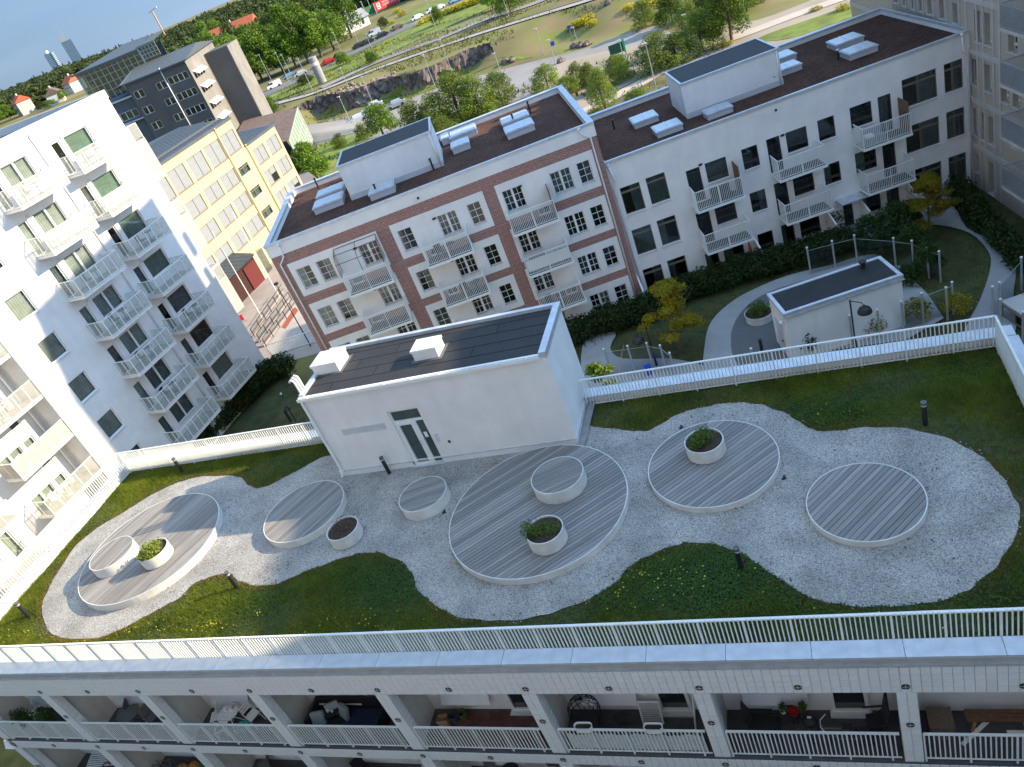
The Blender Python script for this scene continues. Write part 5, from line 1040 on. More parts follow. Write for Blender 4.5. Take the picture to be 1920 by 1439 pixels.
hedge('dark green hedge climbing away along the path at the right edge', pts(CG+.3, (1793,355),(1815,385),(1850,425),(1890,470),(1925,500)), 1.5, 1.3, 9000)
hedge('big leafy hedge at the foot of the white balcony tower', pts(CG+.4, (540,690),(505,705),(470,740),(430,775),(395,812),(360,850)), 2.2, 1.7, 22000, size=.2)
# courtyard trees with yellow-green leaves
YG = leafmat('yellow_green_leaf', (.16, .15, .012), (.36, .28, .015), (.46, .36, .02), 1.0); BG = leafmat('fresh_green_leaf', (.10, .17, .02), (.22, .30, .035), None, 1.5); DG2 = leafmat('mid_green_leaf', (.02, .05, .012), (.05, .10, .02), None, 1.2)
def tree(name, label, cat, x, y, z, h, r, leaf, n=5000, size=.22, seed=0, group=None, base=.3, blobs=None, tr=.09, limbs=6):
    t = thing(name, label, cat, (x, y, z), 0, group); put('trunk', trunk_mesh(h, tr, BARK, limbs, seed), t); put('crown', leaves('crown', blobs or crown_blobs(r, h, 16, seed=seed, base=base), n, size, leaf, .35), t, kind='stuff'); return t
def tier(r, h, seed, n=34, z0=.35):
    R = random.Random(seed); o = []
    for i in range(n):
        t = R.random(); a = R.random()*6.28; q = r*(1-.75*t)*R.uniform(.25, 1); o.append((q*math.cos(a), q*math.sin(a), h*(z0+(1-z0)*t), r*.26, r*.26, h*.035))
    return o
x, y = at(1277, 655, CG); tree('yellow_tree', 'yellow-green tree with layered branches on the shaded lawn in front of the hedge', 'tree', x, y, CG, 4.4, 2.2, YG, 13000, .105, 3, 'yellow-green courtyard trees', blobs=tier(2.0, 4.4, 5))
x, y = at(1745, 440, CG); tree('yellow_tree', 'yellow-green tree beside the curved path by the white house wall', 'tree', x, y, CG, 3.6, 1.9, YG, 12000, .105, 4, 'yellow-green courtyard trees', blobs=tier(1.9, 3.6, 8, 30, .3))
x, y = at(1690, 440, CG); tree('dark_shrub', 'dark green shrub left of the yellow-green tree by the white house', 'shrub', x, y, CG, 2.2, 1.6, DG2, 3500, .15, 9)
x, y = at(1120, 790, CG); tree('bright_tree', 'bright sunlit green tree poking up behind the right corner of the stair house', 'tree', -9.45, 29.6, CG, 6.2, 1.3, BG, 4200, .18, 6, blobs=tier(1.3, 6.2, 12, 34, .4))
for px, py, h, r, lab in ((1630,455,1.9,1.0,'small loose shrub by the glass screens near the entrance'),(1655,480,1.6,.9,'small dark shrub between glass screen posts'),(1710,470,1.7,1.1,'grey green shrub behind the glass screens'),(1745,520,2.3,.9,'slim dark tree beside the white post right of the little store house'),(1700,530,.8,1.1,'low dark bush on the bank right of the little store house'),(1515,665,1.6,.9,'dark bush at the front wall of the little store house'),(1560,430,1.5,1.4,'round dark green bush at the end of the long hedge'),(1610,470,1.3,.8,'small green bush left of the entrance path')):
    x, y = at(px, py, CG); tree('shrub', lab, 'shrub', x, y, CG, h, r, DG2, 1500, .13, int(px), 'dark shrubs of the courtyard', tr=.04)
for px, py, lab in ((1720,600,'yellow shrub seen through the far railing, left one'),(1790,590,'yellow shrub by the path seen above the far railing'),(1640,625,'low yellow green shrub behind the far railing bars')):
    x, y = at(px, py, CG); tree('yellow_shrub', lab, 'shrub', x, y, CG, 1.3, .9, YG, 900, .12, int(px), 'yellow shrubs of the courtyard', tr=.03)
# little white store house
p = pts(-5.2, (1470,588), (1690,515), (1645,482), (1436,552)); az = math.degrees(math.atan2(p[1][1]-p[0][1], p[1][0]-p[0][0])); SH = Frame(p[0][0], p[0][1], az); w = math.hypot(p[1][0]-p[0][0], p[1][1]-p[0][1]); d = 2.35
st = thing('store_house', 'little white rendered store house with dark felt roof in the courtyard', 'outbuilding', (p[0][0], p[0][1], CG), SH.az); H = -5.2-CG
m = MB(); m.box(0, w, 0, d, -.05, H-.15); put('wall', (m, PL), st); put('felt_roof', (MB().box(.12, w-.12, .12, d-.12, H-.16, H-.05), FELT), st)
for a, b_, c, e in ((-.07, w+.07, -.07, .12), (-.07, w+.07, d-.12, d+.07), (-.07, .12, .12, d-.12), (w-.12, w+.07, .12, d-.12)): put('roof_edge', (MB().box(a, b_, c, e, H-.16, H), ZINC), st)
put('fascia_ledge', (MB().box(-.1, w+.1, -.10, -.0, H-.3, H-.24), ZINC), st)
o = put('door', (MB().box(-.05, .0, .7, 1.65, 0, 2.1), SILL), st); put('handle', (MB().box(-.1, -.05, .8, .9, .95, 1.05), BLACK), o); put('wall_lamp', MB().sphere(-.12, .35, 2.45, .13).mesh('wall_lamp', WHITE, True), st); put('roof_vent', (MB().cyl(w-1.1, d-.5, H-.06, H+.3, .12, 12).cyl(w-1.1, d-.5, H+.3, H+.36, .2, 12), BLACK), st)
x, y = at(1425, 600, CG); planter(x, y, CG, .8, .55, 'round pale planter with leafy plants left of the little store house', leafmat('herb_green', (.05, .10, .02), (.13, .2, .035)), 900, [(0, 0, .75, .7, .7, .45)], .12)
# lamps with bell shades
def lamp(px, py, tx, ty, label, side):
    x, y = at(px, py, CG); r = ray(tx, ty); c = np.array([0, 0, CAMZ]); nn_ = np.array([x, y])/math.hypot(x, y); t = (nn_@np.array([x, y]))/(r[:2]@nn_); h = CAMZ+t*r[2]-CG
    t = thing('street_lamp', label, 'lamp post', (x, y, CG), side, 'black bell-shaded lamp posts'); h = min(h, 4.2)
    put('post', (MB().cyl(0, 0, 0, 1.0, .07, 10).cyl(0, 0, 1.0, h, .04, 10), BLACK), t); put('arm', MB().tube([(0, 0, h-.05), (.5, 0, h-.15), (.62, 0, h-.35)], .025, 6).mesh('arm', BLACK, True), t)
    m = MB(); n = 20; prof = [(.05, -.0), (.1, -.08), (.26, -.18), (.34, -.33), (.35, -.42), (.32, -.42)]
    for i in range(len(prof)-1):
        for j in range(n):
            a, b_ = 6.283*j/n, 6.283*(j+1)/n; (r0, z0), (r1, z1) = prof[i], prof[i+1]; m.quad((.62+r0*math.cos(a), r0*math.sin(a), h-.3+z0), (.62+r1*math.cos(a), r1*math.sin(a), h-.3+z1), (.62+r1*math.cos(b_), r1*math.sin(b_), h-.3+z1), (.62+r0*math.cos(b_), r0*math.sin(b_), h-.3+z0))
    put('shade', m.mesh('shade', BLACK, True), t)
lamp(1232, 688, 1211, 614, 'black bell-shaded lamp post on the lawn edge left of the yellow tree', math.pi+.45); lamp(1607, 668, 1595, 563, 'black bell-shaded lamp post in front of the little store house', -.3)
# pale posts with glass screens
posts = [(1148,705,1141,668),(1192,700,1184,662),(1227,695,1216,660),(1252,700,1246,669),(1270,715,1266,680),(1420,710,1415,676) ,(1521,517,1512,443),(1567,505,1558,458),(1608,495,1598,441),(1680,502,1673,440),(1714,508,1707,475),(1742,522,1738,485),(1764,530,1762,500),(1788,590,1779,502),(1732,610,1728,568),(1695,625,1691,589),(1651,640,1648,605),(1777,600,1773,523),(1875,592,1872,540),(1862,600,1857,568),(1877,625,1872,588),(1918,650,1916,602),(1915,545,1913,526),(1554,650,1551,618),(1600,650,1597,615),(1505,660,1504,627)]
POST = mat('galvanised_post', (.42, .44, .45), .45, .1, 4, metal=.3); ptt = []
for i, (px, py, tx, ty) in enumerate(posts):
    x, y = at(px, py, CG); t = thing('screen_post', 'pale galvanised post of the glass screens round the courtyard terrace', 'post', (x, y, CG), 0, 'galvanised posts holding the glass screens'); h = 1.9
    put('tube', (MB().cyl(0, 0, 0, h, .055, 10), POST), t); put('cap', (MB().cyl(0, 0, h, h+.06, .065, 10), WHITE), t); ptt.append((x, y))
for lab, idx in (('glass screen between the left posts beside the lawn lamp', (0, 1, 2, 3, 4)), ('long glass screen along the bank behind the little store house', (6, 7, 8, 9, 10, 11, 12)), ('glass screen beside the slatted cover at the right frame edge', (19, 18, 22)), ('glass screen behind the far railing right of the little store house', (15, 14, 13))):
    t = thing('glass_screen', lab, 'glass screen', (*ptt[idx[0]], CG), 0, 'glass screens of the courtyard'); ox, oy = ptt[idx[0]]
    for a, b_ in zip(idx, idx[1:]):
        (xa, ya), (xb, yb) = ptt[a], ptt[b_]; put('pane', (MB().quad((xa-ox, ya-oy, .15), (xb-ox, yb-oy, .15), (xb-ox, yb-oy, 1.65), (xa-ox, ya-oy, 1.65)), glass('screen_glass', (.84, .88, .88), .03)), t); put('top_wire', (MB().bar((xa-ox, ya-oy, 1.7), (xb-ox, yb-oy, 1.7), .02), POST), t)
# small courtyard things
x, y = at(1218, 704, CG); t = thing('blue_bin', 'bright blue bin glimpsed through the far railing bars', 'bin', (x, y, CG), .3); put('body', (MB().box(-.17, .17, -.15, .15, 0, .6), mat('bright_blue', (.01, .06, .55), .5, .1, 3)), t); put('lid', (MB().box(-.19, .19, -.17, .17, .6, .66), mat('bright_blue', (.01, .06, .55))), t)
for px, py, lab in ((1091,655,'left low black cycle hoop on the paving'), (1106,650,'second low black cycle hoop on the paving'), (1124,645,'third low black cycle hoop from the left on the paving')):
    x, y = at(px, py, CG); t = thing('cycle_hoop', lab, 'cycle stand', (x, y, CG), .9, 'black cycle hoops'); put('hoop', (MB().tube([(-.3, 0, 0), (-.3, 0, .75), (.3, 0, .75), (.3, 0, 0)], .02, 6), BLACK), t)
for px, py, lab in ((1091, 641, 'dark bollard in front of the long hedge near the stair house corner'), (1430, 664, 'dark bollard by the gravel circle behind the far railing'), (1878, 450, 'dark bollard light in the hedge at the right edge'), (1298, 560, 'dark bollard with a pale top in the long hedge'), (545, 790, 'small dark bollard on the lawn behind the left railing')):
    x, y = at(px, py, CG); t = thing('courtyard_bollard', lab, 'bollard light', (x, y, CG), 0, 'dark bollards in the courtyard'); put('tube', (MB().cyl(0, 0, 0, .9, .09, 12), BLACK), t); put('cap', (MB().cyl(0, 0, .9, .96, .11, 12), BLACK), t)
t = thing('parasol', 'closed dusty red parasol leaning by the patio screen wall', 'parasol', WB.w(-3.65, -1.1, CG), 0); put('pole', (MB().cyl(0, 0, 0, 2.0, .025, 8), WHITE), t); put('canopy', (MB().cyl(0, 0, .6, 1.95, .2, 10, .03), mat('dusty_red', (.33, .05, .035), .85, .15, 4)), t)
t = thing('patio_table', 'pale patio table beside the closed red parasol', 'table', WB.w(-4.6, -1.2, CG), WB.az); put('top', (MB().box(-.6, .6, -.35, .35, .7, .74), PLG), t)
for a in (-.5, .5):
    for b_ in (-.28, .28): put('leg', (MB().box(a-.03, a+.03, b_-.03, b_+.03, 0, .7), PLG), t)
# slatted grey cover at the right frame edge
x, y = at(1873, 567, CG+.83); e1 = at(1920, 598, CG+.83); t = thing('slatted_cover', 'grey boarded cover on a low frame at the right frame edge', 'cover', (x, y, CG), math.atan2(e1[1]-y, e1[0]-x))
for i in range(4): put('board', (MB().box(0+.0, 4.2, .1+1.05*i, 1.1+1.05*i, .80, .86), PLG), t)
for i in range(5): put('leg', (MB().box(.05+i*1.0, .13+i*1.0, .05, .13, 0, .8), GREYF), t)
put('frame', (MB().box(0, 4.2, .04, .1, .68, .8).box(0, 4.2, .04, .1, .1, .16), GREYF), t)
# left yard: lawn edging, low railing to the plaza
for lab, a, b_ in (('low pale railing between the left courtyard lawn and the sunny plaza', (512, 668), (603, 640)),):
    A, B_ = at(*a, CG), at(*b_, CG); L = math.hypot(B_[0]-A[0], B_[1]-A[1]); t = thing('plaza_railing', lab, 'railing', (*A, CG), math.atan2(B_[1]-A[1], B_[0]-A[0]))
    put('rail', (MB().box(0, L, -.02, .02, 1.1, 1.15).box(0, L, -.02, .02, .1, .14), RAILM), t); m = MB()
    for i in range(int(L/.13)): m.box(.13*i, .13*i+.02, -.015, .015, .14, 1.1)
    put('balusters', (m, RAILM), t, kind='stuff')
A = at(640, 585, CG); t = thing('garden_light', 'small pale globe light on the left courtyard lawn', 'garden light', (*at(531, 746, CG), CG)); put('stem', (MB().cyl(0, 0, 0, .3, .03, 8), BLACK), t); put('globe', MB().sphere(0, 0, .36, .1).mesh('globe', WHITE, True), t)
x, y = at(555, 790, CG); t = thing('lamp_hood', 'dark lamp hood on a post behind the left railing', 'lamp post', (x, y, CG), 2.5); put('post', (MB().cyl(0, 0, 0, 1.3, .04, 8), BLACK), t); put('arm', (MB().bar((0, 0, 1.3), (.6, 0, 1.1), .04), BLACK), t); put('shade', (MB().cyl(.6, 0, .85, 1.1, .3, 12, .05), BLACK), t)
# ================================================================== the world beyond the houses
def gr(px, py, dz=0):
    """where a sight line meets the terrain"""
    d = ray(px, py); c = np.array([0, 0, CAMZ]); t = np.linspace(40, 2500, 5000)/math.hypot(d[0], d[1]); P = c+t[:, None]*d; below = P[:, 2] < hgt(P[:, 0], P[:, 1]); k = int(np.argmax(below))
    if not below[k]: return (float(P[-1, 0]), float(P[-1, 1]), float(hgt(P[-1, 0], P[-1, 1])))
    p = P[k]; return (float(p[0]), float(p[1]), float(hgt(p[0], p[1]))+dz)
def drape(name, px, m, dz=.05, n=4, closed=True):
    """a ground-following sheet cut from a traced outline"""
    g = [gr(*p) for p in px]; poly = curve([(a[0], a[1]) for a in g], n) if n > 1 else [(a[0], a[1]) for a in g]
    me = sheet(poly, 0, m, name); me2 = bpy.data.meshes.new(name); import bmesh as _b
    b = _b.new(); b.from_mesh(me); _b.ops.subdivide_edges(b, edges=b.edges[:], cuts=3, use_grid_fill=True)
    for v in b.verts: v.co.z = float(hgt(v.co.x, v.co.y))+dz
    b.to_mesh(me2); b.free(); me2.materials.append(m); return structure(name, me2)
ASPH = mat('far_asphalt', (.16, .16, .165), .85, .12, .15); DIRT = mat('sandy_track', (.36, .30, .23), .95, .15, .12, var2=.2, s2=.05); GRAV = mat('works_road', (.29, .275, .26), .95, .12, .15, var2=.15, s2=.06); BALL = mat('rail_ballast', (.36, .33, .30), .95, .1, .3); LGR = mat('lush_grass', (.20, .26, .035), .95, .35, .5, col2=(.12, .15, .03), detail=8, var2=.3, s2=.1); BRN = mat('brown_scrub', (.20, .16, .085), .95, .35, .4, col2=(.10, .11, .035), detail=9, var2=.3, s2=.08)
def strip(name, pxs, w, m, dz):
    g = curve([gr(*p)[:2] for p in pxs], 8, False); b = MB(); L = []
    for i, p in enumerate(g):
        a = g[max(i-1, 0)]; c = g[min(i+1, len(g)-1)]; d = math.hypot(c[0]-a[0], c[1]-a[1]); nx, ny = -(c[1]-a[1])/d, (c[0]-a[0])/d
        for s in (-w/2, w/2): x, y = p[0]+nx*s, p[1]+ny*s; b.v.append((x, y, float(hgt(p[0], p[1]))+dz))
    for i in range(len(g)-1): b.f.append((2*i, 2*i+1, 2*i+3, 2*i+2) if True else 0)
    me = b.mesh(name, m); return structure(name, me)
drape('meadow', [(460,215),(520,190),(600,160),(700,115),(800,70),(900,25),(960,-10),(900,-20),(800,10),(700,70),(600,125),(500,175)], LGR, .12)
drape('meadow', [(560,235),(640,210),(740,190),(840,158),(930,122),(1000,108),(950,108),(860,138),(760,172),(690,192),(640,208)], LGR, .06)
strip('road', [(440,205),(470,190),(520,169),(600,130),(700,82),(800,35),(860,5),(920,-25)], 10.5, ASPH, .20)
strip('road_verge', [(455,190),(520,160),(600,122),(700,73),(800,26)], 1.2, mat('guard_kerb', (.30, .28, .25), .9), .25)
strip('cycle_track', [(603,166),(655,142),(697,122),(760,98),(830,72),(900,42),(960,22),(1010,5),(1060,-15)], 4.5, GRAV, .19)
strip('railway', [(500,200),(560,184),(600,172),(700,133),(800,98),(900,64),(1000,33),(1100,3),(1200,-28)], 4.2, BALL, .21)
strip('rail_trough', [(500,198),(560,182),(600,170),(700,131),(800,96),(900,62),(1000,31),(1100,1)], .7, mat('dark_rail', (.05, .045, .04), .8), .27)
drape('works_road', [(530,252),(600,232),(700,210),(800,175),(880,148),(1000,116),(1100,92),(1200,55),(1240,55),(1280,80),(1270,110),(1200,150),(1100,170),(1000,190),(900,200),(800,230),(700,260),(560,275)], GRAV, .05)
drape('sandy_yard', [(1040,125),(1150,95),(1200,85),(1290,60),(1420,40),(1560,-10),(1760,-60),(1900,-60),(1800,20),(1600,60),(1400,110),(1300,160),(1150,230),(1000,200)], DIRT, .08)
drape('meadow', [(560,300),(600,270),(660,255),(720,245),(640,290),(620,330),(570,340)], LGR, .07)
drape('meadow', [(1110,205),(1200,150),(1280,130),(1250,165),(1180,200)], BRN, .11); drape('meadow', [(1420,75),(1530,35),(1640,0),(1700,0),(1600,35),(1480,75)], LGR, .12)
strip('footpath', [(1040,240),(1200,160),(1290,105),(1400,65),(1500,28),(1600,-8)], 3.2, mat('pale_track', (.50, .43, .36), .95, .1, .3), .15)
# rock face
ROCK = mat('blasted_rock', (.30, .225, .20), .95, .5, .55, col2=(.085, .075, .07), bump=1, bscale=3, detail=10, var2=.4, s2=.12)
nx_, nz_ = 150, 9; b = MB(); R_ = np.random.default_rng(5); xs = np.linspace(-106, -54, nx_); jit = R_.normal(size=(nz_, nx_))*.3; jit = (jit+np.roll(jit, 1, 1)+np.roll(jit, 1, 0))/1.6
for j in range(nz_):
    for i in range(nx_):
        x = xs[i]; y = 170+3*math.sin(x*.11)+2*math.sin(x*.31+1); f = j/(nz_-1); b.v.append((x, y-1.1+1.0*f+jit[j, i]*(.8 if 0 < j else .3), LZ-.3+(GZ-LZ+.6)*f+jit[j, i]*.25))
for j in range(nz_-1):
    for i in range(nx_-1): a = j*nx_+i; b.f.append((a, a+1, a+nx_+1, a+nx_))
structure('rock_face', b.mesh('rock_face', ROCK))
def boulder(x, y, z, r, m, label, grp, name='boulder'):
    b = MB().sphere(0, 0, 0, r, 8, .7); b.v = [(p[0]*random.uniform(.75, 1.25), p[1]*random.uniform(.75, 1.25), p[2]*random.uniform(.8, 1.2)) for p in b.v]; o = put(name, (b, m), None, (x, y, z+r*.3)); return tag(o, label, 'rock', grp)
for px, py, lab in ((765,158,'pink rock block at the middle foot of the rock face'),(740,150,'pale rock block on top of the rock face'),(1140,8,'pile of pale stones by the railway at the top of the picture'),(948,118,'pale boulder at the roadside left of the lamp post'),(962,116,'second pale boulder at the roadside'),(1077,90,'pale boulder by the signpost'),(1090,88,'pale boulder right of the signpost'),(1102,86,'rightmost pale boulder at the roadside'),(1053,117,'pale boulder on the sandy yard'),(1185,145,'pale boulder by the birch trees'),(660,160,'heap of pink stones below the railway')):
    x, y, z = gr(px, py); boulder(x, y, z, .9, ROCK, lab, 'boulders beside the roads')
x, y, z = [], [], []
for k in range(160):
    px = random.uniform(610, 740); py = 188-(px-610)*.28+random.uniform(-14, 6); g = gr(px, py); x.append(g[0]); y.append(g[1]); z.append(g[2])
b = MB()
for a, c, d in zip(x, y, z): r = random.uniform(.15, .5); b.sphere(a, c, d+r*.2, r, 6, .8)
o = put('rubble', (b, mat('pink_rubble', (.34, .25, .22), .95, .3, 2)), kind='stuff'); o['label'] = 'pink broken stones strewn below the railway'; o['category'] = 'rubble'

# ---- cars
def car_master(name, col, body='car'):
    t = thing(name, '', 'car', (0, -500, -100)); P = mat('car_'+name+str(col), col, .25, .02, 2, spec=.6, metal=.2); L = 4.3; m = MB()
    pr = [(-2.15, .30), (-2.15, .75), (-1.35, .92), (-.75, 1.42), (1.1, 1.44), (1.85, .98), (2.15, .85), (2.15, .30)] if body == 'car' else [(-2.3, .3), (-2.3, .95), (-1.6, 1.15), (-1.0, 1.85), (2.25, 1.9), (2.3, .3)]
    n = len(pr); w = .88
    low = [p for p in pr]; m.v = [(x, -w*(1 if z < 1 else .84), z) for x, z in pr]+[(x, w*(1 if z < 1 else .84), z) for x, z in pr]; m.f = [tuple(range(n)), tuple(range(n, 2*n))[::-1]]+[(i, i+n, (i+1) % n+n, (i+1) % n) for i in range(n)]
    put('body', (m, P), t); g = MB(); e = .012; dk = mat('car_window', (.015, .02, .025), .1, .1, 3, spec=.7)
    if body == 'car':
        for s in (-1, 1): y0, y1 = s*(w*.97+e), s*(w*.84+e); g.quad((-1.15, y0, .98), (1.5, y0, .98), (1.0, y1, 1.38), (-.7, y1, 1.36))
        g.quad((-1.38, -.7, .95), (-1.38, .7, .95), (-.80, .62, 1.40), (-.80, -.62, 1.40)); g.quad((1.88, .7, 1.0), (1.88, -.7, 1.0), (1.15, -.62, 1.42), (1.15, .62, 1.42))
    else:
        for s in (-1, 1): g.quad((-1.5, s*(w*.9+e), 1.2), (-.2, s*(w*.9+e), 1.2), (-.2, s*(w*.84+e), 1.7), (-1.05, s*(w*.84+e), 1.7))
        g.quad((-1.64, -.72, 1.17), (-1.64, .72, 1.17), (-1.05, .66, 1.80), (-1.05, -.66, 1.80))
    put('windows', (g, dk), t); 
    wm = MB(); 
    for i in range(14): a, b_ = 6.283*i/14, 6.283*(i+1)/14; wm.quad((.33*math.cos(a), -.1, .33*math.sin(a)), (.33*math.cos(b_), -.1, .33*math.sin(b_)), (.33*math.cos(b_), .1, .33*math.sin(b_)), (.33*math.cos(a), .1, .33*math.sin(a)))
    for s in (-.1, .1): k = len(wm.v); wm.v += [(.33*math.cos(6.283*i/14), s, .33*math.sin(6.283*i/14)) for i in range(14)]; wm.f.append(tuple(range(k, k+14)))
    wm = wm.mesh('wheel', BLACK)
    for x in (-1.35, 1.35):
        for y in (-.82, .82): put('wheel', wm, t, (x, y, .33))
    for y in (-.6, .6): put('headlight', (MB().box(-2.17, -2.1, y-.15, y+.15, .6, .74), WHITE), t); put('tail_light', (MB().box(2.1, 2.17, y-.15, y+.15, .65, .8), mat('tail_red', (.4, .01, .01), .4)), t)
    return t
WHT, SLV, BLK, REDC, BRNC, BLU = (.75, .75, .75), (.42, .44, .46), (.02, .02, .022), (.50, .02, .02), (.14, .10, .07), (.16, .25, .33)
cars = [(617,121,0,REDC,'car','red car driving behind the concrete pillar on the main road'),(637,110,0,BLK,'car','black car right after the red car on the main road'),(674,91,0,BLK,'car','black car in the tight pair in the middle of the main road'),(690,84,0,BLK,'car','dark car closing the tight pair on the main road'),(703,68,0,SLV,'van','silver van on the far lane beside the dark pickup'),(717,71,0,BLK,'car','dark car beside the silver van on the main road'),(745,57,0,BRNC,'car','brown car alone in its gap on the main road'),(783,38,0,WHT,'car','white car left of the white pair on the main road'),(810,25,0,WHT,'car','left white car of the close pair high on the road'),(824,20,0,WHT,'car','right white car of the close pair high on the road'),(855,6,0,BLU,'van','pale blue van near the top edge on the main road'),(516,166,0,WHT,'van','white delivery van at the left part of the main road'),(543,148,0,BLU,'car','blue hatchback on the side road under the trees'),(565,143,0,SLV,'car','silver car beside the guard rail left of the pillar'),(471,164,.3,REDC,'car','red car half hidden under trees at the far left of the road'),(980,3,0,BLK,'car','dark car parked behind bushes at the top edge')]
masters = {}
def car_at(px, py, da, col, body, lab, grp, off=0, name=None):
    k = (col, body)
    x, y, z = gr(px, py); nmx = 'car' if body == 'car' else 'van'; nmx = ('moving_' if 'road' in grp else 'parked_')+nmx
    a = gr(px-15, py+6.8); b_ = gr(px+15, py-6.8); ang = math.atan2(b_[1]-a[1], b_[0]-a[0])+da if grp.startswith('cars on') else da
    if k not in masters: masters[k] = t = car_master(nmx, col, body); t.location = (x, y, z+.14); t.rotation_euler = (0, 0, ang)
    else: t = dup(masters[k], (x, y, z+.14), ang); t.name = nmx
    t['label'] = lab; t['group'] = grp; t['category'] = body; return t
for c in cars: car_at(*c, 'cars on the main road')
ra = math.atan2(gr(760, 205)[1]-gr(640, 240)[1], gr(760, 205)[0]-gr(640, 240)[0])
for px, py, col, lab in ((673,230,WHT,'nearest white parked car left of the round tree'),(689,221,SLV,'silver parked car between the two white parked cars'),(703,205,WHT,'white parked car farthest along the row by the round tree'),(745,203,SLV,'silver car half hidden behind the round tree')): car_at(px, py, ra+.5, col, 'car', lab, 'parked cars beside the works road')
t = car_at(508, 475, 1.2, BLK, 'car', 'black car parked beside the yellow house porch', 'cars on the plaza'); x, y = at(500, 482, GZ); t.location = (x-2.2, y+1, GZ+.03)

# ---- street furniture beyond
def pole(px, py, h, lab, head=True, grp='thin street light poles beyond the roofs'):
    x, y, z = gr(px, py); t = thing('street_light', lab, 'street light', (x, y, z), 0, grp); put('mast', (MB().cyl(0, 0, 0, h, .09, 8, .05), POST), t)
    if head: put('lamp_head', (MB().box(-.5, .12, -.14, .14, h, h+.14), mat('lamp_head', (.6, .62, .64), .5)), t)
for px, py, h, lab in ((1046,134,5.3,'street light standing beside the sandy lot in the middle'),(1020,104,5.0,'street light on the far side of the works road'),(668,152+45,7,'street light in front of the pink rock face'),(590+110,196,6,'street light by the parked cars row'),(818,168,7,'street light before the biggest rock face'),(852,148,8,'street light right of the biggest rock face'),(660,236,6,'leaning street light left of the white parked car'),(1085,88,3.5,'short signpost with blue plate by the boulders'),(940,140,4,'faint street light in the middle of the works road'),(1297,92,5,'street light between the big bushes'),(1230,165,6,'street light behind the lift house of the white house'),(1170,112,3,'green post beside the dark green sign board'),(587,172,8,'street light on the green verge right of the main road'),(513,160,9,'tall street light by the white delivery van'),(545,140,6,'street light above the blue hatchback'),(458,190,4,'short street light behind the grey office house'),(673,83,10,'tall street light by the black cars'),(700,62,10,'tall street light by the silver van'),(640,98,6,'street light above the red car'),(704,108,6,'green lamp pole on the verge below the road'),(820,60,8,'green lamp pole beside the yellow bushes'),(955,35,8,'green lamp pole beside the green tree'),(650,35,12,'floodlight mast by the green pitch'),(545,160,9,'tall leaning mast in the bright trees')):
    pole(px, py, h, lab)
x, y, z = gr(606, 156); t = thing('concrete_pillar', 'round grey concrete pillar with a white band beside the main road', 'pillar', (x, y, z)); put('shaft', (MB().cyl(0, 0, 0, 4.6, 1.1, 20), mat('pillar_concrete', (.33, .32, .31), .9, .15, 1.5)), t); put('band', (MB().cyl(0, 0, 4.6, 5.3, 1.12, 20), WHITE), t); put('head', (MB().cyl(0, 0, 5.3, 6.6, 1.1, 20), mat('pillar_concrete', (.33, .32, .31))), t)
x, y, z = gr(492, 214); t = thing('bus_shelter', 'blue roofed shelter on white posts behind the grey office house', 'shelter', (x, y, z), math.radians(35)); put('roof', (MB().box(-6, 2.4, -1.2, 1.2, 3.3, 3.7), mat('shelter_blue', (.03, .30, .50), .5, .1, 2)), t)
for a in (-5.5, -2, 2): put('post', (MB().box(a-.08, a+.08, -.1, .1, 0, 3.3), WHITE), t)
put('bench', (MB().box(-1.5, .3, -.3, .3, .0, 1.2), BLACK), t)
def banner(px, py, w, h, col, lab, words, tc_, rz):
    x, y, z = gr(px, py); t = thing('banner', lab, 'banner', (x, y, z+.8), rz, 'advertising banners by the pitch'); put('cloth', (MB().box(0, w, -.03, .03, 0, h), mat('banner'+lab[:5], col, .7, .06, 1)), t)
    for a in (0, w): put('post', (MB().box(a-.08, a+.08, -.08, .08, -.8, h), POST), t)
    return t
br_ = ra+.05
bn = banner(707, 27, 11.5, 3.4, (.62, .03, .04), 'red advertising banner with white marks at the edge of the green pitch', '', None, math.radians(50))
m = MB()
for k, (u, v, w, h) in enumerate(((1.2, .6, 1.6, 2.2),)): rect_frame(m, u, u+w, v, v+h, .3, -.05, -.035); m.box(u+.5, u+1.1, -.05, -.035, v+.7, v+1.5)
R2_ = random.Random(2)
for row in (1.9, .8):
    u = 4.0
    while u < 10.4: w = R2_.uniform(.35, .6); m.box(u, u+w*.25, -.05, -.035, row, row+.75).box(u, u+w, -.05, -.035, row+.6, row+.75); u += w+.18
put('print', (m, WHITE), bn)
banner(745, 8, 9, 3.4, (.12, .45, .08), 'green advertising banner right of the red one at the top edge', '', None, math.radians(50))
x, y, z = gr(1160, 110); t = thing('sign_board', 'dark green back of a sign board on a green post in the sandy lot', 'sign', (x, y, z), math.radians(20)); put('board', (MB().box(-1.2, 1.2, -.06, .06, .8, 2.4), mat('sign_green', (.015, .09, .05), .6, .1, 2)), t); put('edge', (MB().box(1.2, 1.5, -.08, .08, .6, 2.7), mat('sign_edge', (.03, .45, .12), .5)), t); put('post', (MB().box(-1.1, -1.0, -.05, .05, 0, .8).box(1.3, 1.4, -.05, .05, 0, .8), POST), t)
for px, py, lab in ((1041, 100, 'small blue traffic sign beside the works road'), (1072, 70, 'blue sign plate on the pole by the boulders')):
    x, y, z = gr(px, py); t = thing('traffic_sign', lab, 'traffic sign', (x, y, z), .3); put('post', (MB().cyl(0, 0, 0, 1.5, .04, 6), POST), t); put('plate', (MB().box(-.4, .4, -.03, .03, 1.4, 2.2), mat('sign_blue', (.03, .12, .5), .5)), t)
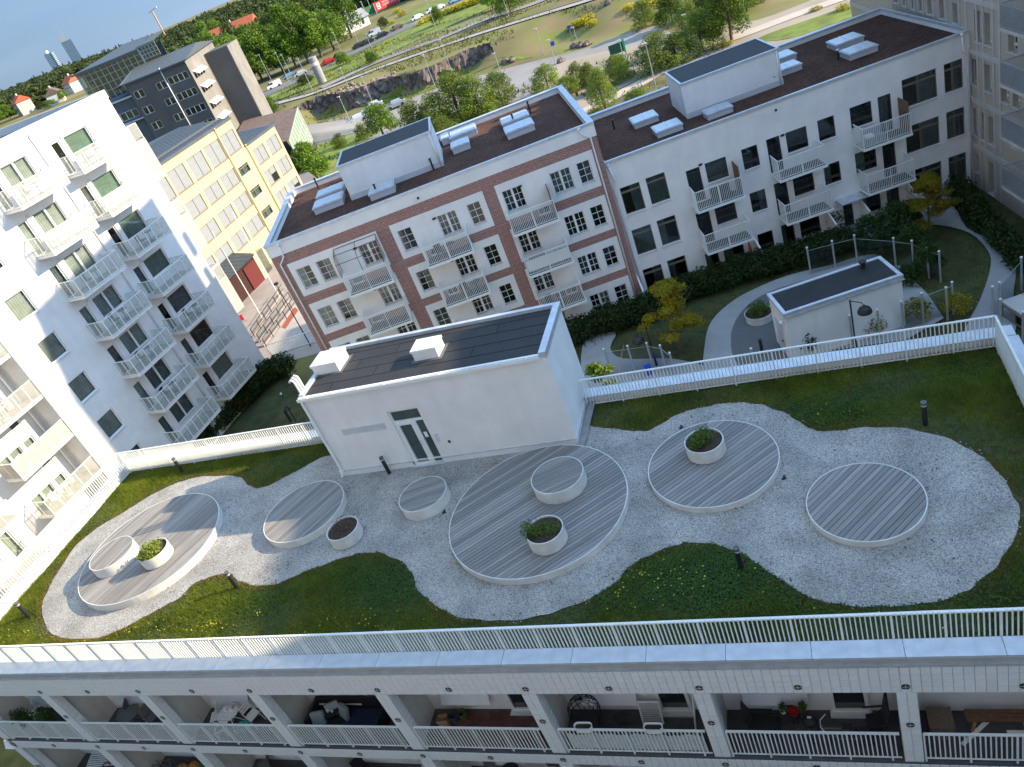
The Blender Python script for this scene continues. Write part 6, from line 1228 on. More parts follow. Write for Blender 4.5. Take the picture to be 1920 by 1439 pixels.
# chain fence beside the cycle track
fp = [gr(*p) for p in ((720,112),(790,88),(860,62),(905,46),(950,30))]; t = thing('wire_fence', 'thin wire fence with dark posts along the cycle track', 'fence', fp[0], 0); fp2 = curve([(p[0], p[1]) for p in fp], 6, False)
for i, p in enumerate(fp2): put('post', (MB().box(-.05, .05, -.05, .05, 0, 2.0), POST), t, (p[0]-fp[0][0], p[1]-fp[0][1], 0))
m = MB()
for p, q in zip(fp2, fp2[1:]):
    for h in (.3, 1.0, 1.95): m.bar((p[0]-fp[0][0], p[1]-fp[0][1], h), (q[0]-fp[0][0], q[1]-fp[0][1], h), .03)
put('wire', (m, POST), t)
# pale green glazed annex behind the yellow house
p0 = gr(530, 290); q1 = at(563, 235, -9.5); q2 = at(540, 195, -4.2)
t = thing('green_glass_annex', 'pale green glazed hall end with rusty brown roof behind the yellow house', 'building', (0, 0, 0)); 
A, B_, C_, D_ = at(557, 195, -4.0), at(564, 235, -10.0), at(520, 290, -10.0), at(538, 238, -4.0)
def q3(p, z): return (p[0], p[1], z)
a1, a2 = at(556, 200, -5), at(540, 262, -5); GA = mat('green_glazing', (.30, .40, .28), .4, .12, .5); d_ = (a1[0]-a2[0], a1[1]-a2[1])
put('glazed_wall', (MB().quad(q3(a2, -12), q3(a1, -12), q3(a1, -5.3), q3(a2, -5.3)), GA), t); m = MB()
for i in range(9): k = i/8; x, y = a2[0]+d_[0]*k, a2[1]+d_[1]*k; m.bar((x+.05, y, -12), (x+.05, y, -5.2), .18)
for z in (-11, -9.4, -7.6, -5.3): m.bar((a2[0]+.06, a2[1], z), (a1[0]+.06, a1[1], z), .15)
put('mullions', (m, mat('pale_green_steel', (.38, .45, .42))), t)
L = 14; nx, ny = -1, 0; put('roof', (MB().quad(q3(a2, -5.2), q3(a1, -5.2), (a1[0]-L, a1[1]+2, -4.6), (a2[0]-L, a2[1]+2, -4.6)), mat('rusty_roof', (.16, .11, .09), .9, .4, 1.5)), t)
# flag poles, plaza ramp rails, people
for px, py, ht, lab in ((494,601,9.5,'left white flag pole on the sunny plaza'),(525,559,9.5,'right white flag pole on the sunny plaza')):
    x, y = at(px, py, GZ); t = thing('flag_pole', lab, 'flag pole', (x, y, GZ), 0, 'white flag poles'); put('mast', (MB().cyl(0, 0, 0, ht, .06, 10, .035), WHITE), t); put('finial', MB().sphere(0, 0, ht+.06, .08).mesh('finial', WHITE, True), t)
for i, (a, b_) in enumerate((((478,632),(535,548)),((490,642),(548,562)),((500,650),(556,575)))):
    A, B_ = at(*a, GZ), at(*b_, GZ); L = math.hypot(B_[0]-A[0], B_[1]-A[1]); t = thing('ramp_rail', ['left','middle','right'][i]+' dark handrail running up the plaza ramp', 'handrail', (*A, GZ), math.atan2(B_[1]-A[1], B_[0]-A[0]), 'handrails of the plaza ramp')
    put('rail', (MB().bar((0, 0, .9), (L, 0, .9), .05).bar((0, 0, .45), (L, 0, .45), .04), BLACK), t)
    for k in range(int(L/1.6)+1): put('post', (MB().box(1.6*k-.03, 1.6*k+.03, -.03, .03, 0, .9), BLACK), t)
    put('kerb', (MB().box(0, L, .2, .9, 0, .18), PLZ), t)
structure('ramp', sheet(pts(GZ, (500,655),(512,668),(600,640),(575,560),(560,560)), GZ+.06, mat('ramp_paving', (.42, .38, .34), .9, .08, 1), 'ramp'))
structure('cycle_lane', sheet(pts(GZ, (528,615),(553,577),(560,583),(536,618)), GZ+.07, mat('red_lane', (.33, .09, .05), .9, .08, 1), 'cycle_lane'))
x, y = at(463, 512, GZ); p = thing('person', 'person in a yellow vest and dark trousers standing beside the glass porch', 'person', (x, y, GZ), .5)
def skin_body(edges, verts, radii, m, name='body'):
    me = bpy.data.meshes.new(name); me.from_pydata(verts, edges, []); me.materials.append(m); o = bpy.data.objects.new(name, me); COL.objects.link(o); sk = o.modifiers.new('s', 'SKIN')
    for i, r in enumerate(radii): me.skin_vertices[0].data[i].radius = (r, r); me.skin_vertices[0].data[i].use_root = i == 0
    o.modifiers.new('d', 'SUBSURF').render_levels = 1; return o
vs = [(0, 0, .95), (0, 0, 1.2), (0, 0, 1.42), (0, 0, 1.54), (0, -.02, 1.66), (-.1, 0, .9), (-.13, 0, .5), (-.13, .02, .06), (.1, 0, .9), (.12, 0, .5), (.14, .02, .06), (-.2, 0, 1.4), (-.28, -.02, 1.12), (-.27, -.12, .9), (.2, 0, 1.4), (.28, -.02, 1.12), (.27, -.12, .9), (-.13, -.12, .04), (.14, -.12, .04)]
es = [(0, 1), (1, 2), (2, 3), (3, 4), (0, 5), (5, 6), (6, 7), (0, 8), (8, 9), (9, 10), (2, 11), (11, 12), (12, 13), (2, 14), (14, 15), (15, 16), (7, 17), (10, 18)]
bo = skin_body(es, vs, [.14, .13, .14, .05, .10, .1, .07, .05, .1, .07, .05, .07, .05, .04, .07, .05, .04, .04, .04], mat('dark_clothes', (.03, .035, .05), .9, .2, 5)); bo.parent = p
put('vest', (MB().cyl(0, 0, 1.0, 1.48, .18, 12, .2), mat('yellow_vest', (.55, .60, .03), .8, .1, 4)), p); put('head', MB().sphere(0, -.02, 1.68, .105, 12, 1.2).mesh('head', mat('skin', (.45, .28, .2), .6), True), p); put('hair', MB().sphere(0, .015, 1.72, .11, 12, 1.0).mesh('hair', mat('hair', (.05, .03, .02), .8), True), p)
x, y = at(455, 605, GZ); t = thing('red_banner_stand', 'small bright red sign stand at the foot of the tower on the plaza', 'sign', (x, y, GZ), .6); put('panel', (MB().box(-.3, .3, -.04, .04, .2, .8), mat('signal_red', (.6, .02, .03), .6)), t); put('leg', (MB().box(-.45, -.4, -.05, .05, 0, .2).box(.4, .45, -.05, .05, 0, .2), POST), t)
x, y = at(600, 603+12, GZ); t = thing('dark_lamp_post', 'thin dark lamp post leaning over the plaza ramp beside the brick house', 'lamp post', (*at(583, 650, GZ), GZ)); put('mast', (MB().cyl(0, 0, 0, 6.2, .06, 8, .03), BLACK), t); put('lamp_head', (MB().cyl(0, 0, 6.2, 6.35, .2, 10), BLACK), t)
for px, py, lab in ((440,545,'left bicycle parked in the dark entrance'), (450,540,'right bicycle parked in the dark entrance')):
    x, y = at(px, py, GZ); t = thing('bicycle', lab, 'bicycle', (x, y, GZ), .4, 'bicycles at the yellow house entrance')
    for a in (-.5, .5): put('wheel', MB().tube([(a+.33*math.cos(q*.45), 0, .35+.33*math.sin(q*.45)) for q in range(15)], .02, 5).mesh('wheel', BLACK), t)
    put('frame', (MB().bar((-.5, 0, .35), (-.1, 0, .8), .04).bar((-.1, 0, .8), (.35, 0, .85), .04).bar((.35, 0, .9), (.5, 0, .35), .04).bar((0, 0, .35), (.35, 0, .85), .04).bar((-.5, 0, .35), (0, 0, .35), .03), POST), t)
# ---- distant towers and houses
def far(px, d): r = ray(px[0], px[1]); k = d/math.hypot(r[0], r[1]); return (r[0]*k, r[1]*k, CAMZ+r[2]*k)
D0 = 2600
a, b_ = far((98,125), D0), far((112,70), D0); GBL = mat('blue_glass_tower', (.06, .13, .20), .25, .15, .01, spec=.6)
def tower(px0, px1, top, bot, D0, name, lab, extra):
    c = far(((px0[0]+px1[0])/2, (px0[1]+px1[1])/2), D0); l, r = far(px0, D0), far(px1, D0); w = math.hypot(r[0]-l[0], r[1]-l[1]); rz = math.atan2(r[1]-l[1], r[0]-l[0]); z1 = (l[2]+r[2])/2
    t = thing(name, lab, 'skyscraper', (c[0], c[1], 0), rz); put('glass_body', (MB().box(-w/2, w/2, 0, w*.8, 0, z1), GBL), t); m = MB(); k = 22
    for i in range(k): z = z1-(i+.5)*3.7; m.box(-w/2-.3, w/2+.3, -.6, 0, z-.25, z+.25)
    put('floor_line', (m, mat('tower_line', (.25, .33, .40), .5)), t); return t, w, z1
t, w, z1 = tower((114,81), (132,73), 0, 0, 2600, 'distant_tower', 'tall blue glass skyscraper with a mast on the horizon', 0)
put('crown', (MB().box(-w*.30, w*.12, 0, w*.5, z1, z1+13), mat('tower_crown', (.30, .29, .27), .6)), t); put('mast', (MB().cyl(-w*.05, w*.25, z1+13, z1+38, 1.0, 8, .3), mat('tower_crown', (.3, .29, .27))), t)
t, w, z1 = tower((82,104), (95,98), 0, 0, 2600, 'distant_tower', 'shorter blue tower with stacked white balconies on the horizon', 0); m = MB()
for i in range(16): z = z1-4-i*4.2; m.box(w/2, w/2+6, -3, 8, z, z+1.6)
put('balcony_stack', (m, WHITE), t, kind='stuff'); put('crown', (MB().cyl(0, 4, z1, z1+7, w*.25, 12), WHITE), t)
def house(px, py, w, d, h, roofc, wallc, rz, lab, name='house'):
    x, y, z = gr(px, py); t = thing(name, lab, 'house', (x, y, z), rz, None); WM = mat('wall'+str(wallc), wallc, .85, .08, .5); put('wall', (MB().box(-w/2, w/2, -d/2, d/2, -2, h), WM), t)
    m = MB(); r = h+d*.38; e = .6; m.v = [(-w/2-e, -d/2-e, h-.3), (w/2+e, -d/2-e, h-.3), (w/2+e, 0, r), (-w/2-e, 0, r), (-w/2-e, d/2+e, h-.3), (w/2+e, d/2+e, h-.3)]; m.f = [(0, 1, 2, 3), (3, 2, 5, 4), (0, 3, 4), (1, 5, 2)]; o = put('roof', (m, mat('roof'+str(roofc), roofc, .8, .12, .6)), t); put('chimney', (MB().box(-.5, .5, -.5, .5, r-1, r+1.2), WM), o)
    for i in range(3):
        for zz in (h*.3, h*.68): put('window', (MB().box(-w*.33+w*.33*i-.5, -w*.33+w*.33*i+.5, -d/2-.06, -d/2+.05, zz, zz+1.2), mat('dark_glass', (.02, .025, .03), .08, .2, 2, spec=.8)), t)
house(50, 208, 15, 9, 6.5, (.62, .12, .06), (.60, .57, .48), -.6, 'cream house with bright red tiled roof at the far left edge of the woods'); house(108, 188, 16, 9, 4.5, (.16, .11, .10), (.6, .6, .56), -.9, 'house with brown roof and white walls left of the tower roof'); house(143, 166, 15, 10, 5, (.52, .15, .07), (.68, .66, .62), -.5, 'white house with orange red roof beside the glass hall'); house(8, 212, 12, 9, 4.5, (.25, .28, .30), (.5, .5, .48), -.6, 'grey roofed house cut by the left frame edge'); house(455, 92, 26, 12, 9, (.50, .13, .06), (.5, .47, .42), .2, 'house with long orange roof and chimneys hidden in the trees'); house(655, 62, 16, 7, 3.4, (.3, .3, .3), (.66, .66, .64), .9, 'low white shed among bushes beside the main road', 'shed'); house(565, 65, 7, 7, 6, (.1, .1, .1), (.6, .6, .58), .4, 'small dark roofed white house among the trees')
PG = mat('pitch_green', (.07, .22, .07), .95, .15, .1); drape('pitch', [(640,40),(700,10),(760,-20),(700,-40),(600,-5),(600,20)], LGR, .3, 1)
x, y, z = gr(655, 46); t = thing('pitch_fence', 'green mesh fence of the sports pitch behind the main road', 'fence', (x, y, z), math.radians(52)); put('mesh', (MB().box(-6, 30, -.05, .05, 0, 3.2), mat('fence_green', (.04, .17, .07), .8, .15, .3)), t); m = MB()
for i in range(13): m.box(-6+3*i-.08, -6+3*i+.08, -.1, .1, 0, 6)
put('posts', (m, POST), t, kind='stuff')
x, y, z = far((306, 60), 900); t = thing('crane', 'pale orange construction crane above the treeline', 'crane', (x, y, 0)); put('mast', (MB().bar((0, 0, 0), (0, 0, 27), 1.0), mat('crane_orange', (.6, .35, .22), .6)), t); put('jib', (MB().bar((-6, 2, 27), (8, -2, 29), .7), WHITE), t)
# ------------------------------------------------------------------ trees and bushes beyond
T1 = leafmat('bright_foliage', (.07, .14, .014), (.19, .30, .03), (.27, .38, .045), .5); T2 = leafmat('willow_foliage', (.12, .18, .025), (.26, .33, .055), (.34, .40, .09), .8, .4); T3 = leafmat('dark_wood_foliage', (.04, .075, .015), (.11, .155, .032), (.17, .21, .05), .35); T4 = leafmat('broom_yellow', (.42, .36, .01), (.70, .60, .02), None, 1.5)
crowns = {}
for nm, lf, n, s, seed in (('round', T1, 5200, .36, 1), ('willow', T2, 7500, .29, 2), ('oval', T1, 5000, .36, 3), ('dark', T3, 4500, .38, 4), ('willow2', T2, 6500, .30, 5)):
    crowns[nm] = (leaves('crown', crown_blobs(1.0 if nm != 'oval' else .8, 2.2, 20, seed=seed, base=.02 if 'willow' in nm else .15), n, s*.24, lf, .45), trunk_mesh(2.2, .07, BARK, 5, seed))
tm = {}
def btree(px, py, h, r, kind, lab, grp, name='tree', cat='tree'):
    x, y, z = gr(px, py); c, tk = crowns[kind]; t = thing(name, lab, cat, (x, y, z), random.uniform(0, 6.28), grp); k = h/2.2; q = r/(1.0 if kind != 'oval' else .8)
    o = put('trunk', tk, t); o.scale = (k, k, k); o = put('crown', c, t, kind='stuff'); o.scale = (q, q, k); return t
TB = 'trees and bushes between the roofs and the rock face'
for px, py, h, r, k, lab in ((722,258,6.5,3.6,'round','round dark tree beside the parked cars'),(790,262,6.5,3.8,'willow','left willow bush of the big clump behind the brick house'),(830,250,7,4,'willow2','second willow bush of the big clump behind the brick house'),(870,232,8.5,4.6,'willow','tallest willow bush in the middle of the big clump'),(905,222,7.5,4,'willow2','fourth willow bush of the big clump, right of its tallest'),(945,200,6,3.3,'willow','small willow bush at the right end of the big clump'),(845,275,5,3,'willow2','low willow bush right behind the brick house parapet'),(640,262+12,2.5,2,'willow2','low bush left of the round dark tree'),(684,262,3,1.8,'willow','small yellowish bush at the foot of the round dark tree'),(1030,172,4.6,3.2,'willow2','grey green bush behind the right corner of the brick house'),(1070,180,3.2,2.4,'willow','low bush right of the grey green one'),(1088,168,4.4,2,'willow2','left slender birch bush behind the roof gap'),(1112,175,4.6,2,'willow','second slender birch bush behind the roof gap'),(1137,205,6,2.3,'willow','brightest birch with a white trunk in front of the sandy lot'),(1165,155,4.2,2.6,'willow2','bush right behind the bright birch'),(1160,140,3,2.4,'round','round bright bush beside the dark green sign board'),(1200,210,3.2,2.6,'willow','yellowish bush just above the white house roof, left'),(1238,132,5.6,4.3,'willow2','large round bush standing alone on the works road corner'),(1272,120,4.5,3,'willow','bush tucked behind the large round bush'),(1320,98,6.2,3.6,'willow','bush in front of the lift house, left of the tall pair'),(1298,60,5,3.4,'willow2','bush left of the tall pair at the upper right'),(1372,78,8.5,4,'round','tall dark tree of the pair at the upper right'),(1345,62,8,3.6,'willow','tall bright tree of the pair at the upper right'),(1262,48,5.5,3.2,'round','bush with the yellow broom at the top edge'),(1212,52,5,3,'willow2','left bush of the top edge row'),(1400,22,5,4,'round','dark bush under yellow broom at the top right'),(1340,12,5,4,'round','dark bush behind the tall pair at the top edge'),(602,352,8,3.1,'oval','tall upright tree between the yellow house and the brick house roof'),(578,360,6.5,2.7,'oval','shorter upright tree touching the yellow house corner'),(646,122,3.5,2.6,'round','small bush by the concrete cycle ramp'),(700,120,3.2,2.2,'round','small round bush beside the cycle track'),(514,212,4,2.2,'round','young tree right of the blue shelter'),(958,25,6.5,3.8,'round','round green tree by the railway at the top edge'),(925,18,6.5,3.6,'round','left round green tree at the top edge'),(1280,78,1.5,1.4,'round','small bush on the lot corner'),(574,158,2.5,3,'dark','dark low bush left of the concrete pillar'),(825,45,5,2.4,'round','bushy tree interrupting the yellow broom'),(722,52,3.6,2.4,'dark','dark bush on the verge beyond the main road')):
    btree(px, py, h, r, k, lab, TB, 'bush' if h < 5 else 'tree', 'bush' if h < 5 else 'tree')
TR = 'bright trees lining the far side of the main road'; n_ = 0
names = ['first','second','third','fourth','fifth','sixth','seventh','eighth','ninth','tenth','eleventh','twelfth']
row1 = [(402,112),(418,128),(432,150),(452,138),(470,160),(492,150),(508,148),(532,135),(556,128),(580,118),(604,108),(628,95)]
for i, (px, py) in enumerate(row1): btree(px, py, 15+2*math.sin(i*2.2), 6.6, 'round' if i % 2 else 'oval', names[i]+' bright green tree along the road counted from the grey house', TR)
row2 = [(395,88),(425,98),(450,104),(478,112),(500,108),(528,100),(552,92),(578,86),(606,76),(636,66),(660,72),(585,60)]
for i, (px, py) in enumerate(row2): btree(px, py, 16+2*math.sin(i*1.3), 7, ['oval', 'round', 'dark'][i % 3], names[i]+' tree of the second row counted from the grey house', 'second row of trees behind the roadside trees')
for i, (px, py, w) in enumerate(((800,42,2.2),(812,37,2),(826,33,2),(838,28,2.4),(850,24,2.4),(862,20,2.4),(874,16,2.6),(886,11,2.6),(898,7,2.6),(790,48,1.8),(1068,58,1.2),(1080,52,1.6),(1092,48,1.6),(1104,42,1.8),(1110,50,1.4),(1224,12,2.6),(1310,8,2.6),(1386,6,2.2),(1424,4,2.2),(1362,88,.9),(1530,22,.9),(1580,20,1.1),(1612,12,1),(735,45,1.4),(755,30,2),(745,25,2),(1113,215,1),(630,208,1.1),(618,214,.8),(775,172,.6),(708,95,1.0),(728,82,1.0),(622,142,.9),(640,133,.9),(1180,20,1.5))):
    x, y, z = gr(px, py); 
    if i == 0: bm_ = leaves('flowers', [(0, 0, .55, 1, 1, .6), (.6, .3, .5, .5, .5, .45), (-.6, -.2, .45, .5, .6, .4)], 420, .16, T4, .5); bs_ = leaves('foliage', [(0, 0, .4, .95, .95, .45)], 220, .16, T3, .4)
    t = thing('broom_bush', 'yellow flowering broom bush on the verges beyond the roofs', 'bush', (x, y, z), random.random()*6, 'yellow flowering broom bushes'); o = put('flowers', bm_, t, kind='stuff'); o.scale = (w, w, w*.8); o = put('foliage', bs_, t, kind='stuff'); o.scale = (w, w, w*.8)
for px, py, h, r, k, lab in ((20,222,9,6,'round','bright green tree at the far left frame edge'),(0,232,10,7,'oval','bright green tree cut by the far left frame edge'),(80,205,5,4,'dark','dark shrub right of the cream house with the bright red roof'),(122,186,6,4,'round','bush between the brown roofed and the orange roofed houses'),(95,200,4,5,'round','bush below the brown roofed house')):
    btree(px, py, h, r, k, lab, 'trees by the far houses')
# the far wood: one mass of clumped crowns on the ridge
def unit(n, seed, spruce=False):
    R = np.random.default_rng(seed)
    if spruce:
        t = R.random(n)**.8; a = R.uniform(0, 6.28, n); r = (1-t)*.42*R.uniform(.5, 1, n); c = np.c_[r*np.cos(a), r*np.sin(a), .08+t*.95]; d = np.c_[np.cos(a), np.sin(a), .4+0*a]
    else:
        B = np.array(crown_blobs(.52, 1.0, 10, seed=seed, base=.2)); k = R.integers(0, len(B), n); d = R.normal(size=(n, 3)); d[:, 2] = np.abs(d[:, 2])*.9; d /= np.linalg.norm(d, axis=1)[:, None]; c = B[k, :3]+d*B[k, 3:]*R.uniform(.8, 1.05, n)[:, None]
    d = d/np.linalg.norm(d, axis=1)[:, None]; u = R.normal(size=(n, 3)); nr = d+.5*u; nr /= np.linalg.norm(nr, axis=1)[:, None]; a1 = np.cross(nr, R.normal(size=(n, 3))); a1 /= np.linalg.norm(a1, axis=1)[:, None]; a2 = np.cross(nr, a1); s = R.uniform(.06, .12, n)[:, None]
    return np.stack([c-a1*s, c-a2*s*.8, c+a1*s, c+a2*s*.8], 1)
U = [unit(150, i) for i in range(5)]+[unit(90, 9, True)]
def forest(name, lab, spots, m):
    V = []
    for x, y, h, w, k in spots:
        z = float(hgt(x, y)); u = U[k]; a = RNG.uniform(0, 6.28); c, s = math.cos(a), math.sin(a); q = u.copy(); X = q[..., 0]*c-q[..., 1]*s; Y = q[..., 0]*s+q[..., 1]*c; V.append(np.stack([x+X*w, y+Y*w, z+q[..., 2]*h], -1))
    o = put(name, fast_tris(name, np.concatenate(V), m), kind='stuff'); o['label'] = lab; o['category'] = 'woodland'
def bearing(px): r = ray(px, 164-.412*px); return math.atan2(r[1], r[0])
b0, b1 = bearing(-60), bearing(1000); near, farw = [], []
while len(near) < 400 or len(farw) < 3600:
    px = random.uniform(-60, 900); b_ = bearing(px); u = random.random()
    dmin = 655 if px < 235 else (440-(px-230)*.15)
    d = dmin+(1250-dmin)*u**1.3; x, y = d*math.cos(b_), d*math.sin(b_)
    sp = random.random() < .12; h = random.uniform(8, 11.5)*(1.15 if sp else 1); w = random.uniform(9, 14) if not sp else random.uniform(7, 9)
    if px < 230 and d < 720 and any(math.hypot(x-q[0], y-q[1]) < 26 for q in (gr(50,208), gr(108,188), gr(143,166), gr(8,212))): continue
    (near if d < 560 else farw).append((x, y, h, w, 5 if sp else random.randrange(5)))
forest('near_wood', 'mixed green wood behind the roadside trees', near[:900], T3); forest('far_wood', 'far wooded ridge meeting the sky', farw[:3600], leafmat('ridge_foliage', (.05, .08, .025), (.12, .16, .045), (.18, .21, .07), .02))
# tufts over the open ground
x = RNG.uniform(-130, -5, 26000); y = RNG.uniform(100, 230, 26000); n2 = np.sin(x*.21+np.sin(y*.17)*2)*np.sin(y*.23+x*.1); k = (n2 > -.1) & ((y > 174) | (y < 168)) & (hgt(x, y) < GZ+1)
def onroad(X, Y): return ((Y < 168) & (Y > 140) & (X > -70)) 
k &= ~onroad(x, y) | (y > 172); x, y = x[k], y[k]
o = put('weeds', blades('weeds', x, y, hgt(x, y), RNG.uniform(.3, .8, len(x)), RNG.uniform(.2, .45, len(x)), leafmat('weed_leaf', (.09, .10, .02), (.20, .22, .05), (.30, .25, .10), .15), 1.2), kind='stuff'); o['label'] = 'patchy weeds and tall grass round the works area'; o['category'] = 'weeds'
# ------------------------------------------------------------------ things people keep on the loggias
def T0(name, label, cat, px, py, z, rz=0, grp=None, off=(0, 0)):
    x, y = at(px, py, z); y = min(max(y, 12.2), 13.25); return thing(name, label, cat, (x+off[0], y+off[1], z), rz, grp)
ZF = -3.9+.0
DKM = mat('dark_furniture', (.018, .02, .025), .6, .2, 6); NAVY = mat('navy_cushion', (.015, .025, .07), .9, .2, 6); LCU = mat('pale_cushion', (.30, .36, .38), .9, .1, 6); BRW = mat('brown_wood', (.15, .075, .045), .7, .3, 9); WICK = mat('wicker', (.18, .13, .095), .85, .4, 30, bump=.6, bscale=90); GRYF = mat('grey_furniture', (.13, .13, .13), .7, .1, 5); OAK = mat('light_wood', (.42, .24, .10), .7, .2, 8)
def chair(label, x, y, rz, m, grp='loggia chairs', z=ZF, slat=False, legm=None):
    t = thing('chair', label, 'chair', (x, y, z), rz, grp); legm = legm or m
    if slat:
        for i in range(5): put('slat', (MB().box(-.21, .21, -.2+.085*i, -.13+.085*i, .44, .46), m), t)
        for i in range(3): put('slat', (MB().box(-.21, .21, .23, .25, .58+.12*i, .66+.12*i), m), t)
    else: put('seat', (MB().box(-.23, .23, -.22, .22, .43, .47), m), t); put('backrest', (MB().bar((0, .24, .48), (0, .32, .90), .44, .03, (0, 1, 0)), m), t)
    for a in (-.2, .2):
        put('leg', (MB().bar((a, -.2, 0), (a, .22, .62) if slat else (a, -.2, .45), .025), legm), t); put('leg', (MB().bar((a, .22, 0), (a, -.15, .46) if slat else (a, .24, .5), .025), legm), t)
    return t
def table(label, x, y, r, h, m, legm, z=ZF, grp='loggia tables', slats=False):
    t = thing('table', label, 'table', (x, y, z), 0, grp)
    if slats:
        for i in range(8): v = -r+2*r*(i+.5)/8; w = math.sqrt(max(.01, r*r-v*v)); put('slat', (MB().box(-w, w, v-r/8+.008, v+r/8-.008, h-.02, h), m), t)
    else: put('top', (MB().cyl(0, 0, h-.025, h, r, 32), m), t)
    for a in (.6, 2.7, 4.8): put('leg', (MB().bar((r*.75*math.cos(a), r*.75*math.sin(a), 0), (-.2*r*math.cos(a), -.2*r*math.sin(a), h-.03), .025), legm), t)
    return t
# bay by bay, from the left
bx = lambda k: .685-4.7*k
x = bx(5); chair('grey folding chair left of the dark round table', x-3.6, 12.95, -1.1, GRYF); table('dark grey round table in the second loggia from the left', x-2.9, 12.75, .40, .72, GRYF, GRYF); chair('white framed folding chair right of the dark round table', x-2.0, 12.8, 1.3, GRYF, legm=WHITE)
x = bx(4); chair('white slatted chair left of the white round table', x-3.7, 12.85, -1.2, WHITE, slat=True); table('white slatted round table with two dark pots on it', x-2.95, 12.8, .40, .72, WHITE, WHITE, slats=True); chair('white slatted chair right of the white round table', x-2.1, 12.9, 1.2, WHITE, slat=True)
for i, (a, b_) in enumerate(((-3.08, 12.88), (-2.88, 12.92))): t = thing('plant_pot', ['left','right'][i]+' dark pot on the white slatted table', 'pot', (x+a, b_, ZF+.72), 0, 'dark pots on the white table'); put('pot', (MB().cyl(0, 0, 0, .13, .07, 14, .09), WHITE), t); put('soil', (MB().cyl(0, 0, .11, .12, .08, 14), DKM), t)
t = thing('footstool', 'turquoise stool under the white slatted chair by the railing', 'stool', (x-2.3, 12.45, ZF)); put('seat', (MB().box(-.2, .2, -.2, .2, .4, .46), mat('turquoise', (.02, .33, .27), .6, .1, 5)), t)
for a in (-.17, .17):
    for b_ in (-.17, .17): put('leg', (MB().box(a-.02, a+.02, b_-.02, b_+.02, 0, .4), mat('turquoise', (.02, .33, .27))), t)
t = thing('side_stool', 'low white framed stool with a dark top near the white slatted chair', 'stool', (x-3.3, 12.4, ZF), .5); put('seat', (MB().box(-.2, .2, -.15, .15, .35, .39), WHITE), t); put('pad', (MB().box(-.12, .12, -.09, .09, .39, .41), DKM), t)
for a in (-.17, .17): put('leg', (MB().box(a-.015, a+.015, -.14, .14, 0, .35), WHITE), t)
x = bx(3); t = thing('sofa', 'dark wooden corner sofa with navy seat in the fourth loggia', 'sofa', (x-2.6, 12.85, ZF)); put('frame', (MB().box(-1.55, -1.45, -.45, .45, 0, .85).box(1.1, 1.16, -.45, .4, .0, .65).box(-1.45, 1.1, .38, .45, .1, .95).box(-1.45, 1.1, -.4, .38, .1, .25), DKM), t); put('seat_cushion', (MB().box(-.3, 1.08, -.4, .34, .25, .42), NAVY), t); put('seat_cushion', (MB().box(-1.43, -.34, -.4, .34, .25, .40), DKM), t)
for i, (a, b_, rz, lab) in enumerate(((-.75, .12, .5, 'left grey cushion leaning on the dark sofa'), (-.35, .0, -.5, 'right grey cushion leaning on the dark sofa'), (-1.2, -.25, .2, 'grey cushion at the railing end of the dark sofa'))):
    t = thing('cushion', lab, 'cushion', (x-2.6+a, 12.85+b_, ZF+.42), rz, 'grey cushions on the dark sofa'); m = MB().bar((0, 0, .0), (0, .18, .42), .46, .12, (0, 1, 0)); put('pillow', (m, LCU), t)
t = thing('side_table', 'small dark round table with white cups behind the dark sofa', 'table', (x-3.45, 12.98, ZF)); put('top', (MB().cyl(0, 0, .6, .63, .3, 20), DKM), t); put('stem', (MB().cyl(0, 0, 0, .6, .03, 8), DKM), t)
for a in (-.08, .09): t = thing('cup', ['left','right'][a > 0]+' white cup on the small dark table by the sofa', 'cup', (x-3.45+a, 12.92, ZF+.63), 0, 'white cups'); put('body', (MB().cyl(0, 0, 0, .09, .04, 12), WHITE), t); put('handle', (MB().box(.04, .07, -.006, .006, .02, .07), WHITE), t)
t = thing('cover_sheet', 'dark grey sheet tied behind the bars of the fourth loggia railing', 'cloth', (bx(3)-2.35, 12.15, ZF+.2)); put('cloth', (MB().box(-1.95, 1.95, -.01, .01, .05, .82), GRYF), t)
put('hem', (MB().box(-1.95, 1.95, -.013, .013, .82, .85), DKM), t)
x = bx(2); t = thing('paper_bag', 'upright brown paper bag in the corner of the fifth loggia', 'bag', (x-4.0, 12.85, ZF), .2); m = MB(); m.quad((-.14, -.1, 0), (.14, -.1, 0), (.17, -.13, .42), (-.17, -.13, .45)).quad((.14, -.1, 0), (.14, .1, 0), (.16, .12, .45), (.17, -.13, .42)).quad((.14, .1, 0), (-.14, .1, 0), (-.16, .12, .44), (.16, .12, .45)).quad((-.14, .1, 0), (-.14, -.1, 0), (-.17, -.13, .45), (-.16, .12, .44)).quad((-.14, -.1, .01), (.14, -.1, .01), (.14, .1, .01), (-.14, .1, .01)); put('bag', (m, mat('kraft_paper', (.42, .26, .14), .9, .2, 10)), t); put('folded_rim', (MB().box(-.17, .17, -.14, -.12, .38, .44), mat('kraft_paper', (.42, .26, .14))), t)
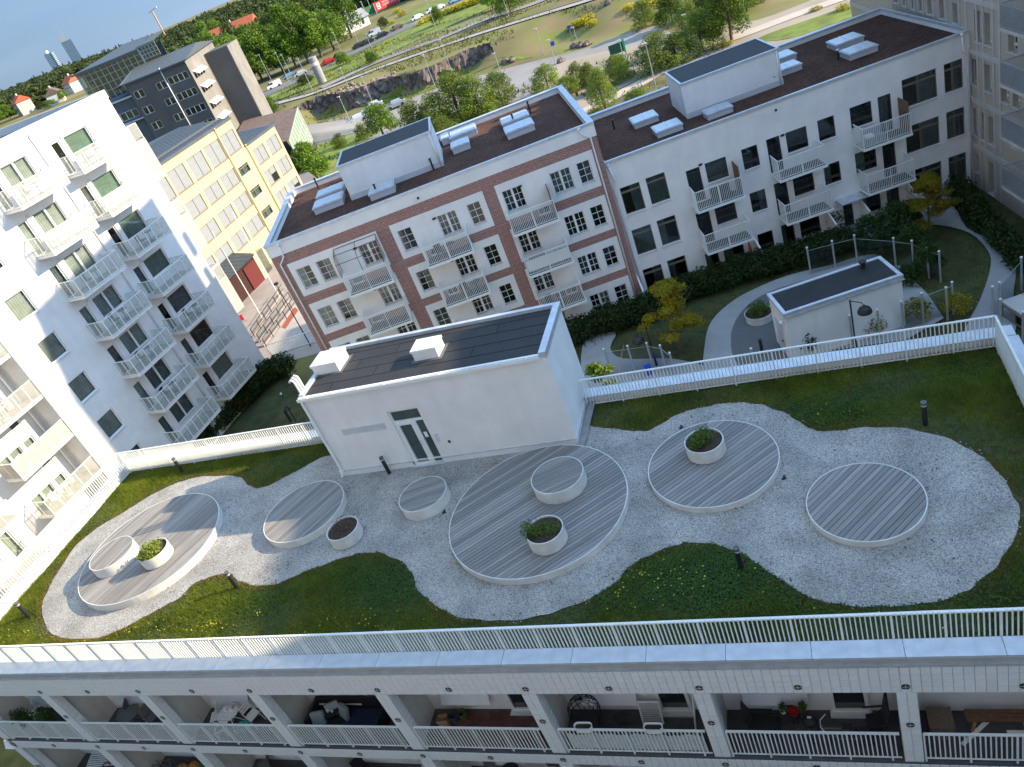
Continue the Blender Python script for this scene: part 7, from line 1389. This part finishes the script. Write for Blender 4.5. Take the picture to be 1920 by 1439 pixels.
for a, b_, r, c, lab in ((-3.72, 13.02, .17, (.05, .06, .08), 'dark blue bucket beside the paper bag'), (-3.42, 13.1, .15, (.09, .09, .05), 'olive bucket right of the dark blue bucket')):
    t = thing('bucket', lab, 'bucket', (x+a, b_, ZF), 0, 'buckets in the fifth loggia'); B_ = mat('bucket'+lab[:4], c, .6, .15, 6); m = MB(); n = 20
    for i in range(n):
        p, q = 6.283*i/n, 6.283*(i+1)/n; k = .75; m.quad((r*k*math.cos(p), r*k*math.sin(p), 0), (r*k*math.cos(q), r*k*math.sin(q), 0), (r*math.cos(q), r*math.sin(q), .34), (r*math.cos(p), r*math.sin(p), .34)); m.quad((r*math.cos(p), r*math.sin(p), .34), (r*math.cos(q), r*math.sin(q), .34), (r*.9*math.cos(q), r*.9*math.sin(q), .33), (r*.9*math.cos(p), r*.9*math.sin(p), .33)); m.quad((r*.9*math.cos(q), r*.9*math.sin(q), .33), (r*.9*math.cos(p), r*.9*math.sin(p), .33), (r*.68*math.cos(p), r*.68*math.sin(p), .02), (r*.68*math.cos(q), r*.68*math.sin(q), .02))
    m.cyl(0, 0, 0, .02, r*.74, n); put('pail', (m, B_), t); put('rim', (MB().ring(0, 0, .33, .355, r*1.03, r*.93, n), B_), t)
# timber tile floor of the fifth loggia
TF = oinfo(mat('red_timber_tile', (.12, .055, .045), .7, .3, 12), .25); pt = [MB().box(-.142+.048*i, -.10+.048*i, -.142, .142, 0, .02) for i in range(6)]
tm_a = MB()
for i in range(6): tm_a.box(-.142+.048*i, -.102+.048*i, -.142, .142, 0, .02)
tm_a = tm_a.mesh('floor_tile', TF)
t = thing('timber_floor_tiles', 'reddish clip-together timber floor tiles laid in the fifth loggia', 'flooring', (x-2.35, 12.75, ZF+.003))
for i in range(13):
    for j in range(4): put('floor_tile', tm_a, t, (-1.82+.292*i, -.42+.292*j, 0), math.pi/2*((i+j) % 2), kind='stuff')
x = bx(1); t = thing('egg_chair', 'black wicker cocoon chair in the sixth loggia', 'chair', (x-4.0+.15, 12.82, ZF)); m = MB()
for i in range(11):
    a = -1.9+3.8*i/10; P = [(.48*math.sin(a)*math.sin(q), .05+.45*math.cos(a)*math.sin(q)*1.0, .28+.55*(1-math.cos(q))) for q in [math.pi*k/10 for k in range(1, 11)]]; m.tube(P, .012, 5)
for k in (2, 4, 5, 6, 8): q = math.pi*k/10; m.tube([(.48*math.sin(a)*math.sin(q), .05+.45*math.cos(a)*math.sin(q), .28+.55*(1-math.cos(q))) for a in [-1.9+3.8*i/16 for i in range(17)]], .012, 5)
put('shell', (m, DKM), t); put('seat', (MB().cyl(0, -.1, .42, .5, .38, 20), DKM), t)
for a in (.6, 2.5, 3.8, 5.6): put('leg', (MB().bar((.3*math.cos(a), .3*math.sin(a), 0), (.2*math.cos(a), .2*math.sin(a), .45), .025), DKM), t)
t = thing('round_stool', 'black round folding stool right of the cocoon chair', 'stool', (x-2.85, 12.85, ZF)); put('seat', (MB().cyl(0, 0, .5, .53, .19, 24), DKM), t)
for a, b_ in (((-.15, -.12), (.12, .12)), ((.15, -.12), (-.12, .12)), ((-.15, .12), (.12, -.12)), ((.15, .12), (-.12, -.12))): put('leg', (MB().bar((*a, 0), (*b_, .5), .02), DKM), t)
t = thing('radiator_panel', 'pale ribbed panel leaning on the back wall of the sixth loggia', 'panel', (x-2.0, 13.0, ZF), 0); put('frame', (MB().bar((-.3, 0, .0), (-.3, .2, .75), .04).bar((.3, 0, 0), (.3, .2, .75), .04).bar((-.3, .2, .75), (.3, .2, .75), .04).bar((-.3, 0, .02), (.3, 0, .02), .04), WHITE), t)
for i in range(12): u = (i+.5)/12; put('slat', (MB().bar((-.28, .2*u, .75*u), (.28, .2*u, .75*u), .035, .01, (0, -1, .3)), SILL), t)
def rail_planter(x, lab):
    t = thing('railing_planter', lab, 'planter box', (x, 12.10, ZF+1.12), 0, 'white oval planters hung on the sixth loggia railing'); n = 24; P = [((.16 if math.cos(a) >= 0 else -.16)+.11*math.cos(a), .11*math.sin(a)) for a in [6.283*i/n for i in range(n)]]; m = MB(); Q = [(p[0]*.9, p[1]*.82) for p in P]
    for i in range(n): j = (i+1) % n; m.quad((*[v*.9 for v in P[i]], -.02), (*[v*.9 for v in P[j]], -.02), (*P[j], .2), (*P[i], .2)); m.quad((*P[i], .2), (*P[j], .2), (*Q[j], .19), (*Q[i], .19)); m.quad((*Q[j], .19), (*Q[i], .19), (*Q[i], .1), (*Q[j], .1))
    put('box', (m, WHITE), t); put('soil', (MB().prism(Q, .1, .13), EARTH), t); put('dead_stalks', blades('dead_stalks', RNG.uniform(-.2, .2, 60), RNG.uniform(-.06, .06, 60), np.full(60, .12), RNG.uniform(.03, .09, 60), .012, G3, 1.5), t, kind='stuff')
a_, _ = at(1095, 1364, -2.7); rail_planter(a_, 'left white oval planter hooked on the sixth loggia railing'); a_, _ = at(1226, 1366, -2.7); rail_planter(a_, 'right white oval planter hooked on the sixth loggia railing')
t = thing('plastic_sheet', 'crumpled translucent white sheet stretched behind the sixth loggia railing', 'sheet', (x-2.35, 12.15, ZF)); m = MB(); n = 40
for i in range(n):
    xa, xb = -1.95+3.9*i/n, -1.95+3.9*(i+1)/n; f = lambda u: .012*math.sin(u*23)+.01*math.sin(u*9); g = lambda u: .82+.03*math.sin(u*5)+.02*math.sin(u*17)
    m.quad((xa, f(xa), .08), (xb, f(xb), .08), (xb, f(xb), g(xb)), (xa, f(xa), g(xa)))
put('cloth', (m, mat('crumpled_sheet', (.70, .72, .72), .5, .15, 6, bump=.8, bscale=9)), t)
t = thing('leaning_pole', 'white pole leaning in the right corner of the sixth loggia', 'pole', (x-.75, 12.6, ZF)); put('pole', (MB().bar((0, 0, 0), (.25, .35, 1.9), .035), WHITE), t)
x = bx(0); t = thing('lounge_chair', 'black folding lounge chair at the left end of the seventh loggia', 'chair', (x-3.85, 12.8, ZF), 0, 'black lounge chairs'); put('seat', (MB().bar((.05, 0, .35), (.75, 0, .3), .5, .03, (0, 0, 1)), DKM), t); put('backrest', (MB().bar((.05, 0, .35), (-.2, 0, 1.05), .5, .03, (1, 0, 0)), DKM), t); put('armrest', (MB().bar((-.1, -.27, .6), (.55, -.27, .58), .05), DKM), t); put('armrest', (MB().bar((-.1, .27, .6), (.55, .27, .58), .05), DKM), t)
for a in (-.25, .25): put('leg', (MB().bar((-.1, a, 0), (.6, a, .55), .025), DKM), t); put('leg', (MB().bar((.6, a, 0), (-.05, a, .55), .025), DKM), t)
table('black round table with red and green flowers on it', x-2.85, 12.95, .27, .6, DKM, DKM)
for a, b_, lf, lab in ((-3.0, 13.0, G1, 'green potted plant in a white pot on the black round table'), (-2.72, 12.9, leafmat('red_flowers', (.35, .01, .01), (.5, .02, .02), None, 5), 'bright red flowers on the black round table'), (-2.5, 13.05, G1, 'small green plant right of the red flowers')):
    t = thing('potted_plant', lab, 'potted plant', (x+a, b_, ZF+.6), 0, 'potted plants in the seventh loggia'); put('pot', (MB().cyl(0, 0, 0, .14, .07, 14, .1), WHITE if a < -2.9 else DKM), t); put('leaves', leaves('leaves', [(0, 0, .2, .15, .15, .12)], 160, .07, lf, .2), t, kind='stuff')
t = thing('kettle_grill', 'small black round grill right of the flower table', 'grill', (x-2.35, 12.75, ZF)); put('bowl', MB().sphere(0, 0, .6, .2, 14, .7).mesh('bowl', DKM, True), t); put('handle', (MB().box(-.05, .05, -.02, .02, .74, .78), SILL), t)
for a in (.5, 2.6, 4.7): put('leg', (MB().bar((.2*math.cos(a), .2*math.sin(a), 0), (.1*math.cos(a), .1*math.sin(a), .5), .02), DKM), t)
t = thing('bicycle', 'dark bicycle standing along the seventh loggia railing', 'bicycle', (x-1.65, 12.42, ZF), 0)
for a in (-.52, .52): put('wheel', MB().tube([(a+.33*math.cos(q*.314), 0, .35+.33*math.sin(q*.314)) for q in range(21)], .017, 6).mesh('wheel', DKM), t)
put('frame', (MB().bar((-.52, 0, .35), (-.38, 0, .92), .03).bar((-.4, 0, .8), (.2, 0, .78), .035).bar((-.42, 0, .72), (.0, 0, .32), .04).bar((.2, 0, .85), (0, 0, .32), .035).bar((0, 0, .32), (.52, 0, .35), .025).bar((.2, 0, .75), (.52, 0, .35), .02), GRYF), t); put('saddle', (MB().box(.08, .34, -.07, .07, .88, .94), DKM), t); put('handlebar', (MB().tube([(-.28, -.28, .98), (-.42, -.1, 1.0), (-.42, .1, 1.0), (-.28, .28, .98)], .015, 6), SILL), t); put('rack', (MB().box(.35, .75, -.07, .07, .74, .76), DKM), t)
t = thing('lounge_chair', 'black reclined lounge chair folded up at the right end of the seventh loggia', 'chair', (x-.62, 12.85, ZF), 0, 'black lounge chairs'); put('seat', (MB().bar((-.35, 0, .3), (.05, 0, .45), .55, .05, (0, 0, 1)), DKM), t); put('backrest', (MB().bar((.05, 0, .45), (.2, 0, 1.35), .55, .05, (1, 0, 0)), DKM), t)
for a in (-.28, .28): put('leg', (MB().bar((-.35, a, 0), (.1, a, .6), .03), DKM), t); put('armrest', (MB().bar((-.4, a, .62), (.12, a, .7), .04), DKM), t)
x = bx(-1); t = thing('wicker_box', 'brown wicker storage box in the left corner of the rightmost loggia', 'storage box', (x-3.95, 12.9, ZF)); put('body', (MB().box(-.27, .27, -.27, .27, 0, .5), WICK), t); put('lid', (MB().box(-.29, .29, -.29, .29, .5, .56), WICK), t)
t = thing('bench', 'dark brown bench with pale legs at the back of the rightmost loggia', 'bench', (x-2.65, 13.02, ZF))
for i in range(3): put('board', (MB().box(-.72, .72, -.17+.115*i, -.065+.115*i, .44, .48), BRW), t)
for a in (-.6, .6): put('leg', (MB().bar((a, -.15, 0), (a*.85, -.1, .44), .07, .04), OAK), t); put('leg', (MB().bar((a, .15, 0), (a*.85, .1, .44), .07, .04), OAK), t)
for a, b_, L, rz, lab in ((-3.55, 12.5, 1.0, .75, 'white board lying slanted on the rightmost loggia floor'), (-2.5, 12.85, .6, 0, 'short white board lying flat under the bench')):
    t = thing('board', lab, 'board', (x+a, b_, ZF), rz, 'white boards on the loggia floor'); put('plank', (MB().box(0, L, -.05, .05, .01, .035), WHITE), t); put('end_cap', (MB().box(L, L+.01, -.05, .05, .01, .035), SILL), t)
t = thing('carton', 'tan wooden crate at the right frame edge of the rightmost loggia', 'crate', (x-1.55, 12.75, ZF), .1); put('side_panel', (MB().box(-.25, .25, -.2, .2, 0, .45), OAK), t); put('lid', (MB().box(-.26, .26, -.21, .21, .45, .47), OAK), t)
x = bx(6); 
for i, (a, b_, lab) in enumerate(((-3.3, 12.35, 'bushy dark plant over the far left loggia railing'), (-2.1, 12.4, 'second bushy dark plant over the far left loggia railing'))):
    t = thing('potted_plant', lab, 'potted plant', (x+a, b_, ZF+.35), 0, 'bushy plants in the far left loggia'); put('pot', (MB().cyl(0, 0, 0, .35, .15, 14, .2), DKM), t); put('leaves', leaves('leaves', [(0, 0, .75, .5, .3, .4), (.3, -.1, .6, .3, .25, .3)], 900, .09, DG2, .2), t, kind='stuff')
chair('cream slatted bench end with a straw mat in the far left loggia', x-3.7, 12.9, -.6, WHITE, slat=True)
x = bx(6)-4.7+.4
for i, (k, lab) in enumerate(((5, 'left'), (6, 'right'))):
    pass
t = thing('slatted_bench', 'white slatted bench in the lower left loggia', 'bench', (bx(6)-2.6, 12.95, -7.3), .1)
for i in range(7): put('slat', (MB().box(-.75, .75, -.3+.085*i, -.24+.085*i, .45+.02*i, .47+.02*i), WHITE), t)
for a in (-.7, .7): put('leg', (MB().box(a-.03, a+.03, -.28, .25, 0, .45), DKM), t)
for a, lab in ((bx(6)-1.6, 'red bicycle in the lower left loggia'), (bx(5)-3.6, 'dark bicycle in the lower loggia beside yellow bags')):
    t = thing('bicycle', lab, 'bicycle', (a, 12.8, -7.3), .2, 'bicycles in the lower loggias')
    for q0 in (-.5, .5): put('wheel', MB().tube([(q0+.32*math.cos(q*.45), 0, .35+.32*math.sin(q*.45)) for q in range(15)], .02, 5).mesh('wheel', DKM), t)
    put('frame', (MB().bar((-.5, 0, .35), (-.3, 0, .9), .03).bar((-.3, 0, .8), (.25, 0, .8), .035).bar((.25, 0, .85), (0, 0, .32), .035).bar((0, 0, .32), (.5, 0, .35), .03).bar((-.35, 0, .7), (0, 0, .32), .04), mat('dusty_red', (.33, .05, .035)) if 'red' in lab else GRYF), t)
for i, (a, m_, lab) in enumerate(((-2.9, OAK, 'tan sack left in the crowded lower loggia'), (-2.4, mat('orange_bag', (.45, .2, .03), .8), 'orange sack in the crowded lower loggia'), (-1.9, mat('bag_green', (.02, .2, .06), .8), 'green bag in the crowded lower loggia'), (-1.5, LCU, 'pale bag at the right of the crowded lower loggia'))):
    t = thing('sack', lab, 'bag', (bx(5)+a, 12.75+.1*(i % 2), -7.3), i, 'bags in the crowded lower loggia'); b = MB().sphere(0, 0, .25, .27, 8, 1.1); b.v = [(p[0]*random.uniform(.8, 1.15), p[1]*random.uniform(.8, 1.1), max(0, p[2])) for p in b.v]; put('sack', (b, m_), t); put('knot', (MB().cyl(0, 0, .5, .6, .05, 8), m_), t)
chair('grey folding chair in the lower loggia below the white table', bx(4)-3.7, 12.95, -.9, GRYF, z=-7.3); chair('dark framed chair in the lower loggia below the sofa', bx(3)-3.9, 12.9, 1.0, DKM, z=-7.3)
for i, (a, lab) in enumerate(((bx(2)-3.7, 'left grey cushioned chair in the lower loggia'), (bx(2)-1.9, 'right grey cushioned chair in the lower loggia'))): chair(lab, a, 12.9, math.pi if i else -.2, GRYF, z=-7.3)
table('dark table between the two grey chairs of the lower loggia', bx(2)-2.8, 12.85, .38, .7, DKM, DKM, z=-7.3)
# furniture on the hung balconies and the tower
def bal_set(fr, x, y, z, lab, m, grp, sc=1):
    X, Y, _ = fr.w(x, y); t = thing('cafe_chair', lab+' chair', 'chair', (X, Y, z), fr.az+.3, grp); put('seat', (MB().box(-.22, .22, -.22, .22, .42, .46), m), t); put('backrest', (MB().box(-.22, .22, .2, .24, .46, .88), m), t)
    for a in (-.2, .2):
        for b_ in (-.2, .2): put('leg', (MB().box(a-.015, a+.015, b_-.015, b_+.015, 0, .42), m), t)
    X, Y, _ = fr.w(x+.75, y); t = thing('cafe_table', lab+' table', 'table', (X, Y, z), fr.az, grp); put('top', (MB().cyl(0, 0, .68, .71, .32, 18), m), t); put('stem', (MB().cyl(0, 0, 0, .68, .03, 8), m), t); put('foot', (MB().cyl(0, 0, 0, .03, .2, 12), m), t)
nm7 = ['top', 'second', 'third', 'fourth', 'fifth', 'sixth', 'seventh']
for k in range(6):
    z = 11.30-2.885*k; m = [GRYF, WHITE, GRYF, DKM, GRYF, DKM][k]
    bal_set(TW, 6.4, -.8, z, nm7[k]+' left tower balcony', m, 'furniture on the tower balconies')
    if k % 2 == 0: bal_set(TW, 11.6, -.8, z, nm7[k]+' right tower balcony', DKM if k else GRYF, 'furniture on the tower balconies')
for k, z in enumerate((2.14, -.74, -3.62)): bal_set(TW, -2.9, .7, z, nm7[k]+' near tower balcony', WHITE, 'furniture on the near tower balconies')
bal_set(BB, -22.2, -.7, -.38, 'middle upper brick house balcony', DKM, 'furniture on the brick house balconies'); bal_set(BB, -21.6, -.7, -3.32, 'middle lower brick house balcony', DKM, 'furniture on the brick house balconies'); bal_set(BB, -16.8, -.7, -6.2, 'right lowest brick house balcony', DKM, 'furniture on the brick house balconies')
for i, (a, z, lab) in enumerate(((-16.6, -3.32, 'grey lounge seat with white cushions on the right brick house balcony'), (4.9, -3.0, 'pale lounge seats on the upper right white house balcony'), (-4.6, -3.24, 'dark clutter seat on the left white house balcony'))):
    fr = BB if i == 0 else WB; X, Y, _ = fr.w(a, -.75); t = thing('sofa', lab, 'seat', (X, Y, z), fr.az, 'lounge seats on the hung balconies'); mm_ = [GRYF, LCU, DKM][i]; put('base', (MB().box(-.6, .6, -.3, .35, .0, .4), mm_), t); put('backrest', (MB().box(-.6, .6, .25, .38, .4, .8), mm_), t); put('cushion', (MB().box(-.5, -.05, -.2, .2, .4, .55), WHITE if i < 2 else mm_), t)
# the wire cage tent over the upper left brick house balcony
X, Y, Z = BB.w(-28.3, 0, .8); t = thing('cat_net_frame', 'dark wire frame canopy over the upper left brick house balcony', 'net frame', (X, Y, .82), BB.az); m = MB()
for x0 in (0, 1.4, 2.8): m.tube([(x0, -1.28, 0), (x0, -1.25, .9), (x0, -.8, 1.35), (x0, -.05, 1.5)], .018, 5)
for y, z in ((-1.25, .9), (-.8, 1.35), (-.05, 1.5)): m.bar((0, y, z), (2.8, y, z), .03)
put('frame', (m, BLACK), t); put('side_net', (MB().quad((0, -1.28, 0), (0, -.05, 0), (0, -.05, 1.5), (0, -.8, 1.35)), glass('dark_net', (.45, .45, .45), .0, .5)), t); put('side_net', (MB().quad((2.8, -1.28, 0), (2.8, -.05, 0), (2.8, -.05, 1.5), (2.8, -.8, 1.35)), glass('dark_net', (.45, .45, .45), .0, .5)), t)
# every label within the limit, every repeat post told apart by its neighbours
ORD = ['first', 'second', 'third', 'fourth', 'fifth', 'sixth', 'seventh', 'eighth', 'ninth', 'tenth', 'eleventh', 'twelfth', 'thirteenth']
def number(pref, fmt):
    o = sorted([o for o in COL.objects if not o.parent and o.name.startswith(pref)], key=lambda o: (RC.T @ (np.array(o.location)-np.array([0, 0, CAMZ])))[0]/-(RC.T @ (np.array(o.location)-np.array([0, 0, CAMZ])))[2])
    for i, q in enumerate(o):
        s = (ORD[i]+' from the left') if i < 13 else (ORD[len(o)-1-i]+' from the right') if len(o)-i <= 13 else None
        q['label'] = fmt % s if s else fmt % ('%s of the middle ones' % ORD[(i-13) % 13])
number('screen_post', 'pale galvanised post of the courtyard glass screens, %s'); number('broom_bush', 'yellow flowering broom bush beyond the roofs, %s')
for o in COL.objects:
    if o.get('label') and len(o['label'].replace(',', ' ').split()) > 16: print('LONG', o.name, o['label'])
